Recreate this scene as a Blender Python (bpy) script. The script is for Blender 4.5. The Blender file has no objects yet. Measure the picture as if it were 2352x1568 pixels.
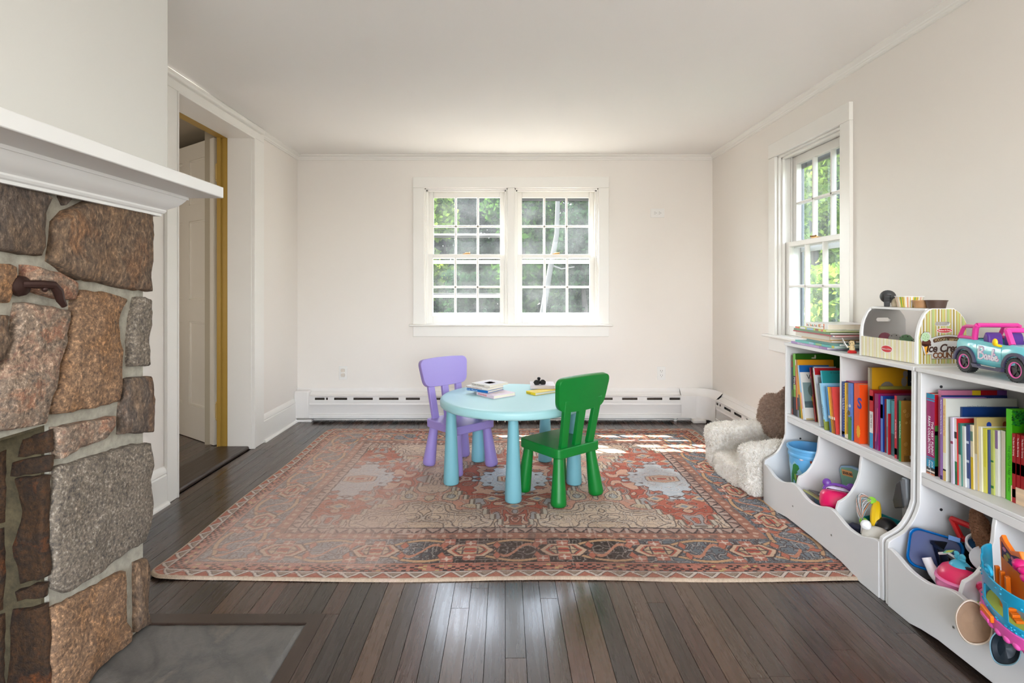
import bpy, bmesh, math, random
import numpy as np
from mathutils import Vector, Matrix, Euler, noise as mnoise
R = random.Random(7)
PI = math.pi
sc = bpy.context.scene
C = bpy.context.collection

# ---------------------------------------------------------------- camera, sky, sun, daylight, fill lamps, exposure
cam = bpy.data.cameras.new('camera'); camo = bpy.data.objects.new('camera', cam); C.objects.link(camo)
camo.location = (0, 0, 1.12); camo.rotation_euler = (PI/2, 0, 0)
cam.sensor_width = 36; cam.lens = 18.98; cam.shift_x = 0.0068; cam.shift_y = -0.051; cam.clip_start = 0.05; cam.clip_end = 200
sc.camera = camo
w = bpy.data.worlds.new('sky'); sc.world = w; w.use_nodes = True
nt = w.node_tree; bg = nt.nodes['Background']
sky = nt.nodes.new('ShaderNodeTexSky'); sky.sky_type = 'NISHITA'; sky.sun_disc = False
sky.sun_elevation = math.radians(52); sky.sun_rotation = math.radians(-41); sky.altitude = 100; sky.dust_density = 2.0
hz = nt.nodes.new('ShaderNodeHueSaturation'); hz.inputs['Saturation'].default_value = .55; nt.links.new(sky.outputs[0], hz.inputs['Color']); nt.links.new(hz.outputs[0], bg.inputs[0]); bg.inputs[1].default_value = 1.8
def lamp(name, typ, loc, direction, energy, color=(1,1,1), size=1, size_y=None):
    l = bpy.data.lights.new(name, typ); l.energy = energy; l.color = color
    if typ == 'AREA':
        l.shape = 'RECTANGLE'; l.size = size; l.size_y = size_y or size
    elif typ == 'SUN': l.angle = size
    else: l.shadow_soft_size = size
    o = bpy.data.objects.new(name, l); C.objects.link(o); o.location = loc
    o.rotation_euler = Vector(direction).to_track_quat('-Z', 'Y').to_euler()
    return o
lamp('sun', 'SUN', (-6, 10, 14), (0.46, -0.53, -0.92), 19.0, (1, .95, .86), 0.0093)
# fill lamp added behind the camera, unseen, to brighten the whole room
lamp('front_fill_light', 'AREA', (0.0, -2.15, 1.35), (0.05, 1, .12), 46, (1, .97, .955), 2.6, 1.7)
# daylight from the unseen second window of the right wall, beside the camera
lamp('side_window_daylight', 'AREA', (1.75, .55, 1.45), (-1, .5, .12), 15, (1, .98, .95), 1.5, 1.1)
lamp('hall_fill_light', 'AREA', (-3.4, 2.6, 1.2), (1, .5, -.15), 8, (1, .88, .76), 1.0, 1.2)  # lamp added inside the hall for the warm light on the open door
sc.view_settings.view_transform = 'Standard'; sc.view_settings.look = 'None'
sc.view_settings.gamma = 1; sc.view_settings.use_curve_mapping = False
sc.view_settings.exposure = 0.62
sc.cycles.max_bounces = 8; sc.cycles.transparent_max_bounces = 24

# ---------------------------------------------------------------- helpers
def lin(c):
    return tuple((v/255/12.92 if v/255 <= .04045 else ((v/255+.055)/1.055)**2.4) for v in c)
_mats = {}
def N(nt, typ, **kw):
    n = nt.nodes.new(typ)
    for k, v in kw.items():
        if k.startswith('i_'):
            key = k[2:]; key = int(key) if key.isdigit() else key.replace('_', ' ')
            n.inputs[key].default_value = v
        else: setattr(n, k, v)
    return n
def newmat(name):
    m = bpy.data.materials.new(name); m.use_nodes = True
    return m, m.node_tree, m.node_tree.nodes['Principled BSDF']
def mat(rgb, rough=.45, var=.05, scale=30, bump=0, metal=0, name=None, sheen=0, spec=.5, coat=0):
    """plain painted / plastic / cloth material with faint procedural variation"""
    key = (tuple(rgb), rough, var, scale, bump, metal, sheen, spec, coat)
    if key in _mats: return _mats[key]
    m, nt, b = newmat(name or 'paint_%d_%d_%d' % tuple(int(v) for v in rgb))
    L = nt.links.new
    tc = N(nt, 'ShaderNodeTexCoord'); nz = N(nt, 'ShaderNodeTexNoise', i_Scale=scale, i_Detail=4)
    L(tc.outputs['Object'], nz.inputs['Vector'])
    a = lin(rgb)
    mx = N(nt, 'ShaderNodeMix', data_type='RGBA')
    mx.inputs[6].default_value = tuple(v*(1-var) for v in a) + (1,)
    mx.inputs[7].default_value = tuple(min(1, v*(1+var)) for v in a) + (1,)
    L(nz.outputs['Fac'], mx.inputs[0]); L(mx.outputs[2], b.inputs['Base Color'])
    b.inputs['Roughness'].default_value = rough; b.inputs['Metallic'].default_value = metal
    b.inputs['Specular IOR Level'].default_value = spec
    if sheen: b.inputs['Sheen Weight'].default_value = sheen
    if coat: b.inputs['Coat Weight'].default_value = coat
    if bump:
        bp = N(nt, 'ShaderNodeBump', i_Strength=bump, i_Distance=.004); L(nz.outputs['Fac'], bp.inputs['Height']); L(bp.outputs[0], b.inputs['Normal'])
    _mats[key] = m
    return m
def ramp(nt, stops, interp='LINEAR'):
    r = N(nt, 'ShaderNodeValToRGB'); e = r.color_ramp.elements; r.color_ramp.interpolation = interp
    while len(e) < len(stops): e.new(.5)
    for el, (p, c) in zip(e, stops):
        el.position = p; el.color = lin(c) + (1,) if max(c) > 1 else tuple(c) + (1,)
    return r

class G:
    """collects shapes into one mesh; I is the matrix applied to what is added"""
    def __init__(s): s.v = []; s.f = []; s.fm = []; s.mats = []; s.cur = 0; s.I = Matrix.Identity(4); s.sm = []; s.smooth = True
    def m(s, mt):
        if mt not in s.mats: s.mats.append(mt)
        s.cur = s.mats.index(mt); return s
    def at(s, loc=(0,0,0), rot=(0,0,0), scale=(1,1,1)):
        s.I = Matrix.LocRotScale(Vector(loc), Euler(rot), Vector(scale)); return s
    def add(s, vs, fs):
        o = len(s.v); s.v += [tuple(s.I @ Vector(p)) for p in vs]
        for f in fs: s.f.append(tuple(i+o for i in f)); s.fm.append(s.cur)
        return s
    def box(s, x0, x1, y0, y1, z0, z1):
        return s.add([(x0,y0,z0),(x1,y0,z0),(x1,y1,z0),(x0,y1,z0),(x0,y0,z1),(x1,y0,z1),(x1,y1,z1),(x0,y1,z1)],
                     [(0,3,2,1),(4,5,6,7),(0,1,5,4),(1,2,6,5),(2,3,7,6),(3,0,4,7)])
    def prism(s, poly, ax, a0, a1):
        n = len(poly)
        mk = {'x': lambda p, a: (a, p[0], p[1]), 'y': lambda p, a: (p[0], a, p[1]), 'z': lambda p, a: (p[0], p[1], a)}[ax]
        vs = [mk(p, a0) for p in poly] + [mk(p, a1) for p in poly]
        fs = [tuple(range(n-1, -1, -1)), tuple(range(n, 2*n))] + [(i, (i+1) % n, n+(i+1) % n, n+i) for i in range(n)]
        return s.add(vs, fs)
    def lathe(s, prof, seg=24, c=(0,0,0), a0=0, a1=2*PI):
        full = abs(a1-a0-2*PI) < 1e-6; k = seg if full else seg+1
        vs = []; fs = []; n = len(prof)
        for j in range(k):
            a = a0+(a1-a0)*j/seg
            vs += [(c[0]+r*math.cos(a), c[1]+r*math.sin(a), c[2]+z) for r, z in prof]
        for j in range(seg):
            j2 = (j+1) % k
            for i in range(n-1):
                if prof[i][0] < 1e-7 and prof[i+1][0] < 1e-7: continue
                if prof[i][0] < 1e-7: fs.append((j*n, j2*n+i+1, j*n+i+1))
                elif prof[i+1][0] < 1e-7: fs.append((j*n+i, j2*n+i, j*n+i+1))
                else: fs.append((j*n+i, j2*n+i, j2*n+i+1, j*n+i+1))
        return s.add(vs, fs)
    def tube(s, pts, r, seg=10, cap=True, flat=None):
        pts = [Vector(p) for p in pts]; n = len(pts)
        rr = r if isinstance(r, (list, tuple)) else [r]*n
        vs = []; fs = []; up = None
        for i, p in enumerate(pts):
            t = (pts[min(i+1, n-1)]-pts[max(i-1, 0)]).normalized()
            if up is None: up = t.orthogonal().normalized() if flat is None else Vector(flat)
            u = (up-t*up.dot(t)).normalized(); up = u if flat is None else up; v = t.cross(u)
            for k in range(seg):
                a = 2*PI*k/seg
                vs.append(p+u*(rr[i]*math.cos(a))*(1 if flat is None else .25)+v*(rr[i]*math.sin(a)))
        for i in range(n-1):
            for k in range(seg): fs.append((i*seg+k, i*seg+(k+1) % seg, (i+1)*seg+(k+1) % seg, (i+1)*seg+k))
        if cap: fs += [tuple(range(seg-1, -1, -1)), tuple(range((n-1)*seg, n*seg))]
        return s.add(vs, fs)
    def ball(s, c, r, seg=16, rings=10):
        r = r if isinstance(r, (list, tuple)) else (r, r, r)
        I0 = s.I; s.I = I0 @ Matrix.Translation(c) @ Matrix.Diagonal((r[0], r[1], r[2], 1))
        s.lathe([(math.sin(PI*i/rings) if 0 < i < rings else 0, -math.cos(PI*i/rings)) for i in range(rings+1)], seg); s.I = I0
        return s
    def disc(s, c, r, h=.001, seg=20, ax='z'):
        poly = [(r*math.cos(2*PI*i/seg), r*math.sin(2*PI*i/seg)) for i in range(seg)]
        off = {'x': (c[1], c[2], c[0]), 'y': (c[0], c[2], c[1]), 'z': c}[ax]
        return s.prism([(p[0]+off[0], p[1]+off[1]) for p in poly], ax, off[2], off[2]+h)
    def text(s, body, size, M, ext=.0004, shear=0, offset=0, space=1, align='LEFT'):
        cu = bpy.data.curves.new('t', 'FONT'); cu.body = body; cu.size = size; cu.extrude = ext; cu.shear = shear
        cu.offset = offset; cu.space_character = space; cu.align_x = align; cu.resolution_u = 3
        o = bpy.data.objects.new('t', cu); C.objects.link(o)
        dg = bpy.context.evaluated_depsgraph_get(); dg.update()
        me = bpy.data.meshes.new_from_object(o.evaluated_get(dg))
        I0 = s.I; s.I = I0 @ M
        s.add([tuple(v.co) for v in me.vertices], [tuple(p.vertices) for p in me.polygons]); s.I = I0
        bpy.data.objects.remove(o); bpy.data.curves.remove(cu); bpy.data.meshes.remove(me)
        return s
    def build(s, name, parent=None, origin=None, bevel=0, seg=2, angle=35, sub=0, smooth=True):
        me = bpy.data.meshes.new(name)
        if origin is not None:
            s.v = [(p[0]-origin[0], p[1]-origin[1], p[2]-origin[2]) for p in s.v]
        me.from_pydata(s.v, [], s.f)
        for mt in s.mats: me.materials.append(mt)
        if len(s.mats) > 1: me.polygons.foreach_set('material_index', s.fm)
        bm = bmesh.new(); bm.from_mesh(me); bmesh.ops.recalc_face_normals(bm, faces=bm.faces); bm.to_mesh(me); bm.free()
        if smooth:
            me.shade_smooth(); me.set_sharp_from_angle(angle=math.radians(angle))
        o = bpy.data.objects.new(name, me); C.objects.link(o)
        if origin is not None: o.location = origin
        if parent is not None: o.parent = parent
        if bevel:
            md = o.modifiers.new('bevel', 'BEVEL'); md.width = bevel; md.segments = seg; md.limit_method = 'ANGLE'; md.angle_limit = math.radians(40); md.harden_normals = False
        if sub:
            md = o.modifiers.new('sub', 'SUBSURF'); md.levels = sub; md.render_levels = sub
        return o
def tag(o, label, cat, group=None, kind=None):
    o['label'] = label; o['category'] = cat
    if group: o['group'] = group
    if kind: o['kind'] = kind
    return o
def thing(name, label, cat, loc=(0,0,0), rotz=0, group=None, rot=None):
    o = bpy.data.objects.new(name, None); o.empty_display_size = .05; C.objects.link(o)
    o.location = loc; o.rotation_euler = rot or (0, 0, rotz)
    return tag(o, label, cat, group)
def struct(o): o['kind'] = 'structure'; return o
def copy_tree(o, parent=None):
    c = o.copy(); C.objects.link(c); c.parent = parent
    for ch in list(o.children): copy_tree(ch, c)
    return c
def rrect(w, h, r, n=5, cx=0, cy=0):
    pts = []
    for (sx, sy, a) in ((1,-1,-PI/2), (1,1,0), (-1,1,PI/2), (-1,-1,PI)):
        for i in range(n+1):
            t = a+PI/2*i/n; pts.append((cx+sx*(w/2-r)+r*math.cos(t), cy+sy*(h/2-r)+r*math.sin(t)))
    return pts

# ---------------------------------------------------------------- materials of the room
def wall_mat(name, rgb, bump=.05):
    m, nt, b = newmat(name); L = nt.links.new
    tc = N(nt, 'ShaderNodeTexCoord'); n1 = N(nt, 'ShaderNodeTexNoise', i_Scale=160, i_Detail=3); n2 = N(nt, 'ShaderNodeTexNoise', i_Scale=1.3, i_Detail=2)
    L(tc.outputs['Object'], n1.inputs[0]); L(tc.outputs['Object'], n2.inputs[0])
    a = lin(rgb); mx = N(nt, 'ShaderNodeMix', data_type='RGBA')
    mx.inputs[6].default_value = tuple(v*.985 for v in a)+(1,); mx.inputs[7].default_value = a+(1,)
    L(n2.outputs[0], mx.inputs[0]); L(mx.outputs[2], b.inputs['Base Color'])
    bp = N(nt, 'ShaderNodeBump', i_Strength=bump, i_Distance=.002); L(n1.outputs[0], bp.inputs['Height']); L(bp.outputs[0], b.inputs['Normal'])
    b.inputs['Roughness'].default_value = .7; b.inputs['Specular IOR Level'].default_value = .3
    return m
M_wall = wall_mat('wall_paint', (240, 234, 227)); M_ceil = wall_mat('ceiling_paint', (250, 247, 243), .03)
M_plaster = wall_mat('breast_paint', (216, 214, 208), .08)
M_trim = mat((240, 237, 231), .38, .012, 6, name='trim_paint')
M_mantel = mat((234, 233, 230), .4, .012, 6, name='mantel_paint')
M_ochre = mat((176, 142, 66), .4, .05, 20, name='ochre_paint')
M_door = mat((236, 231, 219), .4, .02, 8, name='door_paint')
M_heat = mat((236, 232, 228), .4, .015, 10, name='heater_enamel')
M_dark = mat((22, 20, 19), .6, .2, 20, name='dark_gap')
M_fin = mat((75, 68, 62), .35, .5, 60, metal=.6, name='heater_fins')
M_brass = mat((168, 130, 82), .35, .1, 40, metal=.8, name='aged_brass')
M_white = mat((226, 225, 224), .42, .015, 12, name='white_melamine')
M_hole = mat((45, 45, 48), .6, .1)
M_iron = mat((58, 36, 30), .5, .25, 60, .3, .5, name='rusty_iron')
M_plate = mat((238, 236, 232), .35, .01)

def wood_mat(name, stops, rough=.3, perobj=True, grain=1.0, gloss=0):
    m, nt, b = newmat(name); L = nt.links.new
    ge = N(nt, 'ShaderNodeNewGeometry'); oi = N(nt, 'ShaderNodeObjectInfo')
    mp = N(nt, 'ShaderNodeMapping'); mp.inputs['Scale'].default_value = (46*grain, 2.2*grain, 30)
    ad = N(nt, 'ShaderNodeVectorMath', operation='ADD'); ml = N(nt, 'ShaderNodeMath', operation='MULTIPLY'); ml.inputs[1].default_value = 31.7
    L(oi.outputs['Random'], ml.inputs[0]); L(ge.outputs['Position'], ad.inputs[0]); L(ml.outputs[0], ad.inputs[1]); L(ad.outputs[0], mp.inputs[0])
    nz = N(nt, 'ShaderNodeTexNoise', i_Scale=1.6, i_Detail=7, i_Roughness=.65, i_Distortion=.6); L(mp.outputs[0], nz.inputs[0])
    n2 = N(nt, 'ShaderNodeTexNoise', i_Scale=2.1, i_Detail=2); L(ad.outputs[0], n2.inputs[0])
    rp = ramp(nt, stops)
    if perobj: L(oi.outputs['Random'], rp.inputs[0])
    else: L(n2.outputs[0], rp.inputs[0])
    hs = N(nt, 'ShaderNodeHueSaturation'); mr = N(nt, 'ShaderNodeMapRange', i_1=.3, i_2=.72, i_3=.8, i_4=1.26); L(nz.outputs[0], mr.inputs[0]); L(mr.outputs[0], hs.inputs['Value'])
    L(rp.outputs[0], hs.inputs['Color']); L(hs.outputs[0], b.inputs['Base Color'])
    r2 = N(nt, 'ShaderNodeMapRange', i_1=.3, i_2=.7, i_3=rough-.05, i_4=rough+.09); L(nz.outputs[0], r2.inputs[0]); L(r2.outputs[0], b.inputs['Roughness'])
    bp = N(nt, 'ShaderNodeBump', i_Strength=.05, i_Distance=.002); L(nz.outputs[0], bp.inputs['Height']); L(bp.outputs[0], b.inputs['Normal'])
    b.inputs['Specular IOR Level'].default_value = .5
    if gloss: b.inputs['Specular IOR Level'].default_value = .6; b.inputs['Coat Weight'].default_value = gloss; b.inputs['Coat Roughness'].default_value = .13; b.inputs['Coat IOR'].default_value = 1.6
    return m
M_plank = wood_mat('stained_plank', [(0, (42, 35, 31)), (.16, (72, 53, 43)), (.3, (53, 42, 38)), (.44, (85, 57, 46)), (.56, (50, 44, 41)), (.7, (86, 64, 50)), (.82, (61, 46, 40)), (.92, (46, 40, 38)), (1, (75, 52, 42))], .26, gloss=.25)
M_board = wood_mat('dark_board', [(0, (52, 42, 36)), (1, (70, 55, 46))], .34, False)
M_pine = wood_mat('pale_pine', [(0, (226, 194, 160)), (1, (238, 212, 182))], .5, False, .6)
# ---------------------------------------------------------------- room shell
XL, XR, YB, YF, ZC = -1.78, 1.78, 4.63, -2.2, 2.27
T = .16
g = G().m(M_dark); g.box(XL-.17, XR, YF, YB, -.06, -.019); floor = struct(g.build('floor'))
# floor boards: one object each, sharing one unit mesh
pm = bpy.data.meshes.new('plank'); g = G(); g.box(-.5, .5, -.5, .5, -.5, .5); pm.from_pydata(g.v, [], g.f); pm.materials.append(M_plank)
PW = .0636; nrow = 56
def plank(x, y0, y1, wd=PW):
    o = bpy.data.objects.new('plank', pm); C.objects.link(o); o.parent = floor
    o.location = (x, (y0+y1)/2, -.0095+R.uniform(-.0004, .0002)); o.scale = (wd-.0017, y1-y0-.0017, .019)
HX0, HX1, HY = -1.2, -.666, 1.813
for i in range(nrow):
    x = XL+PW*(i+.5)
    segs = []
    wd, xc = PW, x
    if x-PW/2 < -.617 < x+PW/2: xc = (-.617+x+PW/2)/2; wd = x+PW/2+.617
    y = YF if x+PW/2 > -.617 else HY+.05
    while y < YB-.01:
        l = R.uniform(1.1, 2.6); e = YB if y+l > YB-.5 else y+l
        segs.append((y, e)); y = e
    if abs(x-(-.14)) < .03: segs = [(YF, .4), (.4, 1.897), (1.897, YB)]
    if abs(x-.55) < .03: segs = [(YF, .9), (.9, 1.93), (1.93, YB)]
    if wd < PW:
        for a, b_ in segs:
            plank(xc, a, min(b_, HY+.05), wd) if a < HY+.05 else None
            if b_ > HY+.05: plank(x, max(a, HY+.05), b_)
        continue
    for a, b_ in segs: plank(x, a, b_)
# border boards framing the hearth
bo = G().m(M_board); bo.prism([(-1.3, HY), (HX1, HY), (-.617, HY+.05), (-1.3, HY+.05)], 'z', -.018, .0008); o = bo.build('plank', floor); o['label'] = 'mitred border board along the far edge of the hearth'
bo = G().m(M_board); bo.prism([(HX1, HY), (-.617, HY+.05), (-.617, -.2), (HX1, -.2)], 'z', -.018, .0008); o = bo.build('plank', floor); o['label'] = 'mitred border board along the side of the hearth'

g = G().m(M_ceil); g.box(XL-.17, XR+T, YF, YB+T, ZC, ZC+.08); struct(g.build('ceiling'))
ZT, ZB = 1.986, .823          # window opening top and bottom
def wall_y(name, x0, x1, y0, y1, holes, ax='x'):
    """wall running along x (or y) with rectangular holes (a0,a1,z0,z1)"""
    g = G().m(M_wall)
    def put(a0, a1, z0, z1):
        if ax == 'x': g.box(a0, a1, y0, y1, z0, z1)
        else: g.box(x0, x1, a0, a1, z0, z1)
    a, e = (x0, x1) if ax == 'x' else (y0, y1)
    for h in sorted(holes):
        put(a, h[0], 0, ZC)
        if h[2] > 0: put(h[0], h[1], 0, h[2])
        put(h[0], h[1], h[3], ZC); a = h[1]
    put(a, e, 0, ZC)
    return struct(g.build(name))
wall_y('wall_back', XL-.17, XR+T, YB, YB+T, [(-.69, .022, ZB, ZT), (.082, .80, ZB, ZT)])
RY0, RY1 = 2.842, 3.525
wall_y('wall_right', XR, XR+T, YF, YB, [(RY0, RY1, ZB, ZT)], 'y')
DY0, DY1, DZ = 2.905, 3.79, 2.185
wall_y('wall_left', XL-.165, XL, YF, YB, [(DY0, DY1, 0, DZ)], 'y')
wall_y('wall_front', XL, XR, YF-T, YF, [(-1.15, 1.5, .5, 2.15)])

# chimney breast, plastered part above the mantel shelf
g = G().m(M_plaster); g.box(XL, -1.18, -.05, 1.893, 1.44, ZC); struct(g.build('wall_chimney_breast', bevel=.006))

# crown molding
def crown(name, prof, pts):
    """profile (out, down) swept along an axis-aligned line"""
    g = G().m(M_trim)
    (a, b_, side) = pts
    if side == 'left': g.prism([(XL+o_, ZC-d) for o_, d in prof], 'y', a, b_)
    if side == 'right': g.prism([(XR-o_, ZC-d) for o_, d in prof], 'y', a, b_)
    if side == 'back': g.prism([(YB-o_, ZC-d) for o_, d in prof], 'x', a, b_)
    return struct(g.build(name, angle=20))
PR = [(0, 0), (.034, 0), (.034, .006), (.026, .013), (.016, .02), (.013, .026), (.013, .031), (.008, .036), (.008, .044), (0, .046)]
crown('trim_1', PR, (1.893, YB, 'left')); crown('trim_2', PR, (YF, YB, 'right')); crown('trim_3', PR, (XL, XR, 'back'))
g = G().m(M_trim); g.box(XL+.002, XL+.05, 1.894, 3.9, ZC-.036, ZC-.001); struct(g.build('trim_4', bevel=.01))

# baseboards with cap and quarter round
def base_left(name, y0, y1):
    g = G().m(M_trim)
    g.prism([(XL, 0), (XL+.018, 0), (XL+.018, .152), (XL+.012, .158), (XL+.016, .164), (XL+.014, .178), (XL+.005, .196), (XL, .2)], 'y', y0, y1)
    q = [(XL+.018, 0)]+[(XL+.018+.018*math.cos(t), .018*math.sin(t)) for t in [PI/2*i/6 for i in range(7)]]
    g.prism(q, 'y', y0, y1)
    return struct(g.build(name, angle=25))
base_left('baseboard_left', 3.945, YB-.07); base_left('baseboard_left_near', 1.83, 2.815)
g = G().m(M_trim); g.box(XR-.018, XR, YF, 1.0, 0, .19); struct(g.build('baseboard_right', bevel=.005))

# ---------------------------------------------------------------- doorway on the left wall
g = G().m(M_trim)
def casing_v(y0, y1):
    lo, hi = (y1, y0)
    g.box(XL, XL+.02, y0, y1, 0, DZ)
casing_v(2.815, DY0); casing_v(DY1, 3.945); g.box(XL, XL+.02, 2.815, 3.945, DZ, DZ+.052)
for (a, b_) in ((DY0-.006, DY0+.004), (DY1-.004, DY1+.008)): g.box(XL+.001, XL+.026, a, b_, 0, DZ)
g.box(XL+.001, XL+.026, DY0, DY1, DZ-.010, DZ+.002)
g.box(XL-.166, XL+.004, DY1-.008, DY1-.0005, 0, DZ-.0005); g.box(XL-.166, XL+.004, DY0+.0005, DY0+.008, 0, DZ-.0005); g.box(XL-.166, XL+.004, DY0+.008, DY1-.008, DZ-.008, DZ-.0005)
struct(g.build('trim_5', bevel=.003))
g = G().m(M_ochre); g.box(XL-.235, XL-.167, DY1-.006, DY1+.035, 0, DZ+.03); g.box(XL-.235, XL-.21, DY1-.018, DY1-.006, 0, DZ)
g.box(XL-.235, XL-.166, DY0-.03, DY0+.004, 0, DZ+.03); g.box(XL-.235, XL-.167, DY0+.004, DY1-.006, DZ-.006, DZ+.03); struct(g.build('trim_6', bevel=.002))
# panelled door standing open into the hall
DW, DH, DT = .84, 2.165, .036
door = bpy.data.objects.new('door_1', None); C.objects.link(door); struct(door); door.location = (-2.052, 3.80, .022)
ang = math.atan2(.583, -.812); door.rotation_euler = (0, 0, ang)
# local: x along leaf, y towards the far side (n), built at y 0..-DT mirrored so the visible face is y=0
def leaf():
    g = G().m(M_door)
    st, mid = .105, .105
    cols = [(st, DW/2-mid/2), (DW/2+mid/2, DW-st)]; rows = [(.24, .86), (1.02, 1.60), (1.72, 2.05)]
    g.box(0, st, -DT, 0, 0, DH); g.box(DW-st, DW, -DT, 0, 0, DH); g.box(DW/2-mid/2, DW/2+mid/2, -DT, 0, 0, DH)
    zz = [0]+[v for r in rows for v in r]+[DH]
    for i in range(0, len(zz), 2):
        for c in cols: g.box(c[0], c[1], -DT, 0, zz[i], zz[i+1])
    return g, cols, rows
g, cols, rows = leaf(); g.build('door_leaf', door)
for c in cols:
    for r in rows:
        g = G().m(M_door); g.box(c[0], c[1], -DT+.011, -.011, r[0], r[1])
        for (a, b_, e, f_) in ((c[0], c[1], r[0], r[0]+.014), (c[0], c[1], r[1]-.014, r[1]), (c[0], c[0]+.014, r[0], r[1]), (c[1]-.014, c[1], r[0], r[1])):
            g.box(a, b_, -DT+.005, -.005, e, f_)
        g.build('panel', door, bevel=.003)
for z in (.19, 1.87):
    g = G().m(mat((214, 186, 120), .4)); g.lathe([(0, 0), (.009, 0), (.009, .1), (0, .1)], 12, (-.012, -.018, z))
    g.ball((-.012, -.018, z-.008), .009); g.ball((-.012, -.018, z+.108), .009); g.box(-.03, .002, -.03, -.012, z, z+.1)
    g.build('hinge', door)
g = G().m(mat((190, 160, 110), .3, metal=.8)); g.ball((DW-.06, .04, .95), .026); g.tube([(DW-.06, 0, .95), (DW-.06, .03, .95)], .009); g.build('door_handle', door)
# worn threshold board of the doorway
g = G().m(M_board); g.box(XL-.235, XL-.012, DY0, DY1, -.01, .022); struct(g.build('trim_7', bevel=.012))
# hall beyond
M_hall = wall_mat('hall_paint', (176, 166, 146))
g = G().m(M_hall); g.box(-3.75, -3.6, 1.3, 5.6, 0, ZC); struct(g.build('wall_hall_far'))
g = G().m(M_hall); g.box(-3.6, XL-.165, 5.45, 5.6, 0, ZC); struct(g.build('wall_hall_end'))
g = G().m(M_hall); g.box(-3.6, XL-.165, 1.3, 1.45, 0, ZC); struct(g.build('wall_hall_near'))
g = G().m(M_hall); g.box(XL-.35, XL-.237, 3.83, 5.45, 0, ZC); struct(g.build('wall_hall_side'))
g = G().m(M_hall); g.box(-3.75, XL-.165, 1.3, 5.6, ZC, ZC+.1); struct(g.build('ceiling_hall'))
g = G().m(M_dark); g.box(-3.6, XL-.17, 1.3, 5.6, -.06, -.003); hf = struct(g.build('floor_hall'))
for i in range(24):
    o = bpy.data.objects.new('plank', pm); C.objects.link(o); o.parent = hf
    o.location = (-2.0-.068*(i+.5), 3.5, .008); o.scale = (.0665, 4.1, .02)

# ---------------------------------------------------------------- windows
M_glass, nt, b = newmat('dusty_glass'); L = nt.links.new; nt.nodes.remove(b)
out = nt.nodes['Material Output']; tr = N(nt, 'ShaderNodeBsdfTransparent'); tr.inputs[0].default_value = (.97, .985, .975, 1)
tl = N(nt, 'ShaderNodeBsdfTranslucent'); tl.inputs[0].default_value = (.92, .97, 1, 1); gl = N(nt, 'ShaderNodeBsdfGlossy', i_Roughness=.03)
tc = N(nt, 'ShaderNodeTexCoord'); nz = N(nt, 'ShaderNodeTexNoise', i_Scale=4, i_Detail=8, i_Roughness=.7); L(tc.outputs['Object'], nz.inputs[0])
mr = N(nt, 'ShaderNodeMapRange', i_1=.35, i_2=.7, i_3=.006, i_4=.03); L(nz.outputs[0], mr.inputs[0])
m1 = N(nt, 'ShaderNodeMixShader'); L(mr.outputs[0], m1.inputs[0]); L(tr.outputs[0], m1.inputs[1]); L(tl.outputs[0], m1.inputs[2])
fr = N(nt, 'ShaderNodeFresnel', i_IOR=1.12); m2 = N(nt, 'ShaderNodeMixShader'); L(fr.outputs[0], m2.inputs[0]); L(m1.outputs[0], m2.inputs[1]); L(gl.outputs[0], m2.inputs[2]); L(m2.outputs[0], out.inputs[0])
M_alu = mat((92, 94, 96), .4, .1, 40, metal=.3, name='storm_frame'); M_aluw = mat((214, 216, 216), .35, .05, 30)
def sash(par, M4, x0, x1, z0, z1, y, top, bot, side, th=.034):
    """one sash: frame, muntins, six panes. y = inner face, grows outwards (+y)"""
    g = G().m(M_trim); g.I = M4
    g.box(x0, x0+side, y, y+th, z0, z1); g.box(x1-side, x1, y, y+th, z0, z1)
    g.box(x0+side, x1-side, y, y+th, z0, z0+bot); g.box(x0+side, x1-side, y, y+th, z1-top, z1)
    fr = g.build('sash_frame', par, bevel=.003)
    gx0, gx1, gz0, gz1 = x0+side, x1-side, z0+bot, z1-top; mw = .02
    for k in (1, 2):
        g = G().m(M_trim); g.I = M4; xc = gx0+(gx1-gx0)*k/3
        g.prism([(xc-mw/2, y+.012), (xc-mw/4, y), (xc+mw/4, y), (xc+mw/2, y+.012), (xc+mw/2, y+.026), (xc-mw/2, y+.026)], 'z', gz0, gz1); g.build('muntin', fr)
    zc = (gz0+gz1)/2
    g = G().m(M_trim); g.I = M4; g.prism([(y+.012, zc-mw/2), (y, zc-mw/4), (y, zc+mw/4), (y+.012, zc+mw/2), (y+.026, zc+mw/2), (y+.026, zc-mw/2)], 'x', gx0, gx1); g.build('muntin', fr)
    for k in range(3):
        for (a, b_) in ((gz0, zc-mw/2), (zc+mw/2, gz1)):
            p0 = gx0+(gx1-gx0)*k/3+(mw/2 if k else 0); p1 = gx0+(gx1-gx0)*(k+1)/3-(mw/2 if k < 2 else 0)
            g = G().m(M_glass); g.I = M4; g.add([(p0, y+.02, a), (p1, y+.02, a), (p1, y+.02, b_), (p0, y+.02, b_)], [(0, 1, 2, 3)]); g.build('pane', fr)
    return fr
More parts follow.
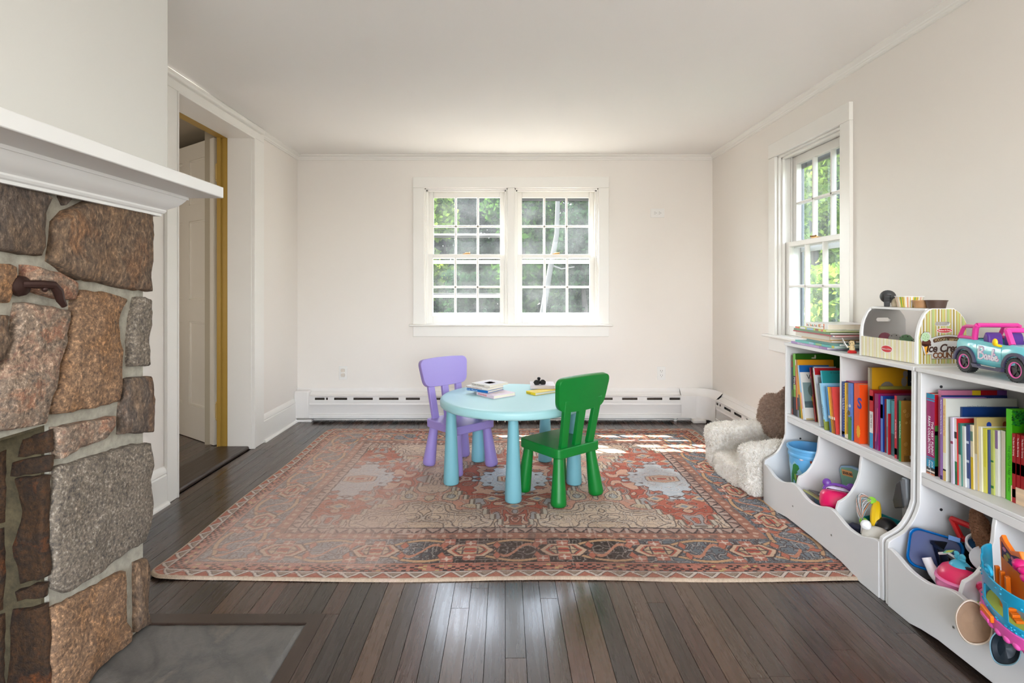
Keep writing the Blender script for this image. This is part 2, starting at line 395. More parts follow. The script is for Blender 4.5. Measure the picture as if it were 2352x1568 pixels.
def unit(par, M4, x0, x1, storm):
    """double-hung pair with jambs, stops and an aluminium storm window outside"""
    zm = 1.405
    g = G().m(M_trim); g.I = M4
    for (a, b_) in ((x0, x0+.012), (x1-.012, x1)): g.box(a, b_, 0, T, ZB, ZT)
    g.box(x0, x1, 0, T, ZT-.012, ZT)
    for (a, b_) in ((x0+.012, x0+.026), (x1-.026, x1-.012)): g.box(a, b_, .018, .036, ZB, ZT-.012); g.box(a, b_-.004 if a == x0+.012 else b_, .076, .084, ZB, ZT-.012)
    g.box(x0+.012, x1-.012, .018, .036, ZT-.026, ZT-.012)
    g.prism([(0, ZB), (T+.04, ZB-.02), (T+.04, ZB-.03), (0, ZB-.012)], 'x', x0, x1)
    g.build('jamb', par, bevel=.002)
    sash(par, M4, x0+.014, x1-.014, ZB+.002, zm+.018, .040, .032, .062, .052)
    sash(par, M4, x0+.014, x1-.014, zm-.018, ZT-.014, .086, .052, .032, .052)
    g = G().m(M_brass); g.I = M4 @ Matrix.Translation(((x0+x1)/2, .052, zm+.018)); g.box(-.03, .03, -.01, .012, 0, .006); g.tube([(-.012, 0, .008), (.03, -.014, .012)], .005); g.ball((0, 0, .008), .01); g.build('sash_lock', par)
    g = G().m(M_alu); g.I = M4; y = .142
    g.box(x0+.012, x0+.028, y, y+.016, ZB, ZT-.012); g.box(x1-.028, x1-.012, y, y+.016, ZB, ZT-.012); g.box(x0+.012, x1-.012, y, y+.016, ZT-.03, ZT-.012)
    g.build('storm_frame', par)
    for z, h, mt in storm:
        g = G().m(mt); g.I = M4; g.box(x0+.028, x1-.028, y-.006, y+.012, z, z+h); g.build('storm_rail', par, bevel=.002)
    g = G().m(M_glass); g.I = M4; g.add([(x0+.028, y+.006, ZB), (x1-.028, y+.006, ZB), (x1-.028, y+.006, ZT-.03), (x0+.028, y+.006, ZT-.03)], [(0, 1, 2, 3)]); g.build('storm_glass', par)
def window(name, M4, spans, outer, storms):
    w_ = bpy.data.objects.new(name, None); C.objects.link(w_); struct(w_)
    x0, x1 = outer
    g = G().m(M_trim); g.I = M4; cw = .088
    g.box(x0, spans[0][0], -.02, 0, ZB-.02, ZT); g.box(spans[-1][1], x1, -.02, 0, ZB-.02, ZT); g.box(x0, x1, -.022, 0, ZT, ZT+.094)
    for i in range(len(spans)-1): g.box(spans[i][1], spans[i+1][0], -.02, 0, ZB-.02, ZT)
    g.build('casing', w_, bevel=.003)
    g = G().m(M_trim); g.I = M4; g.box(x0-.03, x1+.03, -.055, .0, ZB-.018, ZB); [g.box(s0, s1, 0, .045, ZB-.018, ZB+.002) for s0, s1 in spans]; g.build('sill', w_, bevel=.006)
    g = G().m(M_trim); g.I = M4; g.box(x0, x1, -.018, 0, ZB-.108, ZB-.018); g.build('apron', w_, bevel=.003)
    for (s0, s1), st in zip(spans, storms): unit(w_, M4, s0, s1, st)
    return w_
MB_ = Matrix.Translation((0, YB, 0))
window('window_1', MB_, [(-.69, .022), (.082, .80)], (-.787, .888),
       [[(1.595, .016, M_aluw), (1.575, .02, M_alu), (1.345, .03, M_aluw), (1.045, .028, M_aluw), (1.073, .012, M_alu)], [(1.9, .03, M_alu), (1.345, .035, M_aluw)]])
# right wall: local x runs from near to far (world -y .. so mirror), local y outwards = +x
MR_ = Matrix(((0, 1, 0, XR), (1, 0, 0, 0), (0, 0, 1, 0), (0, 0, 0, 1)))
window('window_2', MR_, [(RY0, RY1)], (RY0-.084, RY1+.084), [[(1.9, .03, M_alu), (1.36, .04, M_aluw)]])

# ---------------------------------------------------------------- baseboard heaters
def heater(name, label, M4, L_, slots, cap):
    """local x along the wall, y out of the wall (0 = wall), profile .07 deep"""
    h = thing(name, label, 'heater')
    g = G().m(M_heat); g.I = M4
    g.prism([(0, .225), (.05, .225), (.066, .219), (.066, .212), (.062, .212), (.05, .219), (0, .262), (0, .275), (.008, .275), (.012, .262), (.02, .25)], 'x', 0, L_)
    g.build('top_cover', h)
    g = G().m(M_heat); g.I = M4; zs0, zs1 = .184, .204
    g.box(0, L_, .062, .066, zs1, .214); g.prism([(.062, .03), (.072, .03), (.072, .055), (.067, .058), (.070, .066), (.066, .07), (.066, .142), (.068, .145), (.066, .148), (.066, .165), (.067, .168), (.066, zs0), (.062, zs0)], 'x', 0, L_)
    x = 0
    for a, b_ in slots:
        if a > x: g.box(x, a, .062, .066, zs0, zs1)
        x = b_
    if x < L_: g.box(x, L_, .062, .066, zs0, zs1)
    g.build('front_panel', h)
    g = G().m(M_fin); g.I = M4; g.box(.01, L_-.01, .01, .055, .06, .215); g.build('fin_element', h)
    g = G().m(M_dark); g.I = M4; g.box(.01, L_-.01, .001, .01, .012, .215); g.build('back_plate', h)
    for xx in cap:
        g = G().m(M_heat); g.I = M4; g.box(xx, xx+.125, 0, .085, .028, .262); g.build('end_cap', h, bevel=.012)
        g = G().m(M_heat); g.I = M4; g.box(xx+.01, xx+.15, .03, .09, 0, .022); g.build('foot', h, bevel=.005)
    return h
MB2 = Matrix(((1, 0, 0, XL+.0), (0, -1, 0, YB), (0, 0, 1, 0), (0, 0, 0, 1)))
sl = []; x = .172
pat = [.105, .105, .165]
sl = [(.172, .255), (.266, .282), (.334, .445), (.498, .662), (.715, .88)] + [(.94+.2*i*1.02, 1.06+.2*i*1.02) for i in range(7)] + [(2.36, 2.49), (2.56, 2.69), (2.77, 2.9), (2.98, 3.11), (3.17, 3.262)]
heater('baseboard_heater', 'long white slotted baseboard heater under the double window on the back wall', MB2, 3.27, sl, [-.0])
MR2 = Matrix(((0, -1, 0, XR), (-1, 0, 0, YB-.24), (0, 0, 1, 0), (0, 0, 0, 1)))
heater('baseboard_heater', 'white slotted baseboard heater on the right wall behind the fluffy armchair', MR2, 1.55, [(.002, .05), (.066, .1), (.16, .29), (.345, .475), (.55, .68), (.78, .91), (1.1, 1.3)], [])
hc = thing('heater_corner', 'rounded white corner cover joining the two baseboard heaters', 'heater')
prof = [(0, .275), (.008, .275), (.02, .25), (.05, .225), (.068, .217), (.069, .066), (.072, .055), (.072, .03), (.06, .03)]
pth = []
for t in [i/8 for i in range(9)]:
    a = PI/2*t; pth.append((XR-.24+.0, YB, a))
g = G().m(M_heat); n = len(prof); vs = []; fs = []
rows_ = [(-.31, 0, 0, 1), (-.2, 0, 0, 1)]
cols_ = []
for (d_, z_) in prof: pass
def ring(px_, py_, nx, ny): return [(px_+nx*d_, py_+ny*d_, z_) for d_, z_ in prof]
st = [ring(XR-.29, YB, 0, -1), ring(XR-.17, YB, 0, -1)]
for i in range(7):
    a = PI/2*i/6; cx, cy = XR-.17, YB-.17
    st.append([(cx+(.17-d_)*math.sin(a), cy+(.17-d_)*math.cos(a), z_) for d_, z_ in prof])
st.append(ring(XR, YB-.24, -1, 0))
for r_ in st: vs += r_
for j in range(len(st)-1):
    for i in range(n-1): fs.append((j*n+i, (j+1)*n+i, (j+1)*n+i+1, j*n+i+1))
g.add(vs, fs); g.build('corner_cover', hc, angle=30)
g = G().m(M_heat); g.box(XR-.21, XR-.1, YB-.13, YB-.06, .0, .03); g.build('foot', hc, bevel=.008)
g = G().m(M_plate); g.tube([(XR-.33, YB-.03, 0), (XR-.33, YB-.03, .04)], .014); g.build('pipe', hc)

# ---------------------------------------------------------------- outlets
M_slot = mat((60, 56, 52), .5)
def outlet(label, x, z, kind, rot=0):
    o = thing('wall_outlet', label, 'outlet', (x, YB, z), rot=(0, rot, 0))
    wd, ht = (.07, .115) if kind != 'decora' else (.076, .118)
    g = G().m(M_plate); g.prism(rrect(wd, ht, .004), 'y', -.006, 0); g.build('cover_plate', o, bevel=.0015)
    for zz in (.0195, -.0195):
        g = G().m(M_plate if kind != 'caps' else mat((216, 206, 194), .45)); g.prism(rrect(.034, .029, .01 if kind != 'decora' else .003, 5, 0, zz), 'y', -.009 if kind != 'caps' else -.014, -.005)
        if kind != 'caps':
            g.m(M_slot); g.box(-.0085, -.006, -.0095, -.008, zz-.001, zz+.008); g.box(.006, .0085, -.0095, -.008, zz-.001, zz+.008); g.disc((0, -.0095, zz-.008), .0026, .0014, 10, 'y')
        g.build('socket', o)
    return o
outlet('white outlet with two safety caps, low on the back wall left of the lilac chair', (788-1160)/268, .405, 'caps')
outlet('white upright double outlet low on the back wall right of the green chair', (1519-1160)/268, .40, 'duplex')
outlet('white sideways double outlet high on the back wall right of the window', (1510-1160)/268, 1.772, 'decora', -PI/2)
# ---------------------------------------------------------------- stone fireplace
def stone_mat(name, stops, speck, sc_=1.0, streak=(1, 1, 1)):
    m, nt, b = newmat(name); L = nt.links.new
    tc = N(nt, 'ShaderNodeNewGeometry'); mp = N(nt, 'ShaderNodeMapping'); mp.inputs['Scale'].default_value = streak; L(tc.outputs['Position'], mp.inputs[0])
    oi = N(nt, 'ShaderNodeObjectInfo'); ad = N(nt, 'ShaderNodeVectorMath', operation='ADD'); mm = N(nt, 'ShaderNodeMath', operation='MULTIPLY'); mm.inputs[1].default_value = 17.0; L(oi.outputs['Random'], mm.inputs[0]); L(mp.outputs[0], ad.inputs[0]); L(mm.outputs[0], ad.inputs[1])
    n1 = N(nt, 'ShaderNodeTexNoise', i_Scale=7*sc_, i_Detail=7, i_Roughness=.65, i_Distortion=.3); n2 = N(nt, 'ShaderNodeTexNoise', i_Scale=95*sc_, i_Detail=4, i_Roughness=.7)
    n3 = N(nt, 'ShaderNodeTexNoise', i_Scale=24*sc_, i_Detail=6, i_Roughness=.7)
    for n_ in (n1, n2, n3): L(ad.outputs[0], n_.inputs[0])
    rp = ramp(nt, stops); L(n1.outputs[0], rp.inputs[0])
    sp = ramp(nt, [(.3, (34, 32, 34)), (.45, (118, 106, 94)), (.56, (150, 138, 122)), (.72, speck)]); L(n2.outputs[0], sp.inputs[0])
    mx = N(nt, 'ShaderNodeMix', data_type='RGBA', blend_type='OVERLAY'); mx.inputs[0].default_value = .85; L(rp.outputs[0], mx.inputs[6]); L(sp.outputs[0], mx.inputs[7])
    L(mx.outputs[2], b.inputs['Base Color']); b.inputs['Roughness'].default_value = .85
    av = N(nt, 'ShaderNodeMath', operation='ADD'); L(n3.outputs[0], av.inputs[0]); m5 = N(nt, 'ShaderNodeMath', operation='MULTIPLY'); m5.inputs[1].default_value = .4; L(n2.outputs[0], m5.inputs[0]); L(m5.outputs[0], av.inputs[1])
    bp = N(nt, 'ShaderNodeBump', i_Strength=.9, i_Distance=.012); L(av.outputs[0], bp.inputs['Height']); L(bp.outputs[0], b.inputs['Normal'])
    return m
S_dark = stone_mat('stone_dark', [(.25, (98, 92, 88)), (.42, (142, 124, 108)), (.55, (120, 112, 108)), (.68, (146, 118, 94)), (.8, (106, 106, 110))], (225, 210, 195), 1, (1, 1, .6))
S_brown = stone_mat('stone_brown', [(.28, (120, 108, 98)), (.42, (158, 134, 112)), (.54, (138, 122, 108)), (.64, (160, 126, 98)), (.76, (152, 138, 124))], (232, 214, 196), 1, (1, 1, .55))
S_pink = stone_mat('stone_pink', [(.26, (128, 120, 114)), (.4, (194, 172, 156)), (.5, (174, 162, 152)), (.58, (196, 160, 138)), (.68, (146, 144, 144)), (.8, (192, 176, 162))], (240, 226, 212), 1)
S_orange = stone_mat('stone_orange', [(.26, (136, 120, 106)), (.4, (188, 158, 132)), (.5, (172, 142, 116)), (.6, (186, 148, 112)), (.72, (168, 146, 126))], (242, 222, 200), 1)
S_grey = stone_mat('stone_grey', [(.3, (132, 128, 122)), (.48, (168, 162, 154)), (.6, (150, 146, 140)), (.75, (184, 174, 160))], (236, 230, 222), 1.15)
S_soot = stone_mat('stone_sooty', [(.3, (52, 40, 30)), (.46, (92, 66, 40)), (.56, (66, 52, 40)), (.66, (138, 84, 40)), (.8, (60, 50, 42))], (176, 140, 110), 1)
def mortar_mat(name, a, c):
    m, nt, b = newmat(name); L = nt.links.new
    tc = N(nt, 'ShaderNodeNewGeometry'); n1 = N(nt, 'ShaderNodeTexNoise', i_Scale=30, i_Detail=8, i_Roughness=.7); L(tc.outputs['Position'], n1.inputs[0])
    rp = ramp(nt, [(.3, a), (.7, c)]); L(n1.outputs[0], rp.inputs[0]); L(rp.outputs[0], b.inputs['Base Color']); b.inputs['Roughness'].default_value = .9
    bp = N(nt, 'ShaderNodeBump', i_Strength=.6, i_Distance=.006); L(n1.outputs[0], bp.inputs['Height']); L(bp.outputs[0], b.inputs['Normal'])
    return m
M_mortar = mortar_mat('mortar', (146, 140, 126), (186, 180, 164)); M_mortar_s = mortar_mat('sooty_mortar', (62, 54, 38), (104, 92, 66))
fire = thing('stone_fireplace', 'rough fieldstone fireplace with pale mortar joints and white mantel on the left', 'fireplace', (-1.2, .94, 0))
FO = Vector((-1.2, .94, 0))
FX = -1.204
g = G().m(M_mortar)
g.box(XL-FO.x, FX-FO.x, 1.425-FO.y, 1.795-FO.y, 0, 1.45); g.box(XL-FO.x, FX-FO.x, .08-FO.y, .45-FO.y, 0, 1.45); g.box(XL-FO.x, FX-FO.x, .45-FO.y, 1.425-FO.y, .765, 1.45)
g.build('chimney_core', fire)
g = G().m(M_mortar_s); g.box(XL-FO.x, XL+.06-FO.x, .45-FO.y, 1.425-FO.y, 0, .765); g.box(XL+.06-FO.x, FX-.012-FO.x, 1.415-FO.y, 1.4249-FO.y, 0, .765); g.box(XL+.06-FO.x, FX-.012-FO.x, .4501-FO.y, .46-FO.y, 0, .765); g.box(XL+.06-FO.x, FX-.012-FO.x, .46-FO.y, 1.415-FO.y, .755, .7649)
g.build('firebox_lining', fire)
def resample(poly, step):
    out = []; n = len(poly)
    for i in range(n):
        a = Vector(poly[i]); b_ = Vector(poly[(i+1) % n]); k = max(1, round((b_-a).length/step))
        for j in range(k): out.append(a+(b_-a)*j/k)
    return out
def stone(poly, mt, plane, depth=.03, label=None):
    """irregular rough-faced stone: poly in wall coordinates, plane maps (u, v, out) to world"""
    seed = R.uniform(0, 100)
    pts = resample(poly, .022); n = len(pts)
    pts = [p+Vector((mnoise.noise((p.x*38, p.y*38, seed)), mnoise.noise((p.x*38, p.y*38, seed+9))))*.0055 for p in pts]
    c = sum(pts, Vector((0, 0)))/n
    vs = []; fs = []; rings = [(1.0, -.02), (1.0, .3), (.985, .78), (.94, .93), (.68, 1), (.42, 1), (.2, 1)]
    for k, (s_, d_) in enumerate(rings):
        for p in pts:
            q = c+(p-c)*s_
            h = depth*d_ + (mnoise.fractal((q.x*14, q.y*14, seed), 1, 2, 4)*.011+mnoise.noise((q.x*5, q.y*5, seed+5))*.010 if k >= 2 else 0)
            vs.append(plane(q.x, q.y, h))
    for k in range(len(rings)-1):
        for i in range(n): fs.append((k*n+i, k*n+(i+1) % n, (k+1)*n+(i+1) % n, (k+1)*n+i))
    vs.append(plane(c.x, c.y, depth+mnoise.fractal((c.x*14, c.y*14, seed), 1, 2, 4)*.011+mnoise.noise((c.x*5, c.y*5, seed+5))*.010)); k = len(rings)-1
    fs += [(k*n+i, k*n+(i+1) % n, len(vs)-1) for i in range(n)]
    g = G().m(mt); g.add(vs, fs); o = g.build('stone', fire, angle=70)
    if label: o['label'] = label
    return o
face = lambda u, v, h: (FX+h-FO.x, u-FO.y, v)
ST = [([(1.241, 1.384), (1.309, 1.387), (1.355, 1.379), (1.411, 1.362), (1.39, 1.274), (1.376, 1.205), (1.309, 1.206), (1.241, 1.216)], S_dark),
      ([(1.444, 1.392), (1.51, 1.395), (1.483, 1.367), (1.465, 1.348), (1.45, 1.366)], S_dark),
      ([(1.461, 1.332), (1.528, 1.367), (1.611, 1.401), (1.704, 1.404), (1.814, 1.406), (1.815, 1.338), (1.813, 1.282), (1.804, 1.192), (1.804, 1.114), (1.696, 1.12), (1.604, 1.137), (1.504, 1.146), (1.458, 1.165), (1.411, 1.194), (1.42, 1.238), (1.427, 1.3)], S_brown),
      ([(1.241, 1.181), (1.308, 1.177), (1.31, 1.14), (1.291, 1.088), (1.241, 1.093)], S_orange),
      ([(1.335, 1.18), (1.379, 1.175), (1.436, 1.16), (1.486, 1.137), (1.48, 1.09), (1.405, 1.101), (1.336, 1.12)], S_pink),
      ([(1.321, 1.089), (1.405, 1.076), (1.476, 1.064), (1.458, 1.003), (1.439, 0.947), (1.42, 0.897), (1.382, 0.775), (1.309, 0.779), (1.233, 0.791), (1.233, 0.85), (1.278, 0.927), (1.291, 0.977), (1.309, 1.035)], S_pink),
      ([(1.233, 1.067), (1.287, 1.059), (1.282, 0.997), (1.274, 0.959), (1.233, 0.945)], S_brown),
      ([(1.498, 1.121), (1.604, 1.113), (1.704, 1.093), (1.674, 1.048), (1.667, 1.012), (1.676, 0.908), (1.66, 0.772), (1.552, 0.778), (1.42, 0.789), (1.407, 0.812), (1.431, 0.886), (1.458, 0.958), (1.483, 1.042)], S_orange),
      ([(1.741, 1.096), (1.804, 1.087), (1.798, 1.004), (1.791, 0.866), (1.712, 0.875), (1.71, 0.957), (1.719, 1.03)], S_grey),
      ([(1.693, 0.841), (1.804, 0.83), (1.81, 0.729), (1.813, 0.642), (1.671, 0.672), (1.676, 0.753)], S_dark),
      ([(1.428, 0.755), (1.506, 0.749), (1.626, 0.739), (1.628, 0.708), (1.59, 0.68), (1.506, 0.675), (1.436, 0.669), (1.425, 0.701)], S_pink),
      ([(1.434, 0.65), (1.506, 0.643), (1.59, 0.636), (1.691, 0.628), (1.801, 0.61), (1.81, 0.53), (1.81, 0.444), (1.814, 0.356), (1.79, 0.284), (1.73, 0.295), (1.683, 0.296), (1.59, 0.291), (1.525, 0.296), (1.462, 0.297), (1.423, 0.328), (1.423, 0.408), (1.415, 0.515), (1.431, 0.585)], S_grey),
      ([(1.742, 0.239), (1.793, 0.231), (1.798, 0.134), (1.801, 0.004), (1.743, 0.012)], S_brown),
      ([(1.423, 0.281), (1.5, 0.269), (1.59, 0.256), (1.687, 0.243), (1.692, 0.138), (1.71, 0.003), (1.631, 0.008), (1.563, 0.015), (1.506, 0.007), (1.482, -0.004), (1.415, 0.012), (1.415, 0.164)], S_orange)]
ST = [([(u, max(v, .004)) for u, v in p], m) for p, m in ST]
RV = [[(-1.261, 0.728), (-1.188, 0.753), (-1.184, 0.694), (-1.265, 0.685)], [(-1.284, 0.669), (-1.186, 0.689), (-1.186, 0.644), (-1.288, 0.633)], [(-1.277, 0.624), (-1.189, 0.635), (-1.195, 0.574), (-1.193, 0.474), (-1.189, 0.37), (-1.265, 0.35), (-1.279, 0.447), (-1.259, 0.538)], [(-1.288, 0.28), (-1.195, 0.298), (-1.191, 0.203), (-1.189, 0.044), (-1.306, 0.044), (-1.293, 0.18)], [(-1.379, 0.674), (-1.308, 0.701), (-1.306, 0.601), (-1.311, 0.51), (-1.379, 0.501)], [(-1.379, 0.483), (-1.313, 0.497), (-1.308, 0.384), (-1.315, 0.284), (-1.379, 0.27)], [(-1.379, 0.252), (-1.306, 0.275), (-1.311, 0.157), (-1.315, 0.021), (-1.379, 0.021)], [(-1.27, 0.338), (-1.197, 0.356), (-1.197, 0.32), (-1.265, 0.311)]]
RV = [[(u, max(v, .004)) for u, v in p] for p in RV]
mir = lambda P_: [(1.88-u, v) for u, v in P_][::-1]
for P_, mt in ST:
    stone(P_, mt, face, R.uniform(.024, .034))
for P_, mt in ST: stone(mir(P_), mt, face, R.uniform(.024, .034))
# lintel stones over the opening between the two jambs
for P_, mt in (([(1.02, .79), (1.225, .80), (1.215, .98), (1.20, 1.06), (1.03, 1.04), (1.0, .92)], S_pink), ([(1.03, 1.065), (1.195, 1.085), (1.225, 1.16), (1.22, 1.20), (1.04, 1.185)], S_grey), ([(1.02, 1.21), (1.225, 1.225), (1.225, 1.40), (1.05, 1.405), (1.0, 1.31)], S_orange),
    ([(.83, .785), (.995, .79), (.98, .91), (.99, .985), (.82, 1.0)], S_brown), ([(.81, 1.025), (.985, 1.01), (1.005, 1.06), (1.01, 1.19), (.99, 1.29), (.83, 1.30)], S_orange), ([(.80, 1.325), (.975, 1.315), (1.02, 1.405), (.79, 1.41)], S_dark),
    ([(.665, .79), (.805, .785), (.795, 1.01), (.68, 1.04), (.66, .92)], S_grey), ([(.665, 1.065), (.79, 1.04), (.805, 1.31), (.775, 1.40), (.665, 1.40)], S_pink)):
    stone(P_, mt, face, R.uniform(.024, .034))
# sooty stones lining the far side of the firebox (they face the room)
rev = lambda u, v, h: (u-FO.x, 1.415-h-FO.y, v)
for P_ in RV: stone(P_, S_soot, rev, .016)
# raised ribbon pointing between the stones on the face (joints seen in the photo)
# mantel
ma = G().m(M_mantel)
def lp(x, y, z): return (x-FO.x, y-FO.y, z)
g = G().m(M_mantel); g.box(-1.19-FO.x, -.99-FO.x, -.12-FO.y, 1.9-FO.y, 1.4395, 1.4785); sh = g.build('mantel_shelf', fire, bevel=.003)
prof = [(0, .0), (.012, 0), (.012, .008), (.018, .011), (.022, .017), (.022, .022), (.03, .028), (.043, .036), (.055, .048), (.062, .058), (.066, .064), (.07, .064), (.07, .074), (.0, .074)]
vs = []; fs = []; n = len(prof); Y1 = 1.815
rows_ = []
for (u, v) in prof: pass
st = [[(FX+.03+u, -.02-u, 1.366+v) for u, v in prof], [(FX+.03+u, Y1+u, 1.366+v) for u, v in prof], [(XL+.25, Y1+u, 1.366+v) for u, v in prof]]
for r_ in st: vs += [lp(*p) for p in r_]
for j in range(2):
    for i in range(n-1): fs.append((j*n+i, j*n+i+1, (j+1)*n+i+1, (j+1)*n+i))
fs.append(tuple(range(n)))
g = G().m(M_mantel); g.add(vs, fs); g.build('crown_molding', sh, angle=25)
# white board between stone and door casing is the left wall itself; iron hook on a pipe flange
hk = thing('iron_hook', 'rusty brown iron crane hook set in the mortar of the fireplace', 'hook', (-1.175, 1.318, 1.128))
Mz = Matrix.Identity(4)
g = G().m(M_iron); g.lathe([(0, -.012), (.026, -.012), (.024, -.002), (.012, .004), (0, .006)], 16); g.v = [(p[2], p[1], p[0]) for p in g.v]; g.build('flange', hk)
g = G().m(M_iron); g.tube([(0, 0, .004), (.022, .02, .004), (.03, .05, .002), (.032, .062, -.012), (.034, .068, -.036), (.036, .078, -.052)], [.010, .011, .011, .012, .010, .007], 10); g.ball((.026, .03, -.008), .007); g.build('bent_peg', hk)
# hearth slab
m, nt, b = newmat('slate'); L = nt.links.new
tc = N(nt, 'ShaderNodeNewGeometry'); n1 = N(nt, 'ShaderNodeTexNoise', i_Scale=3.2, i_Detail=8, i_Roughness=.6, i_Distortion=.8); n2 = N(nt, 'ShaderNodeTexNoise', i_Scale=38, i_Detail=6, i_Roughness=.65)
for n_ in (n1, n2): L(tc.outputs['Position'], n_.inputs[0])
rp = ramp(nt, [(.3, (76, 74, 70)), (.45, (108, 104, 98)), (.55, (90, 88, 84)), (.62, (116, 109, 100)), (.75, (84, 82, 81))]); L(n1.outputs[0], rp.inputs[0]); L(rp.outputs[0], b.inputs['Base Color'])
st_ = N(nt, 'ShaderNodeMath', operation='MULTIPLY'); st_.inputs[1].default_value = 9; fl = N(nt, 'ShaderNodeMath', operation='FLOOR'); L(n1.outputs[0], st_.inputs[0]); L(st_.outputs[0], fl.inputs[0])
a2 = N(nt, 'ShaderNodeMath', operation='MULTIPLY'); a2.inputs[1].default_value = .45; a1 = N(nt, 'ShaderNodeMath', operation='ADD'); L(n2.outputs[0], a2.inputs[0]); L(fl.outputs[0], a1.inputs[0]); L(a2.outputs[0], a1.inputs[1])
bp = N(nt, 'ShaderNodeBump', i_Strength=1.0, i_Distance=.009); L(a1.outputs[0], bp.inputs['Height']); L(bp.outputs[0], b.inputs['Normal']); b.inputs['Roughness'].default_value = .62
M_slate = m
nx, ny = 40, 60; vs = []; fs = []
for j in range(ny+1):
    for i in range(nx+1):
        u = i/nx; v = j/ny; x = -1.22+u*(HX1-.003+1.22); y = .05+v*(HY-.003-.05)
        e = min(u, 1-u, v, 1-v); jit = 0 if e > 0 else .0035
        h = .002+mnoise.fractal((x*5, y*5, 2), 1, 2, 4)*.004
        if e == 0: h = -.006
        vs.append((x+mnoise.noise((x*30, y*30, 1))*jit, y+mnoise.noise((x*30, y*30, 5))*jit, h))
for j in range(ny):
    for i in range(nx): a = j*(nx+1)+i; fs.append((a, a+1, a+nx+2, a+nx+1))
g = G().m(M_slate); g.add(vs, fs); o = g.build('hearth_slab', None, (-.93, 1.0, 0)); tag(o, 'grey cleft slate hearth slab set flush in the floor before the fireplace', 'hearth')
# ---------------------------------------------------------------- rug
def vn(x, y, f, seed):
    """smooth value noise on numpy arrays"""
    rs = np.random.RandomState(seed); lat = rs.rand(64, 64)
    X = x*f; Y = y*f; xi = np.floor(X).astype(int); yi = np.floor(Y).astype(int); fx = X-xi; fy = Y-yi
    fx = fx*fx*(3-2*fx); fy = fy*fy*(3-2*fy); g_ = lambda i, j: lat[i % 64, j % 64]
    return (g_(xi, yi)*(1-fx)+g_(xi+1, yi)*fx)*(1-fy)+(g_(xi, yi+1)*(1-fx)+g_(xi+1, yi+1)*fx)*fy
def fb(x, y, f, seed, o=4): return sum(vn(x, y, f*2**k, seed+k)*.5**k for k in range(o))/sum(.5**k for k in range(o))
def sst(a, b_, x): t = np.clip((x-a)/(b_-a), 0, 1); return t*t*(3-2*t)
RA, RB = 1.45, 1.115; RXC, RYC = .05, 3.185
na, nb = 780, 600
aa, bb = np.meshgrid(np.linspace(-RA, RA, na), np.linspace(-RB, RB, nb))
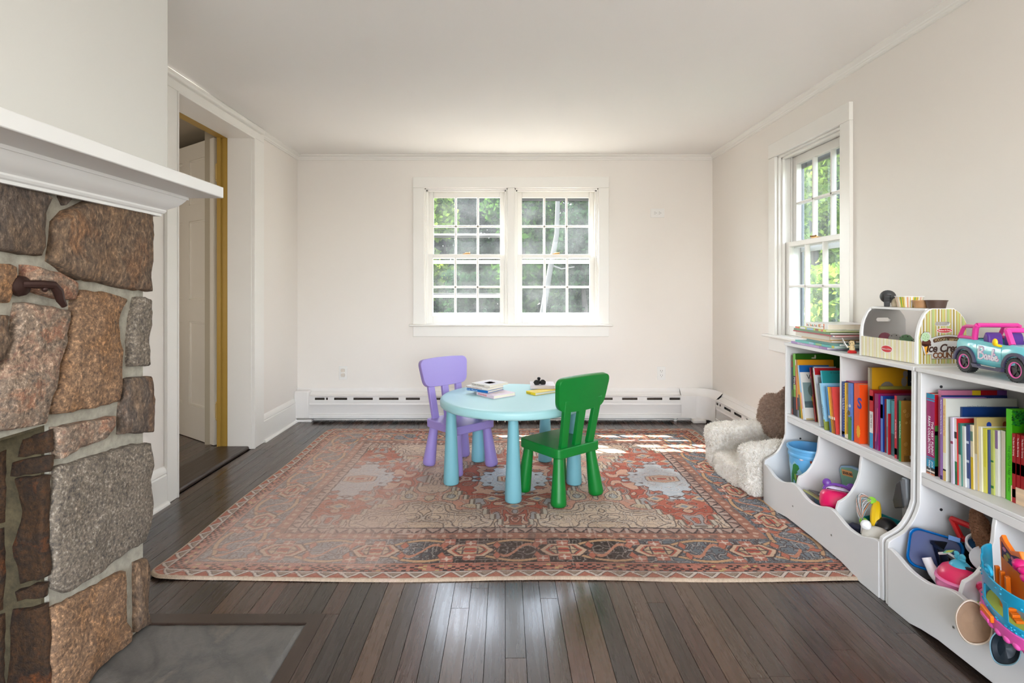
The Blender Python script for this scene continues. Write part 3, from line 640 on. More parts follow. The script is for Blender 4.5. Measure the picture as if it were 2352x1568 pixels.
def rugcol(a, b):
    wob = (vn(a, b, 40, 3)-.5)*.006
    e1 = RA-np.abs(a); e2 = RB-np.abs(b); e = np.minimum(e1, e2)+wob*.4; s = np.where(e2 < e1, a, b)+wob
    col = np.zeros(a.shape+(3,))
    def put(mask, c, k=1.0):
        c = np.array(c, float); mk = (mask.astype(float)*k)[..., None]; col[:] = col*(1-mk)+c*mk
    def h(i, j, n, seed): return ((np.sin(i*12.9898+j*78.233+seed*37.7)*43758.5453) % 1.0*n).astype(int)
    front = b < 0
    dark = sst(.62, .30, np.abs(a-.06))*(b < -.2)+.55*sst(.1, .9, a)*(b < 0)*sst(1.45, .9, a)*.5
    # ---- field: mirrored contour drawing round three medallions, outlined like woven figures
    cellw = a[0, 1]-a[0, 0]
    def contour(u, v, f, seed, n, pal, mask, dk=(84, 72, 70), w1=.0034, k=.8):
        """fills the bands between the contours of a noise field from a palette and outlines them"""
        z = fb(u, v, f, seed, 2)*n; gy, gx = np.gradient(z, cellw); gm = np.sqrt(gx*gx+gy*gy)+1e-6
        lv = np.floor(z).astype(int); fr = z-lv; dist = np.minimum(fr, 1-fr)/gm; hs_ = (lv*7+seed*3) % len(pal)
        for q in range(len(pal)):
            if pal[q] is not None: put(mask & (hs_ == q), pal[q], .9)
        put(mask & (dist < w1), dk, k); put(mask & (dist < w1*2.1) & (dist >= w1) & ((lv % 2) == 0), (206, 200, 190), .55)
    put(e > -1, (208, 186, 164))
    am_ = np.where(a < -.45, -.90, np.where(a > .435, .87, 0.0)); ua = np.abs(a-am_)+wob; ub = np.abs(b+.02)+wob
    fld = e > .44
    contour(ua, ub, 7.5, 21, 9, [None, (198, 170, 148), None, (196, 140, 120), None, (190, 168, 138), None, (160, 168, 168), (202, 178, 154)], fld)
    contour(ua, ub, 16, 27, 7, [None, None, (186, 126, 108), None, None, (150, 154, 156), None], fld, (104, 88, 84), .0022, .55)
    for am in (-.90, .0, .87):
        da = np.abs(a-am)+wob*.5; db = np.abs(b+.02)+wob*.5
        st = np.floor(db/.062)*.062; wdt = .37*(1-st/.62)+.02
        ins = (db < .62) & (da < wdt)
        put((db < .66) & (da < wdt+.032), (92, 78, 74), .8); put((db < .655) & (da < wdt+.027), (196, 188, 172), .9); put((db < .64) & (da < wdt+.011), (98, 84, 78), .8)
        put(ins, (176, 96, 78) if am else (152, 94, 78))
        contour(da, db, 11, 51 if am else 61, 8, [None, (186, 112, 92), None, (200, 160, 136), (166, 84, 68), None, (156, 160, 162), (112, 86, 78) if not am else None], ins, (82, 64, 60), .0028, .75)
        tri_ = lambda x: 2*np.abs((x % 1)-.5)
        r_ = da/.23+db/.31+.26*(tri_(da*15)-.5)+.26*(tri_(db*15)-.5)
        put(r_ < 1, (180, 190, 197)); put((r_ < 1.05) & (r_ > .97), (84, 76, 76), .8); put((r_ < .70) & (r_ > .63), (206, 204, 202), .8); put((r_ < .63) & (r_ > .60), (120, 110, 110), .6)
        hx = np.maximum(da/.085, db/.06+da/.2); put(hx < 1.14, (90, 76, 72), .8); put(hx < 1.06, (200, 176, 152)); put((hx < .86) & (hx > .74), (170, 94, 76)); put((hx < .62) & (hx > .5), (120, 92, 86)); put(hx < .32, (164, 80, 66))
        for (ox, oy) in ((0, .42), (0, -.42), (.12, .30), (-.12, .30), (.12, -.32), (-.12, -.32)):
            k = np.abs(a-am-ox)/.05+np.abs(b-oy)/.04; put((k < 1.15) & ins, (84, 68, 64), .8); put((k < 1) & ins, (194, 164, 138)); put((k < .5) & ins, (126, 140, 150))
    # ---- guards and borders
    u = (e-.39)/.053; p = .085; tri = np.abs((s/p) % 1-.5)*2
    m = (e < .443) & (e >= .385); put(m, (176, 150, 138)); put(m & (tri > u), (136, 106, 98)); put(m & (np.abs(tri-u) < .13), (70, 62, 62)); put(m & (np.abs(((s/p+.5) % 1)-.5) < .1), (204, 190, 178), .7); put((np.abs(e-.443) < .004) | (np.abs(e-.39) < .004), (74, 66, 66))
    m = (e < .39) & (e >= .335); put(m, (158, 108, 92)); k = (((s/.05) % 1-.5)**2+((e-.362)/.055)**2); put(m & (k < .05), (196, 162, 140)); put(m & (vn(a, b, 28, 61) > .68), (110, 90, 84), .7)
    m = (e < .335) & (e >= .123); ec = e-.229; P = .40
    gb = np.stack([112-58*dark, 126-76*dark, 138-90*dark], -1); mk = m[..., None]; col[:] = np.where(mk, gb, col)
    ph = (s/P) % 1-.5
    contour(np.abs(ph)*P+.3*np.floor(s/P) % 2, np.abs(ec), 19, 71, 7, [None, None, (184, 122, 100), None, (170, 148, 122), None, (182, 104, 84)], m, (66, 58, 58), .0028, .75)
    vine = np.abs(np.abs(ec)-.085*np.abs(np.cos(PI*(s/P)))-.006); put(m & (vine < .009), (194, 154, 116)); put(m & (np.abs(vine-.011) < .0025), (70, 62, 62), .6)
    v2 = np.abs(ec-.05*np.sin(4*PI*s/P)); put(m & (v2 < .011) & (np.abs(ph) > .22), (188, 128, 104))
    cl = np.abs((np.abs(ph)*P-.115))/.018+np.abs(np.abs(ec)-.045)/.034; put(m & (cl < 1), (182, 104, 84)); put(m & (np.abs(cl-1.05) < .14), (76, 66, 64), .7)
    hx = np.maximum(np.abs(ph)*P/.098+np.abs(ec)/.13, np.abs(ec)/.052)
    put(m & (hx < 1.12), (74, 64, 62)); put(m & (hx < 1.02), (202, 172, 146)); put(m & (hx < .82), (172, 90, 74)); put(m & (hx < .70), (84, 74, 74)); put(m & (hx < .62), np.where(True, (190, 166, 136), 0)); put(m & (hx < .34), (178, 84, 70)); put(m & (hx < .62) & ((np.abs(ec) < .004) | (np.abs(np.abs(ph)*P-.03) < .003)), (86, 74, 74))
    for (o1, o2) in ((.5, .06), (.5, -.06), (.27, .075), (.27, -.075)):
        dx = np.abs((((s/P-o1) % 1)+.5) % 1-.5)*P; k = np.maximum(dx, np.abs(ec-o2)); put(m & (k < .026), (170, 106, 92)); put(m & (k < .02) & ((dx < .003) | (np.abs(ec-o2) < .003)), (212, 192, 176)); put(m & (k < .007), (214, 196, 180))
    m = (e < .123) & (e >= .108); put(m, (178, 112, 94)); put((np.abs(e-.123) < .003) | (np.abs(e-.109) < .0025), (82, 68, 66))
    m = (e < .108) & (e >= .058); ci = np.floor(s/.0165); cj = np.floor((e-.058)/.0125); par = (ci+cj) % 2; hh = h(ci, cj, 10, 1)
    put(m, (180, 116, 100)); put(m & (par == 0) & (hh < 7), (60, 52, 52)); put(m & (par == 1) & (hh < 3), (150, 82, 70)); put(m & (par == 0) & (hh == 8), (194, 170, 116))
    u = (e-.016)/.042; p = .088; tri = np.abs((s/p) % 1-.5)*2; m = (e < .058) & (e >= .014)
    put(m, (170, 106, 90)); put(m & (tri < u), (146, 130, 116)); put(m & (np.abs(tri-u) < .17), (206, 196, 186)); put(m & (np.abs(np.abs(tri-u)-.2) < .045), (78, 66, 64)); put((np.abs(e-.058) < .0035), (74, 64, 64)); put(m & (e > .052), (200, 190, 180))
    put(e < .014, (186, 168, 146))
    # ---- wear: pale rubbed patches and thread streaks
    wl = fb(a, b, 1.3, 81, 4); left = sst(.7, -1.2, a)
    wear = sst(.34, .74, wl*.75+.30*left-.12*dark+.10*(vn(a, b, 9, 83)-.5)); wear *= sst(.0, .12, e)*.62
    stx = vn(a*160, b*7, 1, 91); sty = vn(a*6, b*150, 1, 92); thr = np.maximum(sst(.78, .98, stx), sst(.8, .98, sty))*sst(.45, .65, fb(a, b, 2.2, 95, 3)+.12*left)
    k = np.clip(wear+thr*.55, 0, .85)[..., None]; col[:] = col*(1-k)+np.array((204, 182, 170))*k
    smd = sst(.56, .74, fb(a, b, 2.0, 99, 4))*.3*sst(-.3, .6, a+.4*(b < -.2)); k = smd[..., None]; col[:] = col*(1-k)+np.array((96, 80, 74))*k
    col[:] = col*.84+np.array((190, 160, 146))*.16
    col += ((vn(a*200, b*200, 1, 101)-.5)*16)[..., None]
    return np.clip(col, 0, 255)
cc = rugcol(aa, bb)/255
cc = np.where(cc <= .04045, cc/12.92, ((cc+.055)/1.055)**2.4)
rc = .07     # rounded corners
ea = RA-np.abs(aa); eb = RB-np.abs(bb)
kx = np.clip(rc-ea, 0, rc)/rc; ky = np.clip(rc-eb, 0, rc)/rc
f_ = np.where((kx > 0) & (ky > 0), np.maximum(kx, ky)/np.maximum(np.sqrt(kx*kx+ky*ky), 1e-6), 1.0)
px = aa-np.sign(aa)*(kx-kx*f_)*rc; py = bb-np.sign(bb)*(ky-ky*f_)*rc
px = px+.006*np.sin(bb*5.1)*np.abs(aa)/RA; py = py+.007*np.sin(aa*4.3+1)*np.abs(bb)/RB
ed = np.minimum(ea, eb); pz = .0095*np.clip(ed/.006, 0, 1)**.5+.0025*np.clip(1-ed/.16, 0, 1)*(1+np.sin(aa*6+bb*5))*.6+.001*(vn(aa, bb, 9, 111)-.5)
lift = np.clip(1-np.hypot(aa+RA, bb+RB)/.3, 0, 1)**2*.014; pz = pz+lift
vs = np.stack([px, py, pz], -1).reshape(-1, 3)
idx = np.arange(na*nb).reshape(nb, na); quads = np.stack([idx[:-1, :-1], idx[:-1, 1:], idx[1:, 1:], idx[1:, :-1]], -1).reshape(-1, 4)
me = bpy.data.meshes.new('rug'); me.vertices.add(len(vs)); me.vertices.foreach_set('co', vs.ravel())
me.loops.add(quads.size); me.loops.foreach_set('vertex_index', quads.ravel()); me.polygons.add(len(quads)); me.polygons.foreach_set('loop_start', np.arange(0, quads.size, 4)); me.polygons.foreach_set('loop_total', np.full(len(quads), 4))
me.update(); ca = me.color_attributes.new('weave', 'FLOAT_COLOR', 'POINT'); ca.data.foreach_set('color', np.concatenate([cc.reshape(-1, 3), np.ones((na*nb, 1))], 1).astype(np.float32).ravel())
me.shade_smooth()
m, nt, b = newmat('rug_weave'); L = nt.links.new
at_ = N(nt, 'ShaderNodeAttribute', attribute_name='weave'); tc = N(nt, 'ShaderNodeTexCoord'); n1 = N(nt, 'ShaderNodeTexNoise', i_Scale=420, i_Detail=2); L(tc.outputs['Object'], n1.inputs[0])
hs = N(nt, 'ShaderNodeHueSaturation', i_Saturation=1.0); mr = N(nt, 'ShaderNodeMapRange', i_1=.3, i_2=.7, i_3=.82, i_4=1.14); L(n1.outputs[0], mr.inputs[0]); L(mr.outputs[0], hs.inputs['Value']); L(at_.outputs['Color'], hs.inputs['Color']); L(hs.outputs[0], b.inputs['Base Color'])
b.inputs['Roughness'].default_value = .95; b.inputs['Specular IOR Level'].default_value = .1
bp = N(nt, 'ShaderNodeBump', i_Strength=.35, i_Distance=.002); L(n1.outputs[0], bp.inputs['Height']); L(bp.outputs[0], b.inputs['Normal']); me.materials.append(m)
o = bpy.data.objects.new('rug', me); C.objects.link(o); o.location = (RXC, RYC, 0); tag(o, 'worn red, beige and blue patterned area rug with a medallion field and wide border', 'rug')

# ---------------------------------------------------------------- round table and two chairs
M_aqua = mat((166, 212, 216), .36, .015, 9, name='aqua_plastic'); M_aqual = mat((120, 178, 190), .4, .02, 9, name='aqua_leg_plastic')
M_lilac = mat((156, 138, 204), .36, .015, 9, name='lilac_plastic'); M_green = mat((0, 120, 42), .36, .02, 9, name='green_plastic')
RZ = .0105
t = thing('round_table', 'pale blue round plastic children\'s table with tapered legs, standing on the rug', 'table', (.043, 3.195, RZ))
g = G().m(M_aqua)
pr = [(0, .43), (.40, .43), (.418, .432), (.424, .438), (.425, .447)]+[(.407+.018*math.cos(a), .4605+.018*math.sin(a)) for a in [PI/2*i/6 for i in range(7)]]+[(.39, .4795), (.2, .4798), (0, .48)]
g.lathe(pr, 96); g.build('tabletop', t, angle=50)
for k in range(5):
    a = math.radians(-90+72*k); cx, cy = .368*math.cos(a), .368*math.sin(a)
    g = G().m(M_aqual); g.lathe([(0, 0), (.036, 0), (.042, .003), (.0445, .01), (.0435, .05), (.036, .22), (.028, .40), (.026, .434), (0, .434)], 28, (cx, cy, 0)); g.build('leg', t, angle=50)
def chair(name, label, loc, rz, mt):
    """seat centre at the origin, facing +x; backrest on the -x side"""
    c = thing(name, label, 'chair', loc, rz)
    g = G().m(mt); g.prism(rrect(.315, .315, .03, 5), 'z', .243, .293); g.build('seat', c, bevel=.006, seg=3)
    for sx in (-1, 1):
        for sy in (-1, 1):
            g = G().m(mt); b0 = Vector((sx*.141, sy*.141, 0)); t0 = Vector((sx*.118, sy*.118, .243))
            prof = [(.030, 0), (.037, .005), (.041, .014), (.040, .03), (.034, .12), (.0285, .2), (.027, .243)]
            g.tube([b0+(t0-b0)*(z/.243) for r, z in prof], [r for r, z in prof], 22); g.build('leg', c, angle=50)
    lean = -.19
    Mb = Matrix.Translation((-.128, 0, .288)) @ Matrix.Rotation(lean, 4, 'Y')
    for y, wd in ((-.098, .046), (0, .048), (.098, .046)):
        g = G().m(mt); g.I = Mb; k = y*.15
        g.prism([(y-wd/2, -.012), (y+wd/2, -.012), (y+wd/2+k, .26), (y-wd/2+k, .26)], 'x', -.012, .012); g.build('back_slat', c, bevel=.003)
    # panel: rounded, narrower at the foot, gently curved
    g = G().m(mt); g.I = Mb; out = []
    W1, W0, z0, z1 = .192, .166, .195, .385
    def edge(t_):
        pass
    corners = [((-W0, z0+.012), .045), ((W0, z0+.012), .045), ((W1, z1-.012), .045), ((-W1, z1-.012), .045)]
    n = len(corners); poly = []
    for i in range(n):
        p = Vector(corners[i][0]); r = corners[i][1]; q = Vector(corners[i-1][0]); s_ = Vector(corners[(i+1) % n][0])
        d1 = (q-p).normalized(); d2 = (s_-p).normalized(); a_, b_ = p+d1*r, p+d2*r
        for j in range(7):
            u = j/6; poly.append((1-u)**2*a_+2*u*(1-u)*p+u*u*b_)
        nxt = Vector(corners[(i+1) % n][0]); e_ = nxt+(p-nxt).normalized()*corners[(i+1) % n][1]
        for j in range(1, 6): poly.append(b_+(e_-b_)*j/6)
    def bow(p): return Vector((p.x, p.y+(.012*(1-(p.x/.2)**2) if p.y > .29 else -.010*(1-(p.x/.2)**2))))
    poly = [bow(p) for p in poly]
    curve = lambda y: .05*(y/.19)**2*.55
    nP = len(poly); cen = Vector((0, .29)); vs = []; fs = []
    rings = [(-.0165, .94), (-.0165, .985), (-.013, 1.0), (.013, 1.0), (.0165, .985), (.0165, .94)]
    def lay(h, s_): return [(h+curve((cen+(p-cen)*s_).x)*.55, (cen+(p-cen)*s_).x, (cen+(p-cen)*s_).y) for p in poly]
    vs += [(-.0165, cen.x, cen.y)]
    allr = [(-.0165, .35), (-.0165, .7)]+rings+[(.0165, .7), (.0165, .35)]
    for h, s_ in allr: vs += lay(h, s_)
    vs += [(.0165, cen.x, cen.y)]
    for i in range(nP):
        i2 = (i+1) % nP; fs.append((0, 1+i2, 1+i))
        for k in range(len(allr)-1): fs.append((1+k*nP+i, 1+k*nP+i2, 1+(k+1)*nP+i2, 1+(k+1)*nP+i))
        k = len(allr)-1; fs.append((len(vs)-1, 1+k*nP+i, 1+k*nP+i2))
    g.add(vs, fs); g.build('backrest', c, angle=40)
    return c
chair('childrens_chair', 'lilac plastic children\'s chair with three back slats, behind the pale blue table', (-.282, 3.406, RZ), math.atan2(-.73, .68), M_lilac)
chair('childrens_chair', 'green plastic children\'s chair with three back slats, in front of the pale blue table', (.297, 2.953, RZ), math.atan2(.79, -.62), M_green)

# ---------------------------------------------------------------- fluffy armchair
def fluff_mat(rgb, rgb2):
    m, nt, b = newmat('fleece'); L = nt.links.new
    tc = N(nt, 'ShaderNodeTexCoord'); n1 = N(nt, 'ShaderNodeTexNoise', i_Scale=70, i_Detail=4); L(tc.outputs['Object'], n1.inputs[0]); rp = ramp(nt, [(.35, rgb2), (.6, rgb)]); L(n1.outputs[0], rp.inputs[0]); L(rp.outputs[0], b.inputs['Base Color'])
    b.inputs['Roughness'].default_value = .95; b.inputs['Specular IOR Level'].default_value = .05; b.inputs['Sheen Weight'].default_value = .3
    return m
M_sherpa = fluff_mat((246, 241, 233), (232, 224, 212)); M_brownf = fluff_mat((186, 160, 142), (158, 132, 116))
def superbox(c, r, e=.35, rot=(0, 0, 0), nu=44, nv=26, amp=.006, shape=None, seed=0):
    vs = []; fs = []; M = Matrix.LocRotScale(Vector(c), Euler(rot), None)
    pw = lambda v, p_: math.copysign(abs(v)**p_, v)
    for j in range(nv+1):
        ph = -PI/2+PI*j/nv
        for i in range(nu):
            th = 2*PI*i/nu
            p = Vector((r[0]*pw(math.cos(ph), e)*pw(math.cos(th), e), r[1]*pw(math.cos(ph), e)*pw(math.sin(th), e), r[2]*pw(math.sin(ph), e)))
            if shape: p = shape(p)
            d = p.normalized(); p += d*(mnoise.noise(p*16+Vector((seed, 0, 0)))*amp*1.4+mnoise.noise(p*45+Vector((seed, 3, 0)))*amp*.7)
            vs.append(M @ p)
    for j in range(nv):
        for i in range(nu): fs.append((j*nu+i, j*nu+(i+1) % nu, (j+1)*nu+(i+1) % nu, (j+1)*nu+i))
    return vs, fs
def fluffy(name, parent, mt, vs, fs, n, ln=.014, lean=(0, 0, -.5), wd=.0022):
    g = G().m(mt); g.add(vs, fs); ar = []
    for f in fs:
        a_, b_, c_, d_ = [vs[i] for i in f]; ar.append((c_-a_).cross(d_-b_).length/2)
    tot = sum(ar); lv = Vector(lean)
    ctr = sum(vs, Vector())/len(vs)
    tv = []; tf = []
    for f, s_ in zip(fs, ar):
        k = s_/tot*n; k = int(k)+(R.random() < k-int(k))
        if not k: continue
        a_, b_, c_, d_ = [vs[i] for i in f]; nn = (c_-a_).cross(d_-b_)
        if nn.length < 1e-9: continue
        nn.normalize()
        for _ in range(k):
            u, v = R.random(), R.random(); p = (a_*(1-u)+b_*u)*(1-v)+(d_*(1-u)+c_*u)*v
            jit = Vector((R.gauss(0, 1), R.gauss(0, 1), R.gauss(0, 1)))*.55+Vector((mnoise.noise(p*40), mnoise.noise(p*40+Vector((9, 0, 0))), mnoise.noise(p*40+Vector((0, 9, 0)))))*1.2
            d = (nn+jit+lv).normalized()
            if d.dot(nn) < .1: d = (d+nn*.7).normalized()
            sd = d.orthogonal().normalized(); sd = (Matrix.Rotation(R.uniform(0, PI), 3, d) @ sd)*wd; l_ = ln*R.uniform(.6, 1.2)
            o_ = len(tv); tv += [p-sd-nn*.001, p+sd-nn*.001, p+d*l_*.6+sd*.7+jit*.0015, p+d*l_]; tf += [(o_, o_+1, o_+2), (o_, o_+2, o_+3)]
    g.add(tv, tf)
    me = bpy.data.meshes.new(name); me.from_pydata(g.v, [], g.f); me.materials.append(mt); me.shade_smooth()
    o = bpy.data.objects.new(name, me); C.objects.link(o); o.parent = parent
    return o
# local frame: chair faces -x, y across, origin on the rug
ac = thing('fluffy_armchair', 'small cream fleece children\'s armchair with a brown plush eared back, beside the bookcase', 'armchair', (1.50, 3.15, .012), .05)
fluffy('seat', ac, M_sherpa, *superbox((-.045, 0, .066), (.185, .168, .066), .34, seed=1), 15000)
for sy, sd in ((-1, 2), (1, 3)):
    fluffy('armrest', ac, M_sherpa, *superbox((-.025, sy*.218, .137), (.198, .052, .137), .30, seed=sd, shape=lambda p: Vector((p.x-(.02 if p.x < 0 else 0)*max(0, p.z/.137), p.y*(1+.14*max(0, p.z/.137)), p.z*(1+.06*p.x/.2)))), 20000)
fluffy('backrest', ac, M_sherpa, *superbox((.18, 0, .225), (.055, .235, .225), .5, (0, .12, 0), seed=4), 16000)
br = fluffy('back_patch', ac, M_brownf, *superbox((.155, .115, .335), (.058, .145, .115), .62, (.22, .12, 0), seed=5), 14000, .017); br['label'] = 'brown plush patch on the chair back'
fluffy('ear', br, M_brownf, *superbox((.14, .005, .478), (.026, .085, .034), .8, (-.8, .1, 0), 24, 14, seed=6), 4500, .015)

# ---------------------------------------------------------------- two bookcases with toy bins
XU, XF, XBK = 1.474, 1.355, 1.765      # upper front, bin front, back
side = [(XBK, 0), (XF+.004, 0), (XF+.002, .212), (XF+.005, .224), (XF+.014, .231), (1.383, .239), (1.402, .249), (1.420, .262), (1.436, .281), (1.450, .305), (1.462, .332), (1.470, .361)]
side += [(XU, .826), (XBK, .826)]
def bookcase(y0, L_, label):
    u = thing('bookcase', label, 'bookcase', (1.55, y0, 0)); O = Vector((1.55, y0, 0))
    P = .017
    def q(g): return g.I
    def part(name, f, bevel=.002):
        g = G().m(M_white); g.at((-O.x, -O.y, 0)); f(g); return g.build(name, u, bevel=bevel)
    for a in (y0+.001, y0+L_-P-.001): part('side_panel', lambda g: g.prism(side, 'y', a, a+P))
    part('top_board', lambda g: g.box(XU-.006, XBK+.004, y0, y0+L_, .826, .842))
    part('back_panel', lambda g: g.box(XBK-.008, XBK, y0+P, y0+L_-P, .02, .826), 0)
    part('shelf', lambda g: g.box(XU, XBK-.008, y0+P, y0+L_-P, .4575, .4715))
    part('shelf_rail', lambda g: g.box(XU+.0005, XU+.016, y0+P, y0+L_-P, .428, .457))
    part('upper_divider', lambda g: g.box(XU+.012, XBK-.008, y0+L_/2-.007, y0+L_/2+.007, .4715, .826))
    part('bin_floor', lambda g: g.box(XF+.02, XBK-.008, y0+P, y0+L_-P, .045, .058))
    dv = [(XBK-.008, .058), (XF+.02, .058), (XF+.018, .205), (XF+.022, .222)]+[(x, z) for x, z in side[4:-2] if .235 < z < .42]+[(XU, .405)]+[(XU+.004, .43), (XU+.017, .43), (XU+.017, .457), (XBK-.008, .457)]
    for k in (1, 2): part('bin_divider', lambda g: g.prism(dv, 'y', y0+L_*k/3-.007, y0+L_*k/3+.007))
    pts = [(y0+P+.001, .0), (y0+.12, 0), (y0+.17, .012), (y0+.24, .022), (y0+L_/2, .026), (y0+L_-.24, .022), (y0+L_-.17, .012), (y0+L_-.12, 0), (y0+L_-P-.001, 0)]
    for i in range(60, -1, -1):
        t_ = i/60; yy = y0+P+.001+(L_-2*P-.002)*t_; f3 = (t_*3) % 1 if 0 < t_ < 1 else 0
        c_ = (1+math.cos(2*PI*f3))/2; pts.append((yy, .176+.031*c_**1.35-(.0 if 0 < i < 60 else .002)))
    part('bin_front', lambda g: g.prism(pts[::-1], 'x', XF, XF+.016))
    for k in (1, 2):
        g = G().m(mat((170, 168, 164), .3, metal=.7)); g.disc((XF-.0015-O.x, L_*k/3-.0, .10), .0045, .003, 10, 'x'); g.m(M_dark); g.disc((XF-.002-O.x, L_*k/3, .10), .0018, .001, 8, 'x'); g.build('screw', u)
    for (yy, zz) in ((y0+L_-P-.0026, .775), (y0+L_-P-.0026, .34)):
        g = G().m(M_hole); g.disc((XU+.07-O.x, yy-O.y, zz), .005, .0015, 12, 'y'); g.build('screw_cap', u)
    return u
bookcase(1.941, .90, 'white scalloped bookcase with picture books above toy bins, farther of the two')
bookcase(1.030, .90, 'white scalloped bookcase under the toy car, nearer of the two')
# ---------------------------------------------------------------- garden outside
def leaf_mat(name, c1, c2, tr_):
    m, nt, b = newmat(name); L = nt.links.new; nt.nodes.remove(b); out = nt.nodes['Material Output']
    ge = N(nt, 'ShaderNodeNewGeometry'); rp = ramp(nt, [(0, c1), (1, c2)]); L(ge.outputs['Random Per Island'], rp.inputs[0])
    d = N(nt, 'ShaderNodeBsdfDiffuse'); t_ = N(nt, 'ShaderNodeBsdfTranslucent'); L(rp.outputs[0], d.inputs[0]); L(rp.outputs[0], t_.inputs[0]); mx = N(nt, 'ShaderNodeMixShader'); mx.inputs[0].default_value = tr_
    L(d.outputs[0], mx.inputs[1]); L(t_.outputs[0], mx.inputs[2]); L(mx.outputs[0], out.inputs[0]); return m
LM = [leaf_mat('leaf_light', (76, 104, 38), (138, 160, 66), .5), leaf_mat('leaf_mid', (36, 66, 28), (78, 112, 46), .45), leaf_mat('leaf_dark', (16, 36, 20), (40, 68, 36), .4)]
M_bark = mat((52, 46, 40), .9, .3, 12, .5, name='bark'); M_birch = mat((78, 76, 72), .8, .18, 14, .3, name='pale_bark')
def tree(label, x, y, hgt, rad, k, n, base=.4, size=.12):
    t = thing('tree', label, 'tree', (x, y, -.6), group=None)
    g = G().m(M_bark); g.tube([(0, 0, 0), (.05, 0, hgt*.3), (-.05, .05, hgt*.7)], [.09, .07, .03], 8); g.build('trunk', t)
    rs = np.random.RandomState(int(abs(x*31+y*17+k*7)*10) % 9999)
    nc = 60; an = rs.rand(nc)*2*PI; rd = rs.rand(nc)**.5*rad*.68; cen = np.stack([rd*np.cos(an), rd*np.sin(an), base+rs.rand(nc)*(hgt-base)], 1); cr = rs.uniform(.7, 1.0, nc)*rad*.32
    ci = rs.randint(0, nc, n); d = rs.normal(size=(n, 3)); d /= np.linalg.norm(d, axis=1)[:, None]; p = cen[ci]+d*cr[ci][:, None]*(rs.rand(n)**.35)[:, None]
    nn = rs.normal(size=(n, 3))+np.array((0, 0, .6)); nn /= np.linalg.norm(nn, axis=1)[:, None]; u = np.cross(nn, rs.normal(size=(n, 3))); u /= np.linalg.norm(u, axis=1)[:, None]; v = np.cross(nn, u)
    s_ = (size*rs.uniform(.6, 1.3, n))[:, None]
    vs = np.stack([p-u*s_*.5, p-v*s_*.32, p+u*s_*.5, p+v*s_*.32], 1).reshape(-1, 3)
    me = bpy.data.meshes.new('foliage'); me.vertices.add(len(vs)); me.vertices.foreach_set('co', vs.ravel()); me.loops.add(4*n); me.loops.foreach_set('vertex_index', np.arange(4*n)); me.polygons.add(n); me.polygons.foreach_set('loop_start', np.arange(0, 4*n, 4)); me.polygons.foreach_set('loop_total', np.full(n, 4)); me.update(); me.materials.append(LM[k])
    o = bpy.data.objects.new('foliage', me); C.objects.link(o); o.parent = t; o['kind'] = 'stuff'
    return t
TL = [(-2.35, 15, 7.5, 1.35, 0, 12000, 'sunlit yellow-green tree outside, leftmost behind the left sash of the double window'), (.45, 14.6, 7, 1.3, 1, 12000, 'mid green tree outside, between the two sashes of the double window'),
      (3.2, 15.2, 7.5, 1.35, 2, 10000, 'dark green tree outside, rightmost behind the right sash of the double window'), (-.95, 18.2, 8, 1.6, 2, 12000, 'dark tree standing farther back behind the left sash'), (1.95, 18.4, 8.5, 1.6, 1, 12000, 'mid green tree standing farther back behind the right sash'), (-4.6, 18.4, 8, 1.7, 1, 12000, 'mid green tree farther back, hidden partly left of the left sash'), (5.0, 18.6, 8, 1.5, 2, 12000, 'dark tree farther back, hidden partly right of the right sash'),
      (-.75, 11.4, 2.0, .75, 2, 5000, 'dark bush outside, low at the right of the left sash'), (1.75, 12.0, 3.3, .85, 2, 7000, 'dark bush outside, behind the leaning pale trunk'), (-2.25, 11.8, 2.4, .75, 1, 5000, 'mid green bush outside, low at the left of the left sash'),
      (5.3, 9.3, 6.5, 1.25, 0, 12000, 'sunlit tree outside, nearest to the right wall window'), (7.3, 12.2, 8, 1.5, 1, 12000, 'mid green tree outside, second from the right wall window'), (8.9, 15.6, 9, 1.7, 2, 12000, 'dark tree outside, farthest from the right wall window'), (7.9, 9.0, 7, 1.2, 1, 7000, 'mid green tree outside, right part of the right wall window'), (4.4, 11.4, 5, 1.0, 2, 7000, 'dark young tree outside, left part of the right wall window'), (4.5, 7.15, 1.9, .7, 0, 4000, 'pale green bush outside, low in the right wall window')]
TL += [(x_, 22.5+.4*(i_ % 2), 10, 1.75, (1, 2, 2)[i_ % 3], 15000, ('leftmost', 'second from left', 'third from left', 'rightmost')[i_]+' tall dense tree in the farthest tree line of the garden') for i_, x_ in enumerate((-6.2, -2.6, 1.0, 4.6))]
for (x, y, h_, r_, k, n, lb) in TL: tree(lb, x, y, h_, r_, k, n, .2 if h_ < 4 else .4, .12 if h_ < 7 else .20)
o = thing('pale_tree_trunk', 'bare pale leaning tree trunk outside the right sash of the double window', 'tree', (.62, 9.6, -.6))
g = G().m(M_birch); g.tube([(0, 0, 0), (.05, 0, 1.3), (.17, .02, 2.0), (.30, 0, 2.7), (.36, .05, 4.5)], [.062, .056, .05, .044, .036], 10); g.build('trunk', o)
g = G().m(M_birch); g.tube([(.2, .02, 2.15), (.38, 0, 2.08), (.62, .05, 2.12)], [.02, .014, .008], 6); g.build('branch', o)
m, nt, b = newmat('lawn'); L = nt.links.new; n1 = N(nt, 'ShaderNodeTexNoise', i_Scale=60, i_Detail=4); rp = ramp(nt, [(.3, (24, 38, 16)), (.7, (44, 60, 26))]); tc = N(nt, 'ShaderNodeTexCoord'); L(tc.outputs['Object'], n1.inputs[0]); L(n1.outputs[0], rp.inputs[0]); L(rp.outputs[0], b.inputs['Base Color']); b.inputs['Roughness'].default_value = .9
g = G().m(m); g.box(-40, 40, -25, 60, -.75, -.6); o = g.build('lawn'); struct(o)
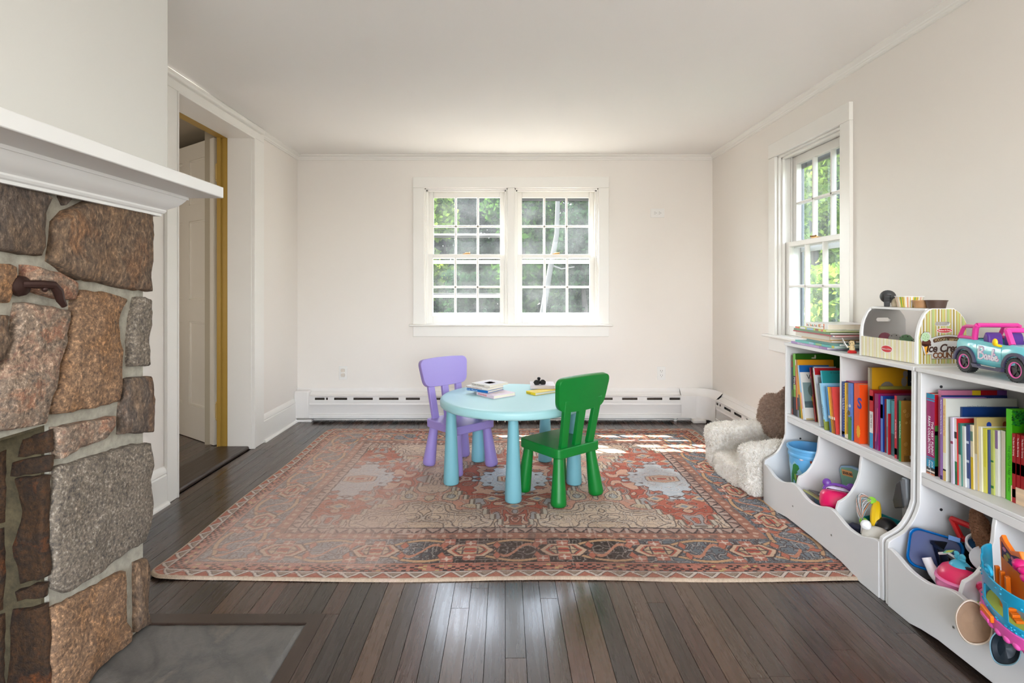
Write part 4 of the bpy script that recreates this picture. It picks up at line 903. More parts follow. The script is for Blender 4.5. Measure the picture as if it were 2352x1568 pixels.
def hedge(label, x0, x1, y0, y1, h, n):
    t = thing('hedge', label, 'hedge', ((x0+x1)/2, (y0+y1)/2, -.6)); rs = np.random.RandomState(n)
    p = np.stack([(rs.rand(n)-.5)*(x1-x0), (rs.rand(n)-.5)*(y1-y0), rs.rand(n)*h], 1); nn = rs.normal(size=(n, 3)); nn /= np.linalg.norm(nn, axis=1)[:, None]; u = np.cross(nn, rs.normal(size=(n, 3))); u /= np.linalg.norm(u, axis=1)[:, None]; v = np.cross(nn, u); s_ = (.3*rs.uniform(.6, 1.3, n))[:, None]
    vs = np.stack([p-u*s_*.5, p-v*s_*.35, p+u*s_*.5, p+v*s_*.35], 1).reshape(-1, 3)
    me = bpy.data.meshes.new('foliage'); me.vertices.add(len(vs)); me.vertices.foreach_set('co', vs.ravel()); me.loops.add(4*n); me.loops.foreach_set('vertex_index', np.arange(4*n)); me.polygons.add(n); me.polygons.foreach_set('loop_start', np.arange(0, 4*n, 4)); me.polygons.foreach_set('loop_total', np.full(n, 4)); me.update(); me.materials.append(LM[2])
    o = bpy.data.objects.new('foliage', me); C.objects.link(o); o.parent = t; o['kind'] = 'stuff'
hedge('tall dark hedge across the back of the garden behind all the trees', -9, 9, 25.5, 27.5, 6.5, 26000)
hedge('dark hedge at the side of the garden, behind the trees of the right wall window', 11.5, 13, 14, 26, 7, 16000)
# deck with white railing outside the back wall
g = G().m(mat((96, 88, 78), .7, .1, 4)); g.box(-4, 5, YB+T+.05, 8.1, -.22, -.12); struct(g.build('deck'))
rl = thing('deck_railing', 'low white deck railing with balusters outside the double window', 'railing', (0, 8.0, -.12))
g = G().m(M_aluw); g.box(-4, 5, -.03, .03, .85, .89); g.build('top_rail', rl); g = G().m(M_aluw); g.box(-4, 5, -.02, .02, .05, .09); g.build('bottom_rail', rl)
bm_ = None
for i in range(72):
    x = -3.95+i*.125
    if bm_ is None:
        g = G().m(M_aluw); g.box(-.016, .016, -.016, .016, .09, .85); bm_ = g.build('baluster', rl); bm_.location.x = x
    else:
        o = bm_.copy(); C.objects.link(o); o.location.x = x
# ---------------------------------------------------------------- books
ZS, ZTOP = .4718, .8422
M_page = mat((232, 222, 200), .8, .08, 200, name='paper'); M_pagew = mat((226, 222, 214), .8, .06, 200)
def cov(c): return mat(c, .34, .03, 14)
def RX(a): return Matrix.Rotation(a, 4, 'X')
TXS = Matrix(((0, 0, -1, 0), (0, -1, 0, 0), (-1, 0, 0, 0), (0, 0, 0, 1)))   # text running down a spine that faces -x
def book(label, x, y, z, t, h, d, c, lean=0, bands=(), front=(), page=None, spine=None, art=None, flat=None, name='picture_book', group='picture books on the shelves'):
    """stands with its spine towards -x and its front cover towards -y; y = near side"""
    le = math.radians(lean)
    if flat is None:
        b_ = thing(name, label, 'book', (x, y, z+t*math.sin(le)+.0004), group=group, rot=(-le, 0, 0))
    else:
        b_ = thing(name, label, 'book', (x, y, z), group=group, rot=flat)
    k = min(.0022, t*.22); inset = .003
    g = G().m(cov(spine or c)); g.box(0, .0016, 0, t, 0, h)
    g.m(cov(c)); g.box(.0016, d, 0, k, 0, h); g.box(.0016, d, t-k, t, 0, h); g.build('cover', b_)
    g = G().m(page or M_page); g.box(.0017, d-inset, k+.0001, t-k-.0001, inset, h-inset); g.build('page_block', b_)
    if bands or front or art:
        g = G()
        for f0, f1, cc_ in bands: g.m(cov(cc_)); g.box(-.0003, .0002, .0002, t-.0002, f0*h, f1*h)
        for x0, x1, f0, f1, cc_ in front: g.m(cov(cc_)); g.box(x0*d, x1*d, -.0004, .0002, f0*h, f1*h)
        if art: art(g, t, h, d)
        if g.v: g.build('printed_cover', b_)
    return b_
def stext(s, size, col, zf, yf=.5, sp=1, off=0.0):
    """lettering running down the spine, starting at height fraction zf"""
    def f(g, t, h, d):
        g.m(cov(col)); g.text(s, size, Matrix.Translation((-.0006, t*yf+size*.35, zf*h)) @ TXS, .0002, 0, off, sp)
    return f
def ftext(s, size, col, xf, zf, off=0.0, rot=0, shear=0):
    def f(g, t, h, d):
        g.m(cov(col)); g.text(s, size, Matrix.Translation((xf*d, -.0007, zf*h)) @ Matrix.Rotation(PI/2, 4, 'X') @ Matrix.Rotation(rot, 4, 'Z'), .0002, shear, off)
    return f
def blobs(lst):
    """flat printed shapes on the front cover: (x, z, rx, rz, colour) fractions of the cover"""
    def f(g, t, h, d):
        for i, (xf, zf, rx, rz, col) in enumerate(lst):
            g.m(cov(col)); g.prism([(xf*d+rx*math.cos(2*PI*k/14), zf*h+rz*math.sin(2*PI*k/14)) for k in range(14)], 'y', -.0005-.00006*i, .0001)
    return f
def alla(*fs):
    def f(g, t, h, d):
        for q in fs: q(g, t, h, d)
    return f
U1 = 'picture books in the farther bookcase'; U2 = 'picture books in the nearer bookcase'
def b1(label, *a, **k): return book(label, *a, group=U1, **k)
def b2(label, *a, **k): return book(label, *a, group=U2, **k)
# left compartment of the farther bookcase, far to near
b1('thin dark green patterned book, first at the far left end of the shelf', 1.489, 2.790, ZS, .012, .305, .20, (40, 62, 52), 1, [(0, .1, (140, 44, 34)), (.1, .3, (60, 50, 42)), (.3, .42, (84, 120, 40)), (.42, .8, (24, 70, 84)), (.8, .9, (150, 44, 30)), (.9, 1, (116, 96, 60))])
b1('tall lime green book with a dark green cover and navy lower spine', 1.488, 2.758, ZS, .024, .316, .24, (38, 92, 14), 1.5, [(0, .3, (26, 32, 48)), (.3, .42, (110, 160, 60)), (.42, .5, (150, 190, 96)), (.5, .64, (30, 36, 52)), (.64, 1, (96, 168, 40))], art=alla(stext('Mira', .02, (226, 230, 226), .62), blobs([(.42, .955, .004, .010, (200, 196, 180)), (.38, .935, .010, .003, (200, 196, 180))])))
b1('thin orange-red book right of the tall lime green book', 1.487, 2.743, ZS, .012, .288, .18, (206, 86, 44), 2.5, [(0, .12, (60, 60, 60)), (.5, .8, (190, 70, 40)), (.9, 1, (200, 200, 200))])
b1('thin tan book with a patterned lower spine, beside the orange-red one', 1.486, 2.727, ZS, .013, .288, .18, (196, 140, 62), 4, [(0, .12, (120, 140, 160)), (.12, .34, (54, 64, 72)), (.34, .5, (210, 160, 90)), (.5, 1, (222, 160, 84))])
b1('amber book with a blue and green foot, beside the tan one', 1.486, 2.709, ZS, .014, .290, .18, (214, 146, 22), 6, [(0, .2, (70, 110, 40)), (.2, .4, (70, 90, 110)), (.4, 1, (226, 160, 30))])
b1('thin yellow book leaning in front of the amber one', 1.484, 2.695, ZS, .009, .25, .10, (232, 176, 40), 8, [(0, 1, (234, 184, 52))])
for i, (c, y, t, h_, lb) in enumerate([((40, 96, 150), 2.622, .010, .300, 'tall thin blue book standing at the back behind the leaning books'), ((206, 206, 194), 2.594, .022, .290, 'cream book standing at the back, beside the thin blue one'), ((52, 130, 112), 2.582, .008, .288, 'thin teal book standing at the back, between cream and red'), ((168, 34, 40), 2.570, .007, .289, 'thin red book standing at the back, beside the teal one'), ((206, 206, 208), 2.515, .030, .285, 'wide grey-white book standing at the back of the shelf')]):
    b1(lb, 1.64, y, ZS, t, h_, .11, c)
LB = 11
b1('pale blue spined book with white cover printed WH and STO, leaning', 1.480, 2.668, ZS, .013, .268, .15, (222, 220, 214), LB, [(0, .2, (230, 226, 220)), (.2, .5, (236, 176, 160)), (.5, 1, (150, 190, 222))],
   [(0, 1, .87, 1, (20, 92, 158)), (.06, 1, .22, .68, (128, 152, 152)), (.06, 1, .22, .34, (112, 136, 150)), (.06, .3, .0, .03, (190, 170, 120))], spine=(170, 196, 220), art=alla(ftext('WHAT', .034, (40, 42, 44), .22, .74), ftext('STORY', .032, (40, 42, 44), .38, .07), blobs([(.36, .53, .022, .030, (96, 112, 106)), (.42, .6, .018, .02, (84, 104, 98)), (.40, .4, .003, .034, (70, 74, 70)), (.45, .30, .020, .026, (198, 128, 28)), (.38, .38, .012, .016, (214, 190, 60))])))
b1('thin dark red speckled book leaning left of the yellow-green one', 1.518, 2.634, ZS, .009, .262, .10, (120, 40, 48), LB, [(0, .5, (176, 52, 40)), (.5, .8, (90, 60, 60)), (.8, 1, (186, 44, 62))])
b1('yellow-green book leaning in the middle of the far compartment', 1.522, 2.611, ZS, .013, .240, .10, (206, 176, 26), LB, [(0, 1, (196, 190, 60))], [(0, .1, 0, 1, (190, 196, 70))], art=blobs([(.06, .06, .003, .003, (40, 40, 40))]))
b1('thin purple and white book leaning right of the yellow-green one', 1.512, 2.594, ZS, .008, .272, .11, (190, 186, 196), LB, [(0, .5, (226, 222, 222)), (.5, 1, (88, 80, 116))])
b1('grey-white picture book with a red top band and leaf spots, leaning', 1.486, 2.542, ZS, .013, .272, .13, (196, 196, 200), LB, [(0, 1, (206, 204, 206))], [(0, 1, .88, 1, (172, 22, 30)), (.08, .9, .70, .84, (150, 150, 152))], art=blobs([(.3, .62, .010, .006, (120, 96, 70)), (.5, .5, .012, .010, (214, 210, 196)), (.35, .4, .012, .007, (214, 176, 60)), (.42, .24, .016, .013, (76, 130, 60))]))
b1('teal storybook with a red letter B on its cover, leaning', 1.49, 2.490, ZS, .011, .268, .20, (20, 132, 134), LB, [(0, 1, (60, 164, 186))], [(.04, 1, .0, .5, (28, 122, 110))], art=alla(ftext('B', .05, (196, 52, 44), .40, .70, .0015), ftext('Little', .018, (222, 190, 60), .42, .86), ftext('A Tiny Golden', .011, (30, 60, 64), .2, .95)))
b1('small sky blue paperback with a yellow and green foot, leaning', 1.472, 2.476, ZS, .012, .212, .13, (150, 200, 226), LB, [(0, .22, (150, 170, 70)), (.22, 1, (166, 212, 232))], [(0, 1, 0, .18, (140, 150, 60)), (.3, .7, .1, .3, (206, 180, 60))], art=alla(stext('Lost Blue Train', .009, (40, 90, 130), .55), blobs([(.5, .7, .012, .008, (40, 110, 160)), (.55, .4, .02, .02, (160, 190, 130))])))
for (c, y, t, h_, lb) in [((66, 140, 200), 2.441, .010, .205, 'thin blue paperback, leftmost of the four leaning against the divider'), ((236, 186, 52), 2.429, .009, .204, 'thin yellow paperback, second of the four leaning against the divider'), ((226, 130, 40), 2.417, .008, .206, 'thin orange paperback, third of the four leaning against the divider'), ((206, 66, 60), 2.4035, .008, .208, 'thin red paperback, nearest of the four leaning against the divider')]:
    b1(lb, 1.475, y, ZS, t, h_, .13, c, 9, [(0, .3, tuple(int(v*.7) for v in c)), (.3, .36, (230, 226, 210))])
# right compartment: slip-cased set, then the rest
YD = 2.383
M_sl = cov((196, 40, 110)); sl_ = thing('book_slipcase', 'magenta cardboard slipcase holding four picture books, beside the shelf divider', 'slipcase', (1.49, 2.306, ZS)); g = G().m(M_sl)
g.box(.012, .17, 0, .072, .0, .0015); g.box(.012, .17, 0, .072, .2445, .246); g.box(.012, .17, .0705, .072, .0015, .2445); g.box(.012, .17, 0, .0015, .0015, .2445); g.box(.168, .17, .0015, .0705, .0015, .2445); g.build('case', sl_)
b1('navy dotted book, farthest in the magenta slipcase', 1.482, 2.357, ZS+.0018, .018, .241, .15, (26, 52, 116), 0, [(0, 1, (36, 66, 132)), (.04, .1, (220, 220, 226))], [(0, .3, 0, 1, (24, 46, 108))], art=alla(stext('Deep Sea Dots', .008, (226, 226, 232), .7, .5), lambda g, t, h, d: [(g.m(cov((214, 216, 226))), g.box(-.0007, 0, t*.12, t*.2, h*k/20, h*k/20+.004)) for k in range(1, 20)]))
b1('thin yellow book in the magenta slipcase', 1.482, 2.345, ZS+.0018, .010, .239, .15, (238, 190, 40), 0, [(0, .06, (236, 226, 206))])
b1('thin gold-brown book in the magenta slipcase', 1.482, 2.333, ZS+.0018, .010, .239, .15, (156, 118, 54), 0, [(0, .08, (236, 226, 206)), (.3, .8, (176, 136, 66))], art=stext('Happy Sheep', .007, (244, 226, 150), .62))
b1('blue book with a cloud and green hill spine, nearest in the magenta slipcase', 1.482, 2.3085, ZS+.0018, .0225, .242, .15, (92, 124, 190), 0, [(0, .4, (78, 132, 48)), (.4, 1, (94, 128, 196))], art=lambda g, t, h, d: [(g.m(cov(c_)), g.prism([(yy+r*math.cos(2*PI*k/12), zz+r*1.1*math.sin(2*PI*k/12)) for k in range(12)], 'x', -.0006, 0)) for yy, zz, r, c_ in ((t*.5, h*.6, .006, (236, 238, 242)), (t*.7, h*.595, .004, (236, 238, 242)), (t*.85, h*.47, .010, (96, 84, 50)), (t*.15, h*.37, .004, (24, 82, 44)), (t*.15, h*.41, .003, (24, 82, 44)))])
b1('thick orange book with a blue letter S, beside the slipcase', 1.486, 2.262, ZS, .036, .248, .20, (232, 76, 20), 0, [(0, 1, (234, 82, 24))], art=lambda g, t, h, d: (g.m(cov((38, 52, 150))), g.text('S', .062, Matrix.Translation((-.0006, t*.40, h*.60)) @ Matrix(((0, 0, -1, 0), (-1, 0, 0, 0), (0, 1, 0, 0), (0, 0, 0, 1))), .0002, 0, .0018), g.m(cov((238, 168, 36))), g.prism([(t*.24+(.018 if k % 2 else .014)*math.cos(2*PI*k/24)*.7, h*.2+(.028 if k % 2 else .024)*math.sin(2*PI*k/24)) for k in range(24)], 'x', -.0006, 0)))
b1('large mustard book with a dark navy half cover lettered SAL, standing behind', 1.515, 2.240, ZS, .014, .322, .235, (204, 148, 22), 0, [(0, 1, (150, 138, 116))], [(.66, 1, 0, 1, (22, 26, 40)), (.0, .03, 0, 1, (150, 130, 90))], art=alla(blobs([(.30, .67, .036, .050, (128, 118, 104)), (.62, .92, .010, .014, (150, 146, 140)), (.60, .82, .012, .020, (150, 146, 140)), (.58, .70, .014, .022, (140, 136, 130)), (.8, .9, .012, .006, (130, 134, 140)), (.75, .82, .010, .005, (120, 124, 132))]), ftext('SAL', .034, (196, 140, 30), .95, .72, .001, PI/2)))
b1('olive book standing behind the red, white and blue one', 1.545, 2.220, ZS, .010, .248, .17, (150, 140, 62), 0)
b1('red, white and blue spined book in the right compartment', 1.497, 2.196, ZS, .021, .236, .17, (150, 22, 34), 0, [(0, .26, (40, 150, 200)), (.26, .63, (222, 220, 216)), (.63, 1, (192, 30, 40)), (.82, .9, (228, 220, 214))], art=alla(stext('ON THE GO', .010, (60, 60, 62), .58), blobs([(.2, .9, .012, .012, (214, 206, 200))])))
b1('purple book with magenta swirls on its spine', 1.498, 2.166, ZS, .022, .226, .15, (150, 24, 96), 0, [(0, .3, (116, 24, 110)), (.3, 1, (142, 30, 90))], art=lambda g, t, h, d: (g.m(cov((214, 96, 130))), g.tube([(-.0004, t*(.2+.5*(k/8)**2), h*(.75-.6*k/8)) for k in range(9)], .0012, 4)))
b1('thin blue book with white lettering, right of the purple one', 1.503, 2.148, ZS, .012, .222, .14, (28, 62, 142), 0, [(0, 1, (92, 128, 200)), (.6, .85, (40, 80, 160))])
b1('thin dark red book, right of the thin blue one', 1.508, 2.135, ZS, .010, .212, .14, (140, 26, 38), 0)
b1('light teal book, right of the dark red one', 1.507, 2.122, ZS, .010, .214, .14, (120, 184, 196), 0, [(.3, .5, (90, 150, 170))])
b1('very thin red booklet between two teal books', 1.502, 2.115, ZS, .004, .16, .14, (186, 30, 44), 0)
b1('dark teal book with a pale title, left of the red and black one', 1.509, 2.092, ZS, .018, .214, .16, (34, 108, 120), 0, [(0, .4, (44, 92, 104)), (.4, 1, (74, 150, 164))], art=ftext('I', .022, (30, 70, 90), .3, .8))
b1('red spined book with a black and white forest cover', 1.497, 2.062, ZS, .013, .240, .17, (96, 92, 94), 0, [(0, 1, (190, 24, 48)), (.06, .16, (236, 226, 226))], art=alla(stext('MY MAGICAL VILLAGE', .0072, (240, 228, 226), .62), blobs([(.18, .85, .008, .03, (44, 44, 46)), (.3, .7, .010, .04, (56, 54, 56)), (.2, .45, .012, .05, (40, 40, 42)), (.34, .4, .012, .06, (150, 148, 150)), (.25, .2, .02, .02, (30, 30, 32))])))
for (c, y, t, h_, x, lb, bd) in [((16, 72, 52), 2.044, .012, .268, 1.575, 'dark green book at the back behind the gold swirl cover', ()), ((150, 24, 40), 2.030, .010, .252, 1.57, 'dark red and blue cover at the back behind the gold swirl cover', ()), ((222, 60, 40), 2.004, .016, .275, 1.575, 'orange-red spine with yellow and green foot, behind the gold swirl cover', [(.7, .76, (226, 196, 40)), (.62, .7, (60, 140, 50))]), ((224, 140, 156), 1.975, .020, .270, 1.57, 'pink spine nearest the side panel, behind the gold swirl cover', ())]:
    b1(lb, x, y, ZS, t, h_, .12, c, 0, bd, front=[(0, .7, .5, .85, (20, 110, 150))] if 'blue cover' in lb else ())
def swirls(g, t, h, d):
    rr = random.Random(3)
    for k in range(46):
        cx, cz, r0 = rr.uniform(.05, .98)*d, rr.uniform(.12, .97)*h, rr.uniform(.005, .014)
        g.m(cov((196, 152, 82) if k % 3 else (170, 120, 50))); pts = [(cx+r0*u*math.cos(u*14), -.0006, cz+r0*u*math.sin(u*14)) for u in [i/16 for i in range(2, 17)]]; g.tube(pts, .0006, 3, False)
b1('gold-brown cover with swirls and the name bess k, nearest in the farther bookcase', 1.488, 2.028, ZS, .012, .228, .20, (140, 98, 34), 0, [(0, 1, (24, 122, 60))], [(.05, 1, 0, .1, (112, 78, 28))], art=alla(swirls, ftext('bess ke', .017, (236, 230, 222), .16, .045, .0006), stext('BUFFALO FLUFFALO', .007, (230, 240, 226), .66)))
# nearer bookcase
b2('thick magenta book titled THE VERY FUNNY FARM COLLECTION with a pig on its cover', 1.490, 1.872, ZS, .036, .282, .20, (176, 20, 30), 0, [(0, .015, (210, 120, 80)), (.015, .03, (60, 40, 36)), (.03, .05, (228, 214, 200)), (.05, .085, (30, 30, 32)), (.085, .19, (10, 138, 176)), (.19, .2, (150, 60, 110)), (.2, .215, (10, 138, 176)), (.215, .91, (158, 18, 98)), (.91, .925, (10, 150, 190)), (.925, .94, (158, 60, 120)), (.94, 1, (10, 138, 176))],
   [(.0, 1, .0, .55, (26, 104, 44)), (.0, .5, .5, .62, (60, 120, 40)), (.0, .6, .0, .12, (110, 50, 90))], art=alla(stext('THE VERY FUNNY', .0135, (240, 228, 236), .66, .28, 1.1, .0003), stext('FARM COLLECTION', .0135, (240, 228, 236), .72, .66, 1.1, .0003), stext('JACK', .009, (230, 240, 244), .165, .28), stext('TICKLE', .009, (230, 240, 244), .175, .64), stext('Little Ape', .006, (226, 226, 226), .07, .5),
   blobs([(.2, .84, .022, .034, (232, 150, 160)), (.13, .95, .008, .012, (236, 160, 170)), (.3, .94, .010, .012, (226, 140, 150)), (.2, .80, .010, .012, (240, 170, 176)), (.18, .88, .003, .004, (40, 30, 30)), (.25, .88, .003, .004, (40, 30, 30)), (.2, .66, .016, .03, (232, 156, 160)), (.2, .50, .03, .026, (120, 20, 40)), (.28, .56, .01, .01, (220, 110, 40)), (.2, .38, .028, .03, (214, 196, 176)), (.22, .25, .026, .05, (196, 104, 66))])))
b2('tall book with pink, yellow, red and purple top edge at the back', 1.50, 1.856, ZS, .013, .300, .225, (120, 70, 110), 0, [(0, 1, (196, 120, 150))], [(0, .47, .6, 1, (186, 112, 140)), (.47, .6, .6, 1, (214, 176, 30)), (.6, .85, .6, 1, (160, 14, 28)), (.85, 1, .6, 1, (96, 50, 120))])
b2('navy book with a row of white dots, behind the grey-white cover', 1.498, 1.847, ZS, .007, .284, .22, (22, 44, 104), 0, art=lambda g, t, h, d: (g.m(cov((214, 218, 230))), [g.box(d*k/34, d*k/34+.002, -.0006, 0, h*.965, h*.965+.002) for k in range(1, 33)]))
b2('thin purple spined book with pale lettering', 1.487, 1.836, ZS, .009, .280, .15, (150, 110, 170), 0, [(0, .05, (60, 50, 100)), (.05, 1, (150, 112, 172))], art=stext('Planet Hotel Travel Games Guide to the Sea', .0065, (232, 222, 238), .97))
b2('large grey-white cover with a cream and orange lettered spine', 1.488, 1.822, ZS, .012, .278, .24, (206, 206, 198), 0, [(0, .12, (216, 186, 112)), (.12, .14, (20, 20, 26)), (.14, .34, (232, 228, 214)), (.34, 1, (232, 208, 150))], art=alla(stext('Very Hungry for Honey and Toast', .0075, (206, 120, 50), .92), ftext('Last Stop Bookshop', .008, (140, 150, 160), .3, .9)))
b2('dark blue cover standing behind the row of thin spines', 1.535, 1.812, ZS, .008, .252, .19, (24, 58, 118), 0)
row = [((214, 206, 222), .22, 'thin lilac-white book, first of the row of thin spines', ((0, .6, (206, 196, 210)), (.6, .64, (150, 50, 90)))), ((196, 40, 40), .218, 'thin white book with red, black and green marks, second of the row of thin spines', ((0, .2, (20, 96, 56)), (.2, .35, (40, 120, 70)), (.35, .7, (226, 222, 212)), (.7, .8, (40, 36, 36)), (.8, 1, (230, 228, 222)))), ((60, 120, 110), .205, 'thin teal book, third of the row of thin spines', ((0, .5, (196, 206, 196)), (.5, 1, (62, 116, 108)))), ((222, 222, 214), .198, 'thin white book, fourth of the row of thin spines', ()), ((50, 66, 118), .206, 'thin navy starred book, fifth of the row of thin spines', ((.0, .15, (206, 214, 230)), (.15, .4, (60, 76, 126)), (.4, .44, (206, 214, 230)), (.44, .7, (60, 76, 126)), (.7, .74, (206, 214, 230)))), ((226, 214, 180), .207, 'thin cream and yellow book, sixth of the row of thin spines', ((.0, .5, (222, 190, 40)), (.75, .9, (110, 140, 120)))),
       ((196, 172, 110), .234, 'tan cover with a blue dot behind, seventh of the row of thin spines', ((0, .5, (206, 200, 190)), (.5, 1, (184, 166, 120)))), ((232, 228, 206), .207, 'thin ivory book, eighth of the row of thin spines', ()), ((214, 206, 70), .205, 'thin lemon book, ninth of the row of thin spines', ((0, .4, (220, 214, 110)),)), ((70, 84, 140), .202, 'thin dark blue booklet, tenth of the row of thin spines', ()), ((196, 206, 110), .204, 'thin lime book with green dots, eleventh of the row of thin spines', ((.1, .14, (60, 130, 60)), (.5, .53, (60, 130, 60)))), ((232, 230, 222), .205, 'thin white book with a lilac corner, twelfth of the row of thin spines', ((.72, 1, (140, 110, 160)),))]
y = 1.806; xs = 1.492
for i, (c, h_, lb, bd) in enumerate(row):
    t = .0098 if i not in (9,) else .006; y -= t+.0004
    b2(lb, xs+.0045*i, y, ZS, t, h_, .13, c, 1.0 if i < 8 else .5, bd, page=M_pagew, art=blobs([(.3, .9, .008, .010, (24, 60, 150)), (.7, .9, .008, .012, (150, 60, 40))]) if 'blue dot' in lb else None)
b2('green board book with red badge and dark lettering down its cover', 1.549, y-.016, ZS, .014, .208, .12, (104, 156, 52), 0, [(0, 1, (214, 206, 186))], art=alla(blobs([(.55, .9, .022, .024, (168, 30, 34))]), ftext('VIRGINIA BROWN', .011, (30, 44, 24), .16, .62, .0003, -PI/2), ftext('HELLO', .03, (140, 32, 30), .62, .6, .001, -PI/2)), page=M_pagew)
def leaves(g, t, h, d):
    rr = random.Random(5)
    for k in range(430):
        u = rr.random(); v = rr.random()**1.2*(.16+.10*max(0, math.sin((u-.35)*4)))+(.14*rr.random() if u > .45 and rr.random() < .4 else 0); a = rr.uniform(-1.2, 1.2); cx, cz = u*d, h*(1-v)-.004; L_ = rr.uniform(.004, .0065)
        g.m(cov(((20, 118, 40), (14, 92, 34), (34, 140, 52), (10, 62, 26))[k % 4])); y_ = -.0005-.0000015*k
        p = [(L_, 0), (0, L_*.4), (-L_, 0), (0, -L_*.4)]; q = [(cx+x_*math.cos(a)-z_*math.sin(a), y_, cz+x_*math.sin(a)+z_*math.cos(a)) for x_, z_ in p]; g.add(q, [(0, 1, 2, 3)])
b2('tall lime green book with a leafy tree along the top of its cover', 1.548, y-.040, ZS, .020, .280, .21, (62, 160, 14), 0, [(0, 1, (84, 196, 24))], art=alla(leaves, stext('THE GENTLE TREE', .011, (30, 110, 20), .60), stext('Howard Oliver', .007, (40, 120, 20), .25)))
yy = y-.042
for i in range(4):
    yy -= .0118
    b2(('red paperback with white lettering and bears, farthest of the four beside the lime book', 'red paperback with white lettering, second of the four beside the lime book', 'red paperback with a blue bear, third of the four beside the lime book', 'red paperback with a teal window, nearest of the four beside the lime book')[i], 1.545+.002*i, yy, ZS, .0112, .210, .12, (150, 22, 30), 0, [(0, 1, (166, 26, 34)), (.42, .58, ((176, 116, 50), (60, 110, 170), (196, 140, 70), (150, 90, 50))[i]), (.08, .2, (200, 110, 40))],
       [(.1, .9, .12, .62, (60, 112, 122)), (.0, 1, 0, .1, (120, 70, 30))], art=stext('The Bears Go Camping', .006, (240, 226, 220), .95))
def can(g, t, h, d):
    g.m(cov((104, 118, 128))); g.prism([(.30*d, .02*h), (.52*d, .02*h), (.54*d, .30*h), (.24*d, .30*h)], 'y', -.0006, 0); g.m(cov((132, 146, 156))); g.prism([(.21*d, .30*h), (.56*d, .30*h), (.55*d, .345*h), (.23*d, .345*h)], 'y', -.0008, 0)
    for k in range(4): g.m(cov((60, 70, 78))); g.prism([((.31+.055*k)*d, .04*h), ((.322+.055*k)*d, .04*h), ((.31+.06*k)*d, .28*h), ((.295+.06*k)*d, .28*h)], 'y', -.0008, 0)
    g.m(cov((176, 110, 40))); g.prism([(.28*d, .35*h), (.46*d, .35*h), (.47*d, .42*h), (.42*d, .48*h), (.44*d, .54*h), (.30*d, .54*h), (.34*d, .48*h), (.27*d, .42*h)], 'y', -.0008, 0); g.m(cov((60, 130, 40))); g.prism([(.25*d, .45*h), (.36*d, .47*h), (.44*d, .46*h), (.44*d, .49*h), (.36*d, .485*h), (.26*d, .50*h)], 'y', -.001, 0)
    g.m(cov((70, 74, 80))); g.prism([(.62*d+.05*math.cos(2*PI*k/24), .42*h+.06*math.sin(2*PI*k/24)) for k in range(24)], 'y', -.0006, 0); g.m(cov((34, 36, 40))); g.prism([(.63*d+.043*math.cos(2*PI*k/24), .42*h+.053*math.sin(2*PI*k/24)) for k in range(24)], 'y', -.0008, 0)
b2('tan storybook with red title letters and a painted dustbin on its cover', 1.535, yy-.028, ZS, .016, .243, .20, (206, 160, 100), 0, [(0, 1, (216, 170, 132)), (.8, .92, (110, 130, 150))], art=alla(can, ftext('O', .034, (170, 30, 32), .46, .79, .002), ftext('Rotten', .034, (170, 30, 32), .20, .68, .0018), ftext('by Dan Elliott', .0085, (40, 34, 30), .30, .615), ftext('FEATURING JIM', .0085, (40, 34, 30), .24, .57), stext("A ROTTEN BIRTHDAY", .007, (120, 140, 150), .7)))
# pale wooden tray at the right edge
tr_ = thing('wooden_tray', 'shallow pale pine tray with finger joints on the middle shelf of the nearer bookcase', 'tray', (1.545, 1.58, ZS))
tw, tl_, th_ = .17, .155, .05
for nm, bx in (('side', (0, .008, -tl_+.07, .07, 0, th_)), ('side', (tw-.008, tw, -tl_+.07, .07, 0, th_)), ('end', (.008, tw-.008, .062, .07, 0, th_)), ('end', (.008, tw-.008, -tl_+.07, -tl_+.078, 0, th_)), ('base', (.008, tw-.008, -tl_+.078, .062, 0, .006))):
    g = G().m(M_pine); g.box(*bx); g.build(nm, tr_, bevel=.001)
g = G().m(M_pine); g.box(.04, .045, -.077, .062, .006, .04); g.build('partition', tr_)
o = thing('wooden_block', 'brown wooden block lying in the pale pine tray', 'toy block', (1.62, 1.60, ZS+.0065), .5); g = G().m(mat((176, 130, 84), .6, .1, 20)); g.box(-.02, .02, -.02, .02, 0, .04); g.build('block', o, bevel=.002)
# ---- pile of books lying on the farther bookcase (spines towards the room)
FL = lambda rz: Euler((PI/2, 0, rz)).to_matrix()
def pile(label, xs_, y0, y1, z, t, d, c, rz=0, bands=(), art=None, page=None):
    """lying flat: spine along -x side from y0 (near) to y1 (far)"""
    L_ = y1-y0
    b_ = thing('picture_book', label, 'book', (xs_, y0, z), rz, 'picture books lying on top of the farther bookcase'); k = min(.002, t*.2)
    g = G().m(cov(c)); g.box(0, .0016, 0, L_, 0, t); g.box(.0016, d, 0, L_, 0, k); g.box(.0016, d, 0, L_, t-k, t); g.build('cover', b_)
    g = G().m(page or M_pagew); g.box(.0017, d-.003, .003, L_-.003, k+.0001, t-k-.0001); g.build('page_block', b_)
    if bands or art:
        g = G()
        for f0, f1, cc_ in bands: g.m(cov(cc_)); g.box(-.0003, .0003, f0*L_, f1*L_, .0003, t-.0003)
        if art: art(g, L_, t)
        g.build('printed_cover', b_)
    return b_
TP = Matrix(((0, 0, -1, 0), (-1, 0, 0, 0), (0, 1, 0, 0), (0, 0, 0, 1)))
def ptext(s, size, col, yf, off=.0):
    def f(g, L_, t): g.m(cov(col)); g.text(s, size, Matrix.Translation((-.0006, yf*L_, t/2-size*.34)) @ TP, .0002, 0, off)
    return f
zz = ZTOP+.0005
